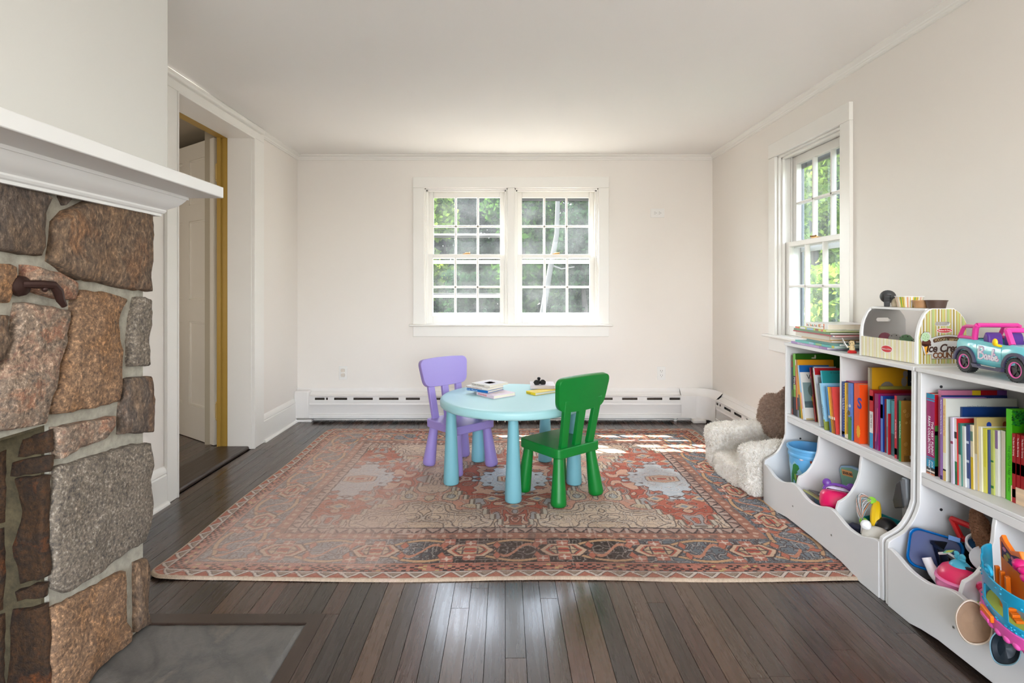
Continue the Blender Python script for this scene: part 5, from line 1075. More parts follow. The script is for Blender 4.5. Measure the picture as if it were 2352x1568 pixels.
spec = [('wide purple picture book lying lowest in the pile on the bookcase', 1.472, 2.47, 2.79, .011, .25, (150, 120, 176), ((0, .12, (150, 110, 170)), (.2, .8, (178, 150, 196))), ptext('Princess Tea Party Stories', .007, (236, 228, 240), .8)),
        ('aqua and yellow picture book, second from the bottom of the pile', 1.482, 2.43, 2.74, .0105, .24, (86, 182, 176), ((0, .06, (214, 206, 90)), (.3, .45, (150, 190, 130)), (.5, .62, (150, 190, 210))), None),
        ('dark teal picture book, third from the bottom of the pile', 1.492, 2.41, 2.67, .0105, .24, (52, 120, 116), ((0, .5, (60, 130, 124)),), None),
        ('tan book with a loose pale board cover, fourth from the bottom of the pile', 1.486, 2.46, 2.72, .009, .23, (206, 178, 144), (), None),
        ('gold edged book with its grey pages showing, fifth from the bottom of the pile', 1.492, 2.48, 2.76, .019, .22, (226, 186, 92), ((0, 1, (206, 200, 186)),), None),
        ('thin crimson book, sixth from the bottom of the pile', 1.480, 2.42, 2.78, .0065, .24, (160, 30, 48), ((0, .05, (230, 226, 226)), (.05, .08, (80, 60, 140))), None),
        ('dark green book, third from the top of the pile', 1.486, 2.47, 2.77, .010, .24, (66, 104, 70), ((0, .9, (84, 124, 86)),), None),
        ('colourful yellow-green spined book, second from the top of the pile', 1.484, 2.50, 2.76, .0095, .22, (184, 196, 70), ((.85, 1, (214, 96, 60)), (.65, .82, (220, 220, 226)), (.38, .6, (140, 180, 210)), (.22, .32, (150, 80, 50)), (.08, .14, (206, 70, 60))), None),
        ('thick white alphabet board book with coloured letters on top of the pile', 1.495, 2.50, 2.69, .026, .20, (236, 234, 232), ((.15, .19, (232, 120, 70)),), None)]
cols = [(206, 60, 50), (236, 150, 50), (60, 130, 190), (70, 160, 90), (150, 90, 170), (226, 180, 50)]
for i, (lb, xs_, y0, y1, t, d, c, bd, art) in enumerate(spec):
    if i == 8:
        def art(g, L_, t):
            u = .96*L_
            for k, ch in enumerate('See, Touch, Feel ABC'):
                if ch != ' ': g.m(cov(cols[k % 6])); g.text(ch, .015 if k < 17 else .02, Matrix.Translation((-.0006, u, t/2-.005)) @ TP, .0002, 0, .0003)
                u -= .0062 if ch not in ',' else .004
            g.m(cov((120, 120, 126))); g.text('for babies', .006, Matrix.Translation((-.0006, .28*L_, t*.4)) @ TP, .0002)
    pile(lb, xs_, y0, y1, zz, t, d, c, (-.02, .03, .0, -.03, .02, -.01, .015, 0, -.02)[i], bd, art, M_page if i == 8 else None); zz += t+.0004
# ---- books on the round table
TZ = RZ+.4803
def tbook(label, x, y, z, a, b_, t, rz, c, art=None, page=None, top=()):
    t *= .74; z = TZ+(z-TZ)*.74
    o = thing('picture_book', label, 'book', (x, y-.012, z), rz, 'books on the round table'); k = min(.0018, t*.16)
    g = G().m(cov(c)); g.box(0, a, 0, .0016, 0, t); g.box(0, a, .0016, b_, 0, k); g.box(0, a, .0016, b_, t-k, t); g.build('cover', o)
    g = G().m(page or M_page); g.box(.003, a-.003, .0017, b_-.003, k+.0001, t-k-.0001); g.build('page_block', o)
    if art or top:
        g = G()
        if art: s, col, sz = art; g.m(cov(col)); g.text(s, sz, Matrix.Translation((.02*a, -.0006, t/2-sz*.35)) @ Matrix.Rotation(PI/2, 4, 'X'), .0002)
        for x0, x1, y0, y1, cc_ in top: g.m(cov(cc_)); g.box(x0*a, x1*a, y0*b_, y1*b_, t-.0001, t+.0004)
        g.build('printed_cover', o)
    return o
# origin at the left end of the spine, spine runs along local x and faces -y
A1 = math.atan2(-.135, .11)
tbook('pale pink book with red title, lowest in the left pile on the round table', -.170, 3.235, TZ, .165, .165, .024, math.atan2(-.13, .108), (226, 206, 220), ('    PETER MOUSE', (206, 40, 60), .013), top=[(.35, .75, .3, .7, (206, 190, 190))])
tbook('blue spined book, third from the top of the left pile on the round table', -.232, 3.285, TZ+.0246, .165, .15, .018, math.atan2(-.10, .13), (14, 104, 176), ('Mr Fox   Where, Fox?', (220, 236, 246), .009))
tbook('white spined book with red title, second in the left pile on the round table', -.238, 3.300, TZ+.0432, .175, .15, .017, math.atan2(-.11, .136), (226, 222, 216), ('Eva Carter  From Head to Toe', (150, 50, 50), .010))
tbook('grey-white book with a flower cover, on top of the left pile on the round table', -.205, 3.315, TZ+.0608, .155, .165, .017, math.atan2(-.105, .115), (214, 210, 202), ('Eva Carter  The Busy Garden', (60, 60, 62), .009), top=[(.1, .9, .1, .9, (206, 200, 206)), (.35, .7, .3, .65, (214, 150, 130)), (.45, .6, .42, .55, (236, 196, 90))])
tbook('yellow spined book, lower of the two on the right of the round table', .128, 3.275, TZ, .085, .19, .021, math.atan2(-.08, .06), (236, 204, 20), ('Sunny Days', (60, 50, 20), .009), M_pagew)
tbook('thick book with grey-brown page edges, upper of the two right on the round table', .157, 3.335, TZ+.0214, .15, .16, .026, -.02, (206, 196, 200), None, mat((128, 116, 104), .8, .1, 200))
sg = thing('toy_sunglasses', 'small folded black toy sunglasses lying on the thick book', 'sunglasses', (.215, 3.373, TZ+.0356), .3)
Mk = mat((20, 20, 22), .25, .05)
for s in (-1, 1): g = G().m(Mk); g.at((s*.021, -.006, .012), (1.1, 0, 0)); g.lathe([(0, -.0025), (.017, -.0025), (.019, 0), (.017, .0025), (0, .0025)], 18); g.build('lens', sg)
g = G().m(Mk); g.tube([(-.012, -.008, .018), (0, -.006, .023), (.012, -.008, .018)], .0025, 8); g.build('bridge', sg)
for s in (-1, 1): g = G().m(Mk); g.tube([(s*.038, -.006, .016), (s*.036, .01, .012), (-s*.01, .022, .004)], .0028, 8); g.build('temple_arm', sg)
o = thing('toy_figure', 'tiny black knob-topped toy beside the sunglasses on the thick book', 'toy', (.213, 3.401, TZ+.0356)); g = G().m(Mk); g.lathe([(0, 0), (.014, 0), (.012, .012), (.006, .02), (.010, .026), (.011, .033), (.007, .04), (0, .042)], 16); g.build('body', o)
# ---------------------------------------------------------------- play ice cream counter on the bookcase
def stripes(name, axis, period, stops, off=0):
    m, nt, b = newmat(name); L = nt.links.new; tc = N(nt, 'ShaderNodeTexCoord'); sp = N(nt, 'ShaderNodeSeparateXYZ'); L(tc.outputs['Object'], sp.inputs[0])
    a = N(nt, 'ShaderNodeMath', operation='MULTIPLY_ADD'); a.inputs[1].default_value = 1/period; a.inputs[2].default_value = 20+off; L(sp.outputs[axis], a.inputs[0]); f = N(nt, 'ShaderNodeMath', operation='FRACT'); L(a.outputs[0], f.inputs[0])
    rp = ramp(nt, stops, 'CONSTANT'); L(f.outputs[0], rp.inputs[0]); L(rp.outputs[0], b.inputs['Base Color']); b.inputs['Roughness'].default_value = .4; return m
YEL, OLV, BRN, GRY, GRN = (206, 188, 112), (158, 136, 58), (96, 62, 30), (206, 204, 200), (166, 180, 120)
ST_ = [(0, GRN), (.17, YEL), (.24, BRN), (.262, YEL), (.30, GRY), (.39, OLV), (.5, GRY), (.58, YEL), (.62, BRN), (.645, YEL), (.70, GRN), (.78, YEL), (.84, BRN), (.862, YEL), (.9, GRY), (.96, OLV)]
ST2 = [(0, (226, 224, 186)), (.15, (222, 208, 150)), (.22, (190, 160, 110)), (.25, (232, 228, 214)), (.36, (206, 180, 120)), (.42, (236, 234, 228)), (.52, (206, 180, 120)), (.58, (232, 226, 190)), (.72, (190, 160, 110)), (.75, (228, 222, 172)), (.88, (232, 230, 222))]
M_s1 = stripes('counter_side_stripes', 'X', .062, ST_); M_s2 = stripes('counter_front_stripes', 'Y', .036, ST2)
M_wp = mat((232, 231, 229), .35, .01)
ic = thing('ice_cream_counter', 'striped play ice cream counter with clear curved front and white frame on the bookcase', 'toy counter', (1.525, 2.000, ZTOP), .11)
# local x = into the wall (0..0.205), y = along (0 near .. 0.278 far)
D_, L_ = .205, .278
prof = [(0, 0), (D_, 0), (D_, .150), (.196, .168), (.18, .187), (.163, .2), (.148, .206), (.060, .206), (.045, .200), (.030, .186), (.016, .160), (.006, .130), (0, .100)]
inner = [(.010, .085), (.012, .128), (.022, .157), (.035, .181), (.049, .194)]
def holed(g, y0, y1):
    """end panel with an oblong hand hole, as four strips around the hole"""
    hx0, hx1, hz0, hz1 = .075, .130, .142, .158
    n = len(prof); cut = lambda lo, hi: [(x, min(max(z, lo), hi)) for x, z in prof]
    low = [(0, 0), (D_, 0), (D_, hz0), (.0095, hz0), (.006, .130), (0, .100)]; g.prism(low, 'y', y0, y1)
    g.prism([(.0095, hz0), (hx0, hz0), (hx0-.004, hz0+.004), (hx0-.006, (hz0+hz1)/2), (hx0-.004, hz1-.004), (hx0, hz1), (.0153, hz1)], 'y', y0, y1)
    g.prism([(hx1, hz0), (D_, hz0), (D_, .150), (.2007, hz1), (hx1, hz1), (hx1+.004, hz1-.004), (hx1+.006, (hz0+hz1)/2), (hx1+.004, hz0+.004)], 'y', y0, y1)
    g.prism([(.0153, hz1), (.2007, hz1), (.196, .168), (.18, .187), (.163, .2), (.148, .206), (.060, .206), (.045, .200), (.030, .186), (.016, .160)], 'y', y0, y1)
for k, (a, b_) in enumerate(((0, .009), (L_-.009, L_))):
    g = G().m(M_wp); holed(g, a, b_); g.build('end_panel', ic)
g = G().m(M_s1)
I0 = g.I; g.I = Matrix.Translation((0, -.0006, 0)); sprof = prof
holed(g, 0, .0006); g.v = [(.008+(p[0])*.955, p[1], p[2]*.985+.0008) for p in g.v]; g.build('striped_side', ic)
g = G().m(M_s2); g.box(-.001, .007, .010, L_-.010, .002, .082); g.build('front_panel', ic)
g = G().m(M_wp); g.box(.045, .165, .009, L_-.009, .196, .2055); g.build('top_board', ic, bevel=.002)
g = G().m(M_wp); g.box(.008, D_, .009, L_-.009, .0, .006); g.build('base_board', ic)
g = G().m(M_wp); g.box(.03, D_-.01, .009, L_-.009, .055, .06); g.build('inner_shelf', ic)
M_clear, nt, b = newmat('clear_plastic'); L = nt.links.new; nt.nodes.remove(b); out = nt.nodes['Material Output']; t_ = N(nt, 'ShaderNodeBsdfTransparent'); t_.inputs[0].default_value = (.93, .92, .94, 1); q_ = N(nt, 'ShaderNodeBsdfGlossy', i_Roughness=.06); f_ = N(nt, 'ShaderNodeFresnel', i_IOR=1.5); mx = N(nt, 'ShaderNodeMixShader'); L(f_.outputs[0], mx.inputs[0]); L(t_.outputs[0], mx.inputs[1]); L(q_.outputs[0], mx.inputs[2]); L(mx.outputs[0], out.inputs[0])
g = G().m(M_clear); o_ = inner; vs = [(x, .009, z) for x, z in o_]+[(x, L_-.009, z) for x, z in o_]; n = len(o_); g.add(vs, [(i, i+1, n+i+1, n+i) for i in range(n-1)]); g.build('clear_front', ic)
# printed signs: red maker's oval on side and front, shop sign on the side
def side_print(g):
    F = lambda x, z: Matrix.Translation((x, -.0016, z)) @ Matrix.Rotation(PI/2, 4, 'X')
    def poly(c, pts, lift): g.m(cov(c)); g.prism(pts, 'y', -.0012-lift, -.0006)
    ell = lambda cx, cz, rx, rz, n=28: [(cx+rx*math.cos(2*PI*k/n), cz+rz*math.sin(2*PI*k/n)) for k in range(n)]
    poly((240, 236, 232), ell(.113, .124, .0325, .0095), 0); poly((196, 24, 34), ell(.113, .124, .0305, .0078), .0002)
    g.m(cov((240, 232, 230))); g.text('Melissa & Doug', .0082, F(.0865, .1215), .0001, .25, .0001)
    # pale grey sign shape with dark outline
    sign = [(.036, .036), (.060, .036), (.060, .020), (.185, .020), (.192, .03), (.192, .098), (.175, .104), (.13, .108), (.085, .104), (.058, .096), (.05, .118), (.03, .119), (.018, .108), (.014, .094), (.020, .078), (.022, .062), (.032, .034)]
    cx = sum(p[0] for p in sign)/len(sign); cz = sum(p[1] for p in sign)/len(sign)
    poly((74, 48, 34), [(cx+(x-cx)*1.02, cz+(z-cz)*1.035) for x, z in sign], .0002); poly((206, 204, 202), sign, .0004)
    # cone with two scoops
    poly((226, 158, 44), [(.026, .074), (.052, .074), (.045, .042), (.036, .034)], .0006); poly((84, 40, 30), ell(.038, .080, .0185, .014), .0007); poly((74, 34, 26), [(.018, .076), (.058, .074), (.056, .066), (.046, .070), (.034, .064), (.022, .068)], .0007)
    poly((176, 206, 164), ell(.034, .101, .0175, .0165), .0009)
    for dx, dz in ((-.006, .006), (.004, .008), (.0, .0), (-.009, -.004), (.009, -.002), (-.002, -.008), (.008, -.010)): poly((60, 40, 34), ell(.034+dx, .101+dz, .0014, .001, 8), .0011)
    band = [(.066, .082), (.07, .079)]+[(.07+.12*i/8, .079+.010*math.sin(PI*i/8)*.8) for i in range(1, 9)]+[(.192, .092)]+[(.19-.12*i/8, .094+.010*math.sin(PI*i/8)*.8) for i in range(9)]+[(.065, .09)]
    poly((86, 50, 34), band, .0006)
    g.m(cov((232, 214, 160))); g.text('SCOOP', .0135, F(.071, .0835) @ Matrix.Rotation(.08, 4, 'Z'), .0002, 0, .0005); g.text('SERVE', .0135, F(.131, .0855) @ Matrix.Rotation(-.04, 4, 'Z'), .0002, 0, .0005); g.m(cov((176, 206, 164))); g.text('&', .015, F(.1155, .086), .0002)
    g.m(cov((64, 34, 26))); g.text('Ice Cream', .041, F(.036, .045), .0003, .22, .0012, .94); g.m(cov((122, 72, 36))); g.text('COUNTER', .0285, F(.064, .0225), .0003, 0, .0012, .86)
g = G(); side_print(g); g.build('printed_sign', ic)
g = G(); ell = lambda cy, cz, ry, rz: [(cy+ry*math.cos(2*PI*k/28), cz+rz*math.sin(2*PI*k/28)) for k in range(28)]
g.m(cov((240, 236, 232))); g.prism(ell(.135, .042, .028, .0145), 'x', -.0016, -.0008); g.m(cov((204, 34, 44))); g.prism(ell(.135, .042, .026, .0128), 'x', -.0019, -.0008); g.m(cov((240, 232, 230))); g.text('Melissa & Doug', .0078, Matrix.Translation((-.0022, .160, .039)) @ TP, .0001, .25); g.build('printed_sign', ic)
# play scoops inside the counter
for k, (c, y) in enumerate((((206, 96, 130), .215), ((228, 226, 222), .165), ((128, 196, 136), .112))):
    lb = ('pink play scoop inside the ice cream counter', 'white dotted play scoop inside the ice cream counter', 'mint dotted play scoop inside the ice cream counter')[k]
    p_ = ic.matrix_basis @ Vector((.062, y, .0605)); o = thing('play_scoop', lb, 'toy food', (1.525+.062*math.cos(.11)-y*math.sin(.11), 2.0+.062*math.sin(.11)+y*math.cos(.11), ZTOP+.0605), .11, 'play scoops in the ice cream counter')
    g = G().m(mat(c, .4, .03)); g.lathe([(0, 0), (.021, 0), (.025, .004), (.024, .014), (.02, .028), (.012, .037), (0, .04)], 22); g.build('scoop', o)
    if k:
        g = G().m(mat((60, 44, 40), .4))
        for j in range(10): a = j*2.4; z = .008+.028*((j*7) % 10)/10; r = .0238*(1-(max(0, z-.014)/.03)**2*.8); g.ball((r*math.cos(a), r*math.sin(a), z), .0022, 6, 4)
        g.build('chips', o)
for k, z in enumerate((0, .001)): pass
o = thing('play_card', 'dull green folded card pack lying inside the ice cream counter', 'toy', (1.582, 2.03, ZTOP+.0605), .1); g = G().m(mat((124, 140, 126), .5, .2, 60)); g.box(-.04, .04, 0, .06, 0, .018); g.build('pack', o, bevel=.003)
zt = ZTOP+.2062
def on_top(y, x): return (1.525+x*math.cos(.11)-y*math.sin(.11), 2.0+x*math.sin(.11)+y*math.cos(.11), zt)
M_char = mat((62, 62, 64), .45, .1, 20); M_bl = mat((38, 38, 40), .4)
o = thing('toy_scooper', 'dark grey toy ice cream scooper standing on the striped counter', 'toy', on_top(.235, .09), .9)
g = G().m(M_char); g.at((.018, 0, .034), (0, 1.25, 0)); g.lathe([(0, 0), (.016, .002), (.026, .010), (.029, .02), (.027, .02), (.022, .011), (0, .006)], 22); g.build('bowl', o)
g = G().m(M_char); g.prism([(-.030, 0), (-.004, 0), (-.002, .02), (-.010, .030), (-.008, .045), (-.020, .050), (-.030, .042), (-.026, .028), (-.034, .02)], 'y', -.010, .010); g.build('grip', o, bevel=.002)
g = G().m(M_bl); g.at((-.018, -.0125, .04), (PI/2, 0, 0)); g.lathe([(0, -.003), (.008, -.003), (.008, .003), (0, .003)], 14); g.build('trigger', o)
o = thing('play_cone', 'cream play ice cream cone lying beside the grey scooper', 'toy food', on_top(.205, .10), 0); g = G().m(mat((222, 206, 180), .5, .05)); g.lathe([(0, 0), (.013, 0), (.016, .012), (.013, .026), (.006, .034), (0, .036)], 18); g.build('cone', o)
def cup(label, loc, r0, r1, h, mt, lip):
    o = thing('play_cup', label, 'toy cup', loc); g = G().m(mt); g.lathe([(0, 0), (r0, 0), (r1, h), (r1-.0015, h), (r0-.0015, .002), (0, .002)], 28); g.build('cup_wall', o)
    g = G().m(lip); g.lathe([(r1-.0015, h-.003), (r1+.0015, h-.003), (r1+.002, h), (r1-.001, h+.0005), (r1-.0015, h-.003)], 28); g.build('rim', o); return o
m, nt, b = newmat('cup_stripes'); L = nt.links.new; tc = N(nt, 'ShaderNodeTexCoord'); gr = N(nt, 'ShaderNodeTexGradient', gradient_type='RADIAL'); L(tc.outputs['Object'], gr.inputs[0]); a = N(nt, 'ShaderNodeMath', operation='MULTIPLY'); a.inputs[1].default_value = 6; f = N(nt, 'ShaderNodeMath', operation='FRACT'); L(gr.outputs['Fac'], a.inputs[0]); L(a.outputs[0], f.inputs[0])
rp = ramp(nt, [(0, (230, 226, 222)), (.14, (226, 196, 60)), (.24, (110, 160, 90)), (.34, (226, 196, 60)), (.44, (120, 90, 40)), (.48, (222, 206, 130)), (.6, (232, 228, 224)), (.72, (222, 160, 120)), (.84, (232, 228, 224)), (.94, (226, 190, 50))], 'CONSTANT'); L(f.outputs[0], rp.inputs[0]); L(rp.outputs[0], b.inputs['Base Color'])
cup('striped yellow and white paper play cup on the ice cream counter', on_top(.145, .105), .038, .047, .044, m, M_wp)
cup('light brown play bowl on the ice cream counter', on_top(.078, .095), .024, .029, .029, mat((178, 134, 92), .5, .05), mat((190, 146, 104), .5))
cup('dark brown play bowl on the ice cream counter', on_top(.025, .105), .028, .034, .030, mat((82, 62, 52), .5, .05), mat((92, 70, 58), .5))

# ---------------------------------------------------------------- toy car
car = thing('toy_car', 'turquoise open-top toy car with pink roll bars and black wheels, lettered on the door', 'toy car', (1.605, 1.702, ZTOP), math.atan2(-.99, -.10))
M_tq = mat((120, 212, 222), .22, .02, 6, coat=.4); M_pk = mat((222, 60, 150), .3, .03); M_nv = mat((66, 62, 88), .45, .05); M_tire = mat((44, 44, 46), .6, .08, 60); M_hub = mat((24, 24, 26), .3); M_pur = mat((84, 42, 140), .4, .05)
WB = .102; WR = .0365
# body: lofted cross-sections along the length, wheel arches cut by dark fenders
secs = [(-.152, .052, .100, .060), (-.148, .040, .112, .068), (-.12, .040, .114, .072), (-.06, .034, .112, .073), (0, .032, .108, .073), (.055, .034, .106, .073), (.075, .036, .110, .073), (.12, .042, .104, .070), (.155, .044, .096, .064), (.166, .050, .088, .056)]
vs = []; fs = []
def secpts(x, zb, zt_, w_):
    return [(x, -w_*.9, zb), (x, -w_, zb+.012), (x, -w_, zt_-.022), (x, -w_*.97, zt_-.010), (x, -w_*.88, zt_), (x, w_*.88, zt_), (x, w_*.97, zt_-.010), (x, w_, zt_-.022), (x, w_, zb+.012), (x, w_*.9, zb)]
for s in secs: vs += secpts(*s)
n = 10
for j in range(len(secs)-1):
    for i in range(n):
        if 2 <= j <= 4 and i == 4: continue        # open cockpit
        fs.append((j*n+i, j*n+(i+1) % n, (j+1)*n+(i+1) % n, (j+1)*n+i))
fs += [tuple(range(n-1, -1, -1)), tuple(range((len(secs)-1)*n, len(secs)*n))]
g = G().m(M_tq); g.add(vs, fs); g.build('body', car, bevel=.003)
g = G().m(M_tq); g.box(-.12, .055, -.062, .062, .044, .05); g.box(.053, .058, -.062, .062, .05, .104); g.box(-.121, -.117, -.062, .062, .05, .11); g.build('cabin_floor', car)
for s in (-1, 1):
    g = G().m(M_nv); y0, y1 = (s*.0705, s*.079) if s > 0 else (s*.079, s*.0705)
    for cx in (-WB, WB):
        arc = [(cx+(WR+.013)*math.cos(a), .038+(WR+.013)*math.sin(a)) for a in [PI*i/14 for i in range(15)]]+[(cx+(WR+.003)*math.cos(a), .038+(WR+.003)*math.sin(a)) for a in [PI-PI*i/14 for i in range(15)]]
        g.prism(arc, 'y', y0, y1)
    g.prism([(-WB+.045, .024), (WB-.045, .024), (WB-.040, .036), (WB-.062, .036), (WB-.068, .031), (-WB+.068, .031), (-WB+.062, .036), (-WB+.038, .036)], 'y', y0 if s > 0 else y0-.004, y1+.004 if s > 0 else y1); g.build('fender_trim', car, bevel=.001)
    for cx in (-WB, WB): g = G().m(M_hub); g.tube([(cx, s*.055, .038), (cx, s*.0712, .038)], WR+.002, 20); g.build('wheel_arch', car)
    # pressed door outline
    g = G().m(mat((56, 150, 164), .3)); yy_ = s*.0732; q0, q1 = min(yy_, yy_-s*.001), max(yy_, yy_-s*.001)
    g.box(-.052, -.051, q0, q1, .046, .10); g.box(.047, .048, q0, q1, .046, .098); g.box(-.052, .048, q0, q1, .045, .046); g.box(-.045, -.028, q0, q1, .0935, .095); g.build('door_seam', car)
for cx in (-WB, WB):
    for s in (-1, 1):
        wq = bpy.data.objects.new('wheel', None); C.objects.link(wq); wq.parent = car; wq.location = (cx, s*.064, .0368)
        g = G().m(M_tire); nb = 36; ow = .0125
        ringp = [(.023, -ow), (.0335, -ow), (WR-.001, -ow+.003), (WR-.001, ow-.003), (.0335, ow), (.023, ow), (.023, -ow)]
        g.lathe([(r, z) for r, z in ringp], 48)
        for k in range(30):
            a = 2*PI*k/30; g.at((WR*math.cos(a)*.985, WR*math.sin(a)*.985, 0), (0, 0, a)); g.box(-.001, .0014, -.0018, .0018, -ow+.001, ow-.001); g.at()
        g.v = [(p[0], p[2], p[1]) for p in g.v]; g.build('tyre', wq)
        g = G().m(M_hub); g.lathe([(0, -.004), (.0225, -.004), (.0225, .004), (0, .004)], 30)
        for k in range(5):
            a = 2*PI*k/5+.3; g.at((0, 0, 0), (0, 0, a)); g.box(.004, .0215, -.0035, .0035, s*.004 if s > 0 else s*.009, .009*s if s > 0 else s*.004); g.at()
        g.lathe([(0, -.010), (.006, -.010), (.006, .010), (0, .010)], 14); g.v = [(p[0], p[2], p[1]) for p in g.v]; g.build('hub', wq)
        g = G().m(mat((232, 92, 170), .3)); g.lathe([(.0215, .009), (.0242, .009), (.0242, .0128), (.0215, .0128), (.0215, .009)] if s > 0 else [(.0215, -.009), (.0242, -.009), (.0242, -.0128), (.0215, -.0128), (.0215, -.009)], 36); g.v = [(p[0], p[2], p[1]) for p in g.v]; g.build('rim_ring', wq)
for s in (-1, 1):
    g = G().m(M_pk); y = s*.062
    g.tube([(-.142, y, .116), (-.122, y, .150), (-.108, y, .154), (-.062, y, .155)], .0062, 8); g.tube([(-.075, y, .112), (-.070, y, .15), (-.062, y, .160)], .0085, 8); g.tube([(-.145, y, .116), (-.07, y, .116)], .006, 8); g.build('roll_bar', car)
    g = G().m(M_pk); g.tube([(.072, s*.06, .108), (.050, s*.058, .152)], .0085, 8); g.build('windscreen_post', car)
    g = G().m(mat((238, 196, 20), .3)); g.ball((.036, s*.082, .113), (.009, .006, .012), 14, 10); g.tube([(.04, s*.066, .101), (.038, s*.08, .105)], .004, 6); g.build('wing_mirror', car)
    g = G().m(M_pur); g.prism([(-.045+.0, .050), (-.022, .050), (-.030, .125), (-.036, .138), (-.046, .139), (-.054, .12)], 'y', s*.031-.022, s*.031+.022); g.box(-.035, .012, s*.031-.022, s*.031+.022, .05, .072); g.build('seat', car, bevel=.009, seg=3)
g = G().m(M_pk); g.tube([(-.066, -.062, .160), (-.066, .062, .160)], .0075, 8); g.build('roll_bar', car)
g = G().m(M_pk); g.tube([(.050, -.062, .152), (.050, .062, .152)], .008, 8); g.build('windscreen_post', car)
g = G().m(mat((150, 92, 54), .6)); g.ball((.0, -.045, .098), .008, 10, 8); g.build('steering_knob', car)
# script lettering drawn as strokes on both doors
B_ = [[(.06, .10), (.02, .55), (.10, 1.0), (.30, 1.02), (.36, .80), (.14, .58), (.34, .5), (.36, .22), (.16, .04), (.02, .12)], [(.12, .95), (.08, .5), (.03, .02)],
      [(.60, .40), (.50, .42), (.44, .22), (.50, .10), (.58, .22), (.62, .40), (.60, .12), (.66, .10)], [(.68, .10), (.72, .42), (.74, .36), (.80, .38), (.79, .12), (.84, .10)],
      [(.86, .10), (.95, .5), (1.02, .88), (.98, .96), (.94, .8), (.90, .3), (.90, .10), (.98, .08), (1.03, .24), (.96, .34)], [(1.06, .36), (1.05, .12), (1.10, .10)], [(1.12, .20), (1.22, .28), (1.20, .40), (1.13, .34), (1.13, .12), (1.24, .08), (1.32, .24)]]
def script(g, s, mt, r, lift):
    g.m(mt); S = .047; yv = s*(.0732+lift); x0 = -.046 if s < 0 else .038
    for st in B_:
        P_ = [Vector(p) for p in st]; pts = []
        for i in range(len(P_)-1):
            a0, a1, a2, a3 = P_[max(i-1, 0)], P_[i], P_[i+1], P_[min(i+2, len(P_)-1)]
            for k in range(5):
                t_ = k/5; q = .5*((2*a1)+(a2-a0)*t_+(2*a0-5*a1+4*a2-a3)*t_*t_+(3*a1-a0-3*a2+a3)*t_**3); pts.append(q)
        pts.append(P_[-1])
        for z_k in range(len(pts)-1):
            pass
        g.tube([(x0+(1 if s < 0 else -1)*p.x*S*1.35, yv, .052+p.y*S*.82) for p in pts], [r]*len(pts), 8, True, (0, 1, 0))
    xi, zi = 1.07, .55; g.ball((x0+(1 if s < 0 else -1)*xi*S*1.35, yv, .052+zi*S*.82), (r*1.2, r*.3, r*1.2), 8, 6)
for s in (-1, 1):
    g = G(); script(g, s, mat((214, 120, 180), .35), .0031, .0003); script(g, s, mat((226, 232, 236), .35), .0021, .0010); g.build('door_lettering', car)

# ---------------------------------------------------------------- puppy figurine
pup = thing('puppy_figurine', 'little cream puppy figurine with black ears, silver blade and red base', 'figurine', (1.512, 2.352, ZTOP), -2.5)
M_cr = mat((226, 200, 150), .35, .03); M_bk = mat((34, 28, 28), .35); M_rd = mat((196, 26, 28), .25)
g = G().m(M_rd); g.lathe([(0, 0), (.017, 0), (.018, .005), (.014, .012), (0, .016)], 20); g.build('base', pup)
g = G().m(M_cr); g.tube([(0, 0, .010), (0, 0, .022), (.001, 0, .034)], [.010, .0105, .007], 12); g.ball((0, 0, .014), .011, 12, 8); g.tube([(.004, .008, .028), (.012, .012, .022)], [.003, .003], 8); g.tube([(.004, -.008, .028), (.014, -.013, .026)], [.003, .003], 8); g.build('body', pup)
g = G().m(M_cr); g.ball((.002, 0, .043), (.0115, .012, .0115), 16, 12); g.ball((.012, 0, .040), (.006, .006, .005), 12, 8); g.build('head', pup)
for s in (-1, 1):
    g = G().m(M_bk); g.ball((-.001, s*.0115, .046), (.005, .003, .009), 10, 8); g.build('ear', pup)
    g = G().m(M_bk); g.ball((.0125, s*.0045, .046), (.0012, .0016, .0022), 8, 6); g.build('eye', pup)
g = G().m(M_bk); g.ball((.018, 0, .0415), .002, 8, 6); g.build('nose', pup)
g = G().m(mat((196, 192, 184), .3, metal=.5)); g.tube([(.014, -.013, .022), (.018, -.024, .042), (.016, -.034, .064)], [.003, .004, .0025], 8, True, (1, 0, 0)); g.build('blade', pup)
# ---------------------------------------------------------------- toys in the bins
BF = .0585
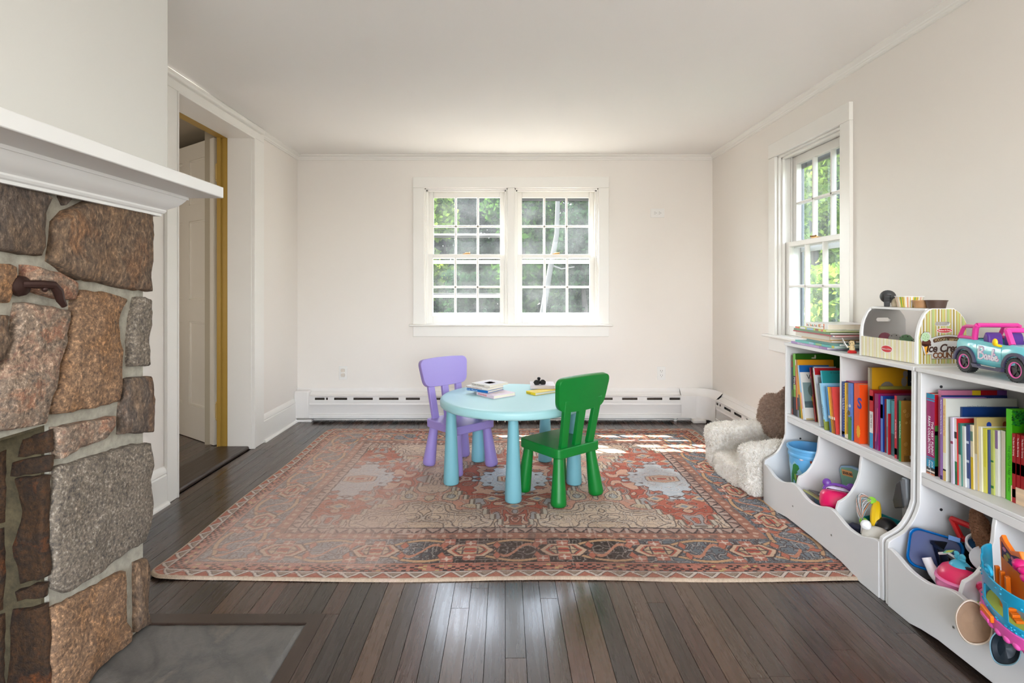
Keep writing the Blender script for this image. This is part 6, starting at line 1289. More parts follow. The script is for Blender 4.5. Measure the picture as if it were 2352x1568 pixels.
# bin 1: dinosaur pail
PX, PY = 1.505, 2.672
pail = thing('dinosaur_pail', 'sky blue pail printed with green dinosaurs and a volcano, in the first toy bin', 'pail', (PX, PY, BF))
r0, r1, ph = .070, .094, .285
rz_ = lambda z: r0+(r1-r0)*z/ph
g = G().m(mat((104, 176, 226), .35, .02)); g.lathe([(0, 0), (r0, 0), (rz_(.27), .27), (r1+.005, .272), (r1+.007, .278), (r1+.005, ph), (r1-.003, ph), (rz_(.27)-.003, .268), (r0-.003, .004), (0, .004)], 40)
g.lathe([(rz_(.235), .235), (rz_(.24)+.003, .24), (rz_(.25)+.003, .25), (rz_(.255), .255)], 40); g.build('bucket', pail)
def onp(a, z, k): r = rz_(z)+.0006+.0002*k; return (r*math.cos(a), r*math.sin(a), z)
def decal(g, col, pts, k, a0):
    pts = [(p[0], p[1]+.045) for p in pts]
    """pts (u metres along the wall, z) wrapped around the pail near angle a0"""
    g.m(cov(col)); fine = resample(pts, .008); c = sum(fine, Vector((0, 0)))/len(fine)
    rings = [fine]+[[c+(p-c)*s for p in fine] for s in (.66, .33)]
    vs = [onp(a0+p.x/.083, p.y, k) for r in rings for p in r]+[onp(a0+c.x/.083, c.y, k)]; n = len(fine); fs = []
    for j in range(2): fs += [(j*n+i, j*n+(i+1) % n, (j+1)*n+(i+1) % n, (j+1)*n+i) for i in range(n)]
    fs += [(2*n+i, 2*n+(i+1) % n, len(vs)-1) for i in range(n)]; g.add(vs, fs)
A0 = math.atan2(-PY, -PX)-.42      # towards the room
g = G(); blob = lambda cx, cz, rx, rz, n=12: [(cx+rx*math.cos(2*PI*i/n), cz+rz*math.sin(2*PI*i/n)) for i in range(n)]
strip = lambda z0, z1: [(-.13, z0), (.13, z0), (.13, z1), (-.13, z1)]
decal(g, (150, 200, 224), [(-.13, .05), (.02, .05), (.02, .10), (-.01, .15), (-.03, .175), (-.05, .15), (-.08, .165), (-.13, .14)], 1, A0)
decal(g, (178, 128, 126), [(-.06, .05), (.13, .05), (.13, .16), (.062, .152), (.048, .152), (.03, .125), (.0, .11), (-.06, .105)], 2, A0)
decal(g, (206, 224, 224), [(-.13, -.03), (.13, -.03), (.13, .05), (.08, .062), (.0, .055), (-.06, .066), (-.13, .06)], 3, A0)
decal(g, (156, 66, 34), [(.040, .146), (.070, .146), (.060, .170), (.050, .170)], 4, A0)
for a_, b_ in ((.042, .188), (.054, .194), (.068, .186)): decal(g, (170, 70, 36), blob(a_, b_, .004, .009), 4, A0)
decal(g, (44, 124, 62), [(-.066, .060), (-.05, .062), (-.046, .085), (-.034, .075), (-.03, .058), (-.018, .060), (-.022, .09), (-.026, .115), (-.016, .12), (-.02, .128), (-.022, .138), (-.006, .143), (-.010, .158), (-.026, .164), (-.040, .154), (-.046, .13), (-.056, .105), (-.062, .08)], 5, A0); decal(g, (150, 190, 84), blob(-.030, .095, .006, .018), 6, A0)
for k in range(6): decal(g, (36, 96, 50), [(.008+.012*k, .090+.010*math.sin(k/5*PI)), (.022+.012*k, .090+.010*math.sin(k/5*PI)), (.016+.012*k, .110+.012*math.sin(k/5*PI))], 5, A0)
decal(g, (116, 176, 62), [(-.006, .085), (.008, .083), (.03, .10), (.06, .10), (.09, .085), (.1, .055), (.07, .05), (.03, .05), (.012, .068)], 6, A0)
for k in range(3): decal(g, (28, 104, 58), [(-.030+.010*k, .035), (-.022+.010*k, .035), (-.034+.016*k, .062)], 6, A0)
decal(g, (56, 122, 72), [(-.085, .14), (-.078, .16), (-.078, .22), (-.09, .2)], 5, A0); decal(g, (232, 236, 240), blob(.004, .195, .007, .007), 5, A0); decal(g, (206, 160, 180), blob(.004, .195, .010, .010), 4, A0)
g.build('printed_picture', pail)
def blanket(label, y0, y1, z, col, seed):
    o = thing('folded_blanket', label, 'blanket', (1.56, (y0+y1)/2, BF)); vs, fs = superbox((0, 0, (z-BF)/2), (.17, (y1-y0)/2, (z-BF)/2), .3, amp=.006, seed=seed); g = G().m(mat(col, .9, .1, 40, .3)); g.add(vs, fs); g.build('cloth', o); return o
blanket('dark grey folded blanket under the toys of the second bin', 2.252, 2.528, .128, (64, 62, 66), 21)
blanket('dark teal folded blanket under the toys of the third bin', 1.966, 2.226, .120, (40, 58, 66), 22)
blanket('charcoal folded blanket under the black tub in the nearer bookcase', 1.645, 1.905, .105, (52, 50, 54), 23)
# bin 2: pink toy car, toy cash register, card packet, driftwood toy
def obj1(name, label, cat, loc, rz=0, rot=None): return thing(name, label, cat, loc, rz, rot=rot)
reg = obj1('toy_cash_register', 'pale blue toy cash register with yellow buttons and $500.00 sign, in bin two', 'toy register', (1.545, 2.425, .150), 0, (-.12, -.12, .18))
M_rb = mat((148, 184, 214), .4, .03)
g = G().m(M_rb); g.prism([(-.115, 0), (.075, 0), (.075, .075), (-.115, .045)], 'y', -.105, .075); g.build('case', reg, bevel=.008)
for i in range(3):
    for j in range(3):
        g = G().m(mat((226, 188, 74), .4, .03)); xx, yy_ = -.085+.036*i, .045-.040*j; g.at((xx, yy_, .047+(xx+.115)*.158), (0, -.16, 0)); g.lathe([(0, -.002), (.0135, -.002), (.014, .003), (.012, .006), (0, .0065)], 18); g.build('button', reg)
g = G().m(M_rb); pn = [(-.105, .06), (.075, .06), (.075, .135), (.06, .155), (.0, .165), (-.07, .155), (-.095, .14), (-.105, .115)]; g.prism([(y, z) for y, z in pn], 'x', .045, .062); g.build('display_panel', reg, bevel=.003)
g = G().m(mat((126, 176, 152), .5, .08, 40)); g.prism([(y*.92, .1+(z-.1)*.88) for y, z in pn], 'x', .0435, .0455); g.m(mat((226, 162, 96), .5)); g.box(.0425, .044, -.005, .055, .115, .142); g.m(cov((40, 36, 34))); g.text('$500.00', .017, Matrix.Translation((.0421, .051, .122)) @ TP, .0002, 0, .0005); g.build('printed_display', reg)
o = obj1('purple_toy_disc', 'purple rounded toy edge peeking up behind the cash register', 'toy', (1.695, 2.36, BF), 0); g = G().m(mat((140, 78, 150), .4, .05)); g.prism([(.075*math.cos(PI*i/16), .21+.055*math.sin(PI*i/16)) for i in range(17)]+[(-.075, 0), (.075, 0)], 'x', -.012, .012); g.build('disc', o, bevel=.004)
pc = obj1('pink_toy_car', 'hot pink rounded toy car with purple ears and steering wheel, in the second bin', 'toy car', (1.450, 2.355, .160), 0, (0.05, .28, 1.0))
M_hp = mat((226, 20, 96), .25, .03); M_lp = mat((226, 130, 190), .3); M_vp = mat((110, 62, 158), .35)
g = G().m(M_hp); vs, fs = superbox((0, 0, .035), (.095, .07, .045), .55, amp=0, nu=32, nv=16); g.add(vs, fs); g.build('body', pc)
g = G().m(mat((60, 20, 60), .4)); g.prism(rrect(.05, .095, .012), 'z', .076, .0815); g.build('cockpit', pc)
g = G().m(mat((216, 206, 230), .35)); g.box(-.022, -.004, -.052, .052, .070, .094); g.build('windscreen', pc, bevel=.006)
g = G().m(M_vp); g.tube([(-.036, .055*math.cos(a), .074+.030*math.sin(a)) for a in [PI*i/12 for i in range(13)]], .006, 8); [g.ball((-.036, s*.045, .104), (.008, .017, .017), 14, 10) for s in (-1, 1)]; g.build('eared_hoop', pc)
g = G().m(M_lp); g.at((.004, 0, .098), (0, .7, 0)); g.lathe([(.012+.0035*math.cos(a), .0035*math.sin(a)) for a in [2*PI*i/8 for i in range(9)]], 20); g.box(-.012, .012, -.002, .002, -.002, .002); g.build('steering_wheel', pc)
g = G().m(M_lp); g.at((.075, -.015, .066), (0, .75, 0)); g.lathe([(0, -.003), (.018, -.003), (.019, .002), (.014, .006), (0, .007)], 20); g.build('headlight', pc)
pk = obj1('card_packet', 'clear olive and grey packet of toy cards, leftmost in the second bin', 'packet', (1.425, 2.455, .172), 0, (.25, .30, .5))
g = G().m(mat((150, 150, 92), .3, .2, 20)); g.box(-.045, .0, -.04, .05, 0, .006); g.build('header', pk, bevel=.001)
g = G().m(mat((112, 110, 116), .25, .3, 40)); g.box(.0, .085, -.04, .05, 0, .010); g.m(mat((90, 120, 160), .3)); g.box(.01, .05, -.02, .01, .0098, .0106); g.m(mat((210, 206, 206), .3)); g.box(.05, .07, -.035, -.01, .0098, .0106); g.build('wrapper', pk, bevel=.002)
bd = obj1('brown_toy_lizard', 'small brown rubber animal toy lying behind the card packet', 'toy animal', (1.53, 2.475, .165), .4)
M_bt = mat((168, 116, 80), .6, .15, 40); g = G().m(M_bt); g.tube([(-.06, 0, 0), (-.03, .004, .006), (0, 0, .008), (.03, -.004, .004), (.055, -.002, 0)], [.004, .014, .016, .012, .006], 10); g.build('body', bd)
for k, (x, y) in enumerate(((-.025, .02), (-.025, -.02), (.02, .02), (.02, -.02))): g = G().m(M_bt); g.tube([(x, y*.3, .002), (x-.006, y, -.004)], [.005, .003], 6); g.build('leg', bd)
tw_ = obj1('twig_toy', 'thin dark twig-like toy behind the pink car', 'toy', (1.53, 2.43, .175), .3); g = G().m(mat((92, 62, 44), .7)); g.tube([(-.05, 0, 0), (0, .01, .004), (.04, 0, .012)], .004, 6); g.tube([(.01, .008, .005), (.025, .02, .018)], .002, 5); g.build('twig', tw_)
# bin 3: light-up fibre wand, banana, ball, cylinder, teal box, white plush, yellow frame, grey blaster
X3, Y3 = 1.46, 2.09
wand = obj1('fibre_wand', 'clear light-up wand of fine fibres looping between two green hubs, in the third bin', 'toy', (1.395, 2.12, .240), 0)
M_fib = mat((214, 216, 220), .2, .05); M_fo = mat((230, 150, 110), .3); M_ft = mat((60, 120, 130), .3); M_gh = mat((140, 204, 60), .4, .2, 90)
h1, h2 = Vector((.045, .0, .052)), Vector((.0, -.02, -.022))
for nm, hh in (('hub', h1), ('hub', h2)): g = G().m(M_gh); g.at(hh, (.5, -.6, 0)); g.lathe([(0, -.004), (.014, -.004), (.015, 0), (.012, .004), (0, .005)], 18); g.build(nm, wand)
for k in range(18):
    a = 2*PI*k/18; mid = (h1+h2)/2+Vector((.055*math.cos(a)*.5, .07*math.cos(a), .055*math.sin(a)))+Vector((-.02, .03, .01)); pts = []
    for i in range(9):
        t_ = i/8; pts.append((1-t_)**2*h1+2*t_*(1-t_)*(mid*1.5-(h1+h2)*.25)+t_*t_*h2)
    g = G().m((M_fib, M_fo, M_ft, M_fib)[k % 4]); g.tube(pts, .0011, 5); g.build('fibre', wand)
g = G().m(M_fib); g.tube([h2, h2+Vector((.01, -.005, -.04)), h2+Vector((.015, -.01, -.08))], .004, 8); g.build('handle', wand)
bn = obj1('toy_banana', 'yellow plastic banana standing upright in the third bin', 'toy food', (1.432, 2.085, .178), .9)
g = G().m(mat((232, 190, 20), .4, .05)); pts = [(-.03+.0, 0, 0), (-.026, 0, .03), (-.012, 0, .065), (.012, 0, .092), (.042, 0, .104)]; g.tube(pts, [.010, .016, .018, .017, .012], 8); g.build('peel', bn); g = G().m(M_bk); g.tube([(.042, 0, .104), (.052, 0, .098), (.056, 0, .082)], [.008, .006, .005], 8); g.build('stem', bn)
bl = obj1('black_toy_ball', 'shiny black toy helmet ball in the third bin', 'toy ball', (1.448, 2.055, .212)); g = G().m(mat((26, 26, 28), .25)); g.ball((0, 0, 0), (.042, .042, .038), 24, 16); g.build('shell', bl); g = G().m(mat((60, 60, 62), .3)); g.lathe([(.0425, -.010), (.0435, -.006), (.0425, -.002)], 24); g.build('band', bl)
cy = obj1('black_toy_roller', 'matt black toy cylinder beside the black ball in the third bin', 'toy', (1.468, 2.005, .205), 0, (.9, .2, 0)); g = G().m(mat((36, 34, 34), .5)); g.lathe([(0, -.035), (.024, -.035), (.026, -.03), (.026, .03), (.024, .035), (0, .035)], 22); g.build('drum', cy)
yf = obj1('yellow_toy_frame', 'yellow plastic toy truck frame under the black cylinder in the third bin', 'toy', (1.468, 2.003, .122), .3)
M_yl = mat((226, 196, 20), .4)
for a, b_ in (((-.04, -.02, 0), (.05, -.02, .095)), ((-.04, .02, 0), (.05, .02, .095))): g = G().m(M_yl); g.tube([a, b_], .006, 6); g.build('rail', yf)
g = G().m(M_yl); g.tube([(.05, -.02, .095), (.05, .02, .095)], .006, 6); g.build('rail', yf)
tb = obj1('teal_toy_crate', 'teal plastic toy crate in the third bin behind the banana', 'toy crate', (1.47, 2.105, .1215), .35)
M_tl = mat((18, 130, 136), .45, .05)
for bx in ((-.05, .06, -.05, -.045, 0, .10), (-.05, .06, .045, .05, 0, .10), (-.05, -.045, -.045, .045, 0, .085), (.055, .06, -.045, .045, 0, .10)): g = G().m(M_tl); g.box(*bx); g.build('wall', tb, bevel=.002)
g = G().m(M_tl); g.box(-.045, .055, -.045, .045, 0, .004); g.build('base', tb)
pl_ = obj1('white_plush_owl', 'white plush toy with round eye and pompom, at the third bin front', 'plush', (1.402, 2.03, .184), .6)
g = G().m(mat((206, 202, 192), .9, .06, 60, .5)); g.ball((0, 0, 0), (.034, .055, .042), 24, 16); g.build('body', pl_)
g = G().m(mat((236, 236, 236), .8)); g.at((-.018, -.036, .006), (0, -1.2, .9)); g.lathe([(0, .012), (.020, .012), (.024, .006), (.020, 0), (0, 0)], 22); g.build('eye_patch', pl_)
g = G().m(M_bk); g.ball((-.031, -.046, .006), (.004, .005, .006), 12, 8); g.build('pupil', pl_)
g = G().m(mat((240, 240, 240), .9, .05, 90, .6)); vs, fs = superbox((-.016, .034, .042), (.018, .018, .018), 1, amp=.003, nu=20, nv=12); g.add(vs, fs); g.build('pompom', pl_)
g = G().m(mat((226, 226, 228), .5)); g.tube([(.0, .04, .036), (.004, .056, .022), (.012, .062, -.004), (.016, .052, .02), (.008, .044, .034)], .004, 6, True, (1, 0, 0)); g.build('ribbon', pl_)
gb = obj1('grey_toy_blaster', 'grey plastic toy blaster leaning in the corner of the third bin', 'toy', (1.505, 1.985, .125), 0, (-.05, -.05, 0))
M_gr = mat((118, 122, 128), .4, .05); M_dg = mat((52, 52, 54), .45)
g = G().m(M_gr); g.prism([(-.012, 0), (.020, 0), (.016, .20), (.004, .30), (-.018, .30), (-.016, .2)], 'x', -.02, .02); g.build('barrel', gb, bevel=.004)
g = G().m(M_dg); g.prism([(.0, .19), (.05, .17), (.056, .20), (.03, .27), (.005, .29)], 'x', -.024, .024); g.build('grip', gb, bevel=.004); g = G().m(M_dg); g.prism([(-.008, .3), (.008, .3), (-.004, .325)], 'x', -.006, .006); g.build('sight', gb)
g = G().m(mat((206, 20, 110), .4)); g.tube([(-.022, .010, .06), (-.022, .004, .15)], .006, 8); g.build('dart', gb)
nv_ = obj1('navy_toy_block', 'navy toy lump low at the left of the third bin', 'toy', (1.41, 2.17, .125), .5); g = G().m(mat((34, 38, 66), .5)); g.box(-.02, .02, -.025, .025, 0, .05); g.build('block', nv_, bevel=.008)
# ---- nearer bookcase, first bin
lid = obj1('blue_toy_case', 'open blue plastic toy case with rounded corners in the nearer bookcase bin', 'toy case', (1.475, 1.858, .195), 0, (.1, .0, .9))
M_bl2 = mat((8, 110, 190), .3, .03); M_bl3 = mat((10, 46, 116), .4)
g = G().m(M_bl2); P1 = rrect(.13, .15, .03, 6); g.at((0, 0, .02), (0, -PI/2+.35, 0))
n = len(P1); rr = [(1.0, 0, 0), (1.0, .036, 0), (.96, .04, 0), (.90, .036, 0), (.88, .006, 0)]
vs = [(x*s_, y*s_, h_) for s_, h_, _ in rr for x, y in P1]; fs = [(j*n+i, j*n+(i+1) % n, (j+1)*n+(i+1) % n, (j+1)*n+i) for j in range(4) for i in range(n)]; fs += [tuple(range(n-1, -1, -1))]; g.add(vs, fs); g.build('shell', lid, angle=50)
g = G().m(M_bl3); g.at((0, 0, .02), (0, -PI/2+.35, 0)); g.prism([(x*.885, y*.885) for x, y in P1], 'z', .004, .008); g.build('lining', lid)
g = G().m(M_bl2); g.at((0, 0, .02), (0, -PI/2+.35, 0)); g.box(.055, .07, -.06, -.03, .03, .045); g.build('latch', lid)
rc_ = obj1('red_toy_case', 'red plastic toy case handle behind the blue case', 'toy', (1.58, 1.815, .272), 0, (0, .1, .1))
M_r2 = mat((196, 18, 24), .35)
for a, b_ in (((-.03, .06, .05), (-.03, -.05, .055)), ((-.03, .06, .05), (-.03, .02, .0)), ((-.03, -.05, .055), (.03, -.08, .02)), ((-.03, .02, .0), (.03, -.04, -.01))): g = G().m(M_r2); g.tube([a, b_], .010, 8); g.build('bar', rc_)
bb_ = obj1('black_storage_bin', 'black plastic storage tub with flared rim in the nearer bookcase bin', 'tub', (1.545, 1.745, .1065), -.15)
M_bb = mat((36, 35, 37), .35, .05)
def tub(w0, w1, h, t):
    P0 = rrect(w0[0], w0[1], .012, 3); P2 = rrect(w1[0], w1[1], .012, 3); n = len(P0)
    lay = [[(x, y, 0) for x, y in P0], [(x, y, h) for x, y in P2], [(x*1.05, y*1.04, h) for x, y in P2], [(x*1.05, y*1.04, h+.006) for x, y in P2], [(x*.97, y*.97, h+.006) for x, y in P2], [(x*.96, y*.96, t) for x, y in P0]]
    vs = [p for l_ in lay for p in l_]; fs = [(j*n+i, j*n+(i+1) % n, (j+1)*n+(i+1) % n, (j+1)*n+i) for j in range(5) for i in range(n)]+[tuple(range(n-1, -1, -1)), tuple(range(5*n, 6*n))]; return vs, fs
g = G().m(M_bb); g.add(*tub((.15, .15), (.20, .185), .145, .004)); g.build('tub_wall', bb_, angle=40)
for k in (-1, 0, 1): g = G().m(M_bb); g.tube([(-.077, k*.05, .01), (-.099, k*.055, .14)], .004, 6); g.build('rib', bb_)
pt_ = obj1('white_play_plate', 'white plastic play plate resting in the black tub', 'toy dish', (1.535, 1.695, .268), 0, (.35, -.35, 0)); g = G().m(mat((226, 226, 234), .3)); g.lathe([(0, -.012), (.03, -.010), (.058, .0), (.060, .003), (.03, -.006), (0, -.008)], 30); g.v = [(p[0], p[1], -p[2]) for p in g.v]; g.build('dish', pt_)
gg = obj1('white_toy_goggles', 'white plastic toy goggles with clear lens lying in the black tub', 'toy goggles', (1.555, 1.765, .272), 0, (.3, -.5, .5)); M_wg = mat((226, 224, 230), .3)
g = G().m(M_wg); g.lathe([(.035, 0), (.040, 0), (.042, .022), (.038, .024), (.035, .022), (.035, 0)], 28); g.build('frame', gg); g = G().m(mat((50, 90, 130), .15)); g.lathe([(0, .004), (.035, .004), (.035, .006), (0, .006)], 24); g.build('lens', gg)
for s in (-1, 1): g = G().m(M_wg); g.at((s*.02, -.03, .035), (.6, s*.3, 0)); g.lathe([(.008, 0), (.022, .02), (.023, .022), (.020, .021), (.006, .002)], 20); g.build('funnel', gg)
ct = obj1('toy_stethoscope', 'white cord with a lime green end, a toy stethoscope over the black tub', 'toy', (1.445, 1.745, .252), 0)
g = G().m(mat((214, 210, 212), .4)); g.tube([(-.01, .04, -.005), (.0, .015, .008), (.0, -.02, .006), (-.01, -.055, -.016), (-.014, -.066, -.03)], .0042, 8); g.build('cord', ct)
g = G().m(mat((232, 230, 230), .4)); g.tube([(-.014, -.066, -.03), (-.017, -.074, -.04)], .0075, 10); g.build('collar', ct)
g = G().m(mat((140, 196, 48), .35)); g.tube([(-.017, -.074, -.04), (-.02, -.09, -.06), (-.022, -.11, -.085)], [.0065, .012, .020], 12); g.build('green_end', ct)
lf = obj1('leaf_scrap', 'mint and yellow paper scrap on the rim of the black tub', 'paper', (1.452, 1.765, .262), .3); g = G().m(mat((120, 200, 170), .5)); g.prism([(-.03, 0), (0, .01), (.03, .002), (.0, -.008)], 'z', 0, .0015); g.m(mat((226, 226, 110), .5)); g.prism([(-.02, -.002), (0, .004), (.02, 0), (.0, -.006)], 'z', .0014, .003); g.build('scrap', lf)
tp = obj1('pink_toy_teapot', 'pink toy teapot with a turquoise butterfly knob and white spout at the bin front', 'toy teapot', (1.432, 1.70, .146), 0)
M_tp1 = mat((236, 130, 178), .3, .02); M_tp2 = mat((222, 46, 96), .28, .02); M_tp3 = mat((74, 176, 204), .3, .02)
g = G().m(M_tp1); g.lathe([(0, 0), (.040, 0), (.056, .018), (.061, .040), (.060, .056), (.064, .060), (.062, .066), (.054, .067)], 40); g.build('pot', tp, angle=50)
g = G().m(M_tp2); g.lathe([(.057, .066), (.056, .078), (.046, .094), (.030, .104), (0, .108)], 40); g.build('lid', tp, angle=60)
g = G().m(M_tp3); g.lathe([(.027, .1035), (.026, .108), (.018, .116), (.010, .120), (0, .121)], 28); [g.ball((s*.002*0, s*.011, .132+dz), (.006, .010, r), 12, 8) for s in (-1, 1) for dz, r in ((.004, .009), (-.006, .007))]; g.tube([(0, 0, .118), (0, 0, .138)], .006, 8); g.build('butterfly_knob', tp)
g = G().m(mat((234, 232, 236), .35)); g.tube([(-.015, .050, .026), (-.020, .078, .042), (-.022, .094, .060), (-.024, .104, .078)], [.020, .017, .014, .014], 14); g.build('spout', tp)
g = G().m(M_tp1); g.tube([(-.0, -.055, .070), (-.004, -.078, .086), (-.006, -.096, .066), (-.006, -.09, .04)], [.010, .012, .011, .008], 10); g.m(M_tp2); g.tube([(-.003, -.073, .084), (-.005, -.090, .078)], .0132, 10); g.build('handle', tp)
def dome(a, z): # point on the lid dome
    r = .057-(z-.066)*.55 if z < .09 else .044-(z-.09)*1.3; return Vector((r*math.cos(a), r*math.sin(a), z))
g = G()
def spot(col, a, z, r, lift=0):
    p = dome(a, z); nrm = Vector((math.cos(a)*.75, math.sin(a)*.75, .66)).normalized(); g.m(cov(col)); q = nrm.to_track_quat('Z', 'Y').to_euler(); g.at(p+nrm*(.0005+lift), q); g.lathe([(0, -.004), (r, -.004), (r, .0006), (0, .0008)], 16); g.at()
aF = math.atan2(-1.2, -1.2)
spot((240, 200, 214), aF-.35, .087, .0105); spot((222, 60, 110), aF-.35, .087, .0085, .0004); spot((240, 214, 224), aF-.35, .087, .006, .0008); spot((74, 170, 190), aF-.35, .087, .0042, .0012)
for k in range(12): spot((240, 206, 220), aF-.35+.30*math.cos(2*PI*k/12), .087+.0135*math.sin(2*PI*k/12)*.8, .0016)
spot((74, 170, 190), aF+.15, .086, .003); spot((150, 190, 220), aF-.75, .097, .004)
p = dome(aF+.42, .076); g.m(cov((214, 40, 40))); g.at(p+Vector((math.cos(aF+.42), math.sin(aF+.42), .3))*.0012, (0, 0, aF+.42)); g.box(-.001, .0012, -.013, .013, -.006, .006); g.m(cov((236, 200, 170))); g.box(-.0008, .0016, -.011, .011, -.0042, .0042); g.m(cov((214, 40, 40))); g.box(-.0006, .002, -.0095, .0095, -.003, .003); g.m(cov((244, 236, 232))); g.text('Fisher Price', .0042, Matrix.Translation((.0022, -.009, -.0014)) @ Matrix(((0, 0, 1, 0), (1, 0, 0, 0), (0, 1, 0, 0), (0, 0, 0, 1))), .0001); g.build('printed_badge', tp)
ted = obj1('brown_plush_toy', 'brown curly plush toy with a long ear in the nearer bookcase bin', 'plush', (1.60, 1.70, .20), 0)
fluffy('body', ted, mat((156, 112, 84), .9, .2, 60), *superbox((.0, -.01, .075), (.05, .045, .09), .9, nu=28, nv=18, seed=11), 5000, .006, (0, 0, 0))
fluffy('ear', ted, mat((164, 120, 92), .9, .2, 60), *superbox((-.045, .055, .115), (.022, .026, .085), .95, (-.5, .1, 0), 24, 18, seed=12), 4000, .006, (0, 0, 0))
# ---- nearer bookcase, second bin: cloth slippers and the toy house leaning over the front
M_cv = mat((226, 212, 196), .9, .08, 60, .3); M_cvi = mat((150, 122, 98), .9, .1, 60)
def slipper(name, label, loc, rot, r, dpt, mo, mi):
    o = thing(name, label, 'slipper', loc, rot=rot)
    def wob(g): g.v = [(p[0]*(1+.06*math.sin(3*math.atan2(p[1], p[0]))), p[1]*.72, p[2]+.006*math.sin(2*math.atan2(p[1], p[0])+1)) for p in g.v]
    g = G().m(mo); g.lathe([(0, -dpt), (r*.5, -dpt*.95), (r*.85, -dpt*.6), (r, -dpt*.15), (r*1.02, 0), (r*.99, .004), (r*.93, 0)], 36); wob(g); g.build('upper', o)
    g = G().m(mi); g.lathe([(r*.93, 0), (r*.90, -dpt*.2), (r*.6, -dpt*.45), (0, -dpt*.5)], 36); wob(g); g.build('lining', o)
slipper('canvas_slipper', 'beige canvas slipper hanging over the bin front under the toy house', (1.314, 1.512, .186), (.3, -1.05, .75), .056, .04, M_cv, M_cvi)
slipper('blue_grey_slipper', 'blue-grey slipper hanging under the toy house beside the beige one', (1.318, 1.425, .172), (.3, -1.2, .3), .042, .034, mat((120, 156, 170), .6, .06), mat((22, 34, 44), .5))
hs_ = obj1('toy_playhouse', 'turquoise and pink toy playhouse with orange inner walls tipped over the bin front', 'toy house', (1.385, 1.45, .214), 0, (.12, -.10, -.3)); hs_.scale = (1.1, 1.1, .82)
M_hb = mat((30, 156, 196), .28, .03, coat=.2); M_ho = mat((240, 120, 24), .35, .03); M_hpk = mat((226, 88, 170), .3, .03)
# local: y runs far(+)..near(-); front wall curves around -x; z up
def curvewall(z0, z1, a0, a1, r, th, mt, nm, par, seg=14):
    g = G().m(mt); vs = []; fs = []
    for i in range(seg+1):
        a = a0+(a1-a0)*i/seg
        for rr_, z in ((r, z0), (r, z1), (r-th, z1), (r-th, z0)): vs.append((-rr_*math.cos(a)*.55, rr_*math.sin(a), z))
    for i in range(seg):
        for k in range(4): fs.append((i*4+k, i*4+(k+1) % 4, (i+1)*4+(k+1) % 4, (i+1)*4+k))
    fs += [(0, 1, 2, 3), (seg*4+3, seg*4+2, seg*4+1, seg*4)]; g.add(vs, fs); return g.build(nm, par, bevel=.001)
HR = .105
curvewall(.0, .040, -1.55, 1.55, HR+.006, .012, M_hpk, 'base_skirt', hs_, 24)
g = G().m(M_hpk)
for k in range(13): a = -1.45+2.9*k/12; g.ball((-(HR+.001)*math.cos(a)*.55, (HR+.001)*math.sin(a), .002), (.007, .012, .011), 12, 8)
g.build('scalloped_edge', hs_)
curvewall(.036, .064, -1.5, 1.5, HR, .006, M_hb, 'front_wall', hs_, 24); curvewall(.128, .168, -1.5, 1.5, HR, .006, M_hb, 'front_wall', hs_, 24)
for a0, a1 in ((-1.5, -1.30), (-.55, -.40), (.36, .62), (1.25, 1.5)): curvewall(.064, .128, a0, a1, HR, .006, M_hb, 'wall_pier', hs_, 4)
for a0, a1 in ((-.40, .36), (.62, 1.25), (-1.30, -.55)):      # arched heads of the openings
    g = G().m(M_hb); vs = []; fs = []; sg_ = 14
    for i in range(sg_+1):
        t_ = i/sg_; a = a0+(a1-a0)*t_; zl = .112+.016*min(1, math.sqrt(max(0, 1-(2*t_-1)**2))*1.15)
        for rr_, z in ((HR, zl), (HR, .129), (HR-.006, .129), (HR-.006, zl)): vs.append((-rr_*math.cos(a)*.55, rr_*math.sin(a), z))
    for i in range(sg_):
        for k in range(4): fs.append((i*4+k, i*4+(k+1) % 4, (i+1)*4+(k+1) % 4, (i+1)*4+k))
    g.add(vs, fs); g.build('arch', hs_)
for s in (1,): curvewall(.166, .205, .9, 1.5, HR, .006, M_hb, 'turret_wall', hs_, 8)
curvewall(.166, .186, .45, .9, HR, .006, M_hb, 'turret_wall', hs_, 6)
g = G().m(M_hb); g.at((-.054, .010, .184), (0, PI/2, 0)); g.lathe([(.013+.004*math.cos(a), .004*math.sin(a)) for a in [2*PI*i/8 for i in range(9)]], 22); g.build('ring_handle', hs_)
g = G().m(M_hb)
rq = random.Random(4)
for k in range(34):
    a = rq.uniform(-1.4, 1.45); z = rq.choice((rq.uniform(.042, .060), rq.uniform(.134, .163))); g.ball((-HR*math.cos(a)*.55, HR*math.sin(a), z), .003, 6, 5)
g.build('raised_studs', hs_)['kind'] = 'stuff'
g = G().m(mat((176, 196, 84), .45, .1)); g.prism([(-HR*.9*math.cos(a)*.55, HR*.9*math.sin(a)) for a in [-1.5+3*i/20 for i in range(21)]], 'z', .038, .044); g.build('green_floor', hs_)
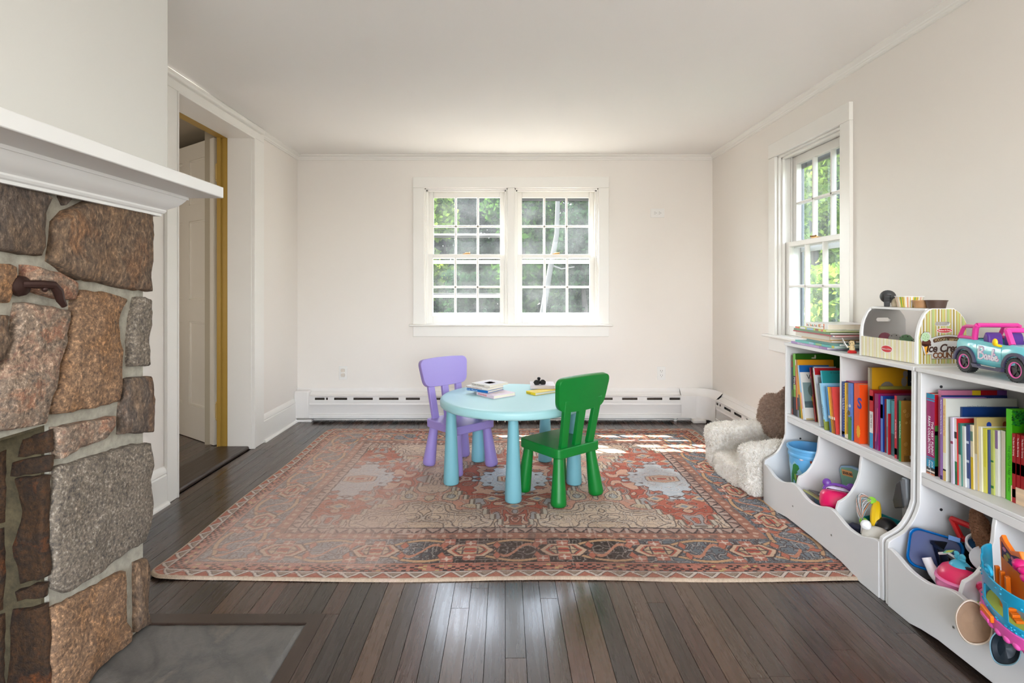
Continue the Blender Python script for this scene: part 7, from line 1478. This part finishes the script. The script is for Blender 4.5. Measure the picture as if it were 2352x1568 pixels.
# orange back wall with cat-ear top and printed room
bw = [(.098, .05), (.098, .232), (.088, .250), (.076, .236), (.05, .222), (.030, .236), (.016, .248), (.004, .228), (-.012, .20), (-.09, .19), (-.09, .05)]
g = G().m(M_ho); g.prism(bw, 'x', .012, .022); g.build('inner_wall', hs_, bevel=.002)
g = G().m(mat((78, 34, 66), .45, .1)); cxb, czb = .02, .14
g.prism([(.090, .17), (.088, .226), (.078, .218), (.05, .208), (.03, .220), (.016, .226), (.008, .17)], 'x', .0108, .0122); g.prism([(-.004, .055), (-.082, .055), (-.082, .182), (-.012, .186)], 'x', .0108, .0122)
for y, z, r, c in ((.076, .206, .007, (206, 120, 140)), (.060, .196, .008, (160, 150, 40)), (.042, .200, .007, (206, 110, 130)), (.026, .205, .007, (196, 190, 200)), (.07, .18, .010, (226, 160, 40)), (.03, .182, .009, (150, 150, 90)), (-.03, .16, .014, (30, 90, 100)), (-.055, .12, .014, (186, 150, 40)), (-.03, .09, .014, (60, 40, 110)), (-.06, .165, .011, (30, 100, 110)), (-.055, .08, .012, (20, 80, 90)), (-.02, .125, .012, (40, 90, 90))):
    g.m(cov(c)); g.prism([(y+r*math.cos(2*PI*k/12), z+r*math.sin(2*PI*k/12)) for k in range(12)], 'x', .0102, .011)
g.build('printed_room', hs_)
for k, y in enumerate((.088, .066, .044)): g = G().m(M_ho); g.box(-.006, .004, y-.004, y+.004, .044, .135); g.build('orange_post', hs_, bevel=.001)
for k in range(5): g = G().m(M_ho); g.box(-.026, -.010, .030-.014*k-.011, .030-.014*k, .044, .085-.008*k); g.build('stair_step', hs_, bevel=.001)
g = G().m(M_ho); g.box(-.068, -.060, -.018, .030, .022, .046); g.build('orange_latch', hs_, bevel=.002); g = G().m(M_hpk); g.box(-.072, -.067, -.012, .022, .016, .030); g.build('pink_clasp', hs_, bevel=.002)
g = G().m(mat((206, 20, 110), .35)); [g.ball((.0, -.012+dy, .226+dz), r, 12, 8) for dy, dz, r in ((0, 0, .016), (-.018, -.006, .014), (.006, -.016, .012), (-.03, -.022, .016))]; g.build('pompom_tree', hs_)
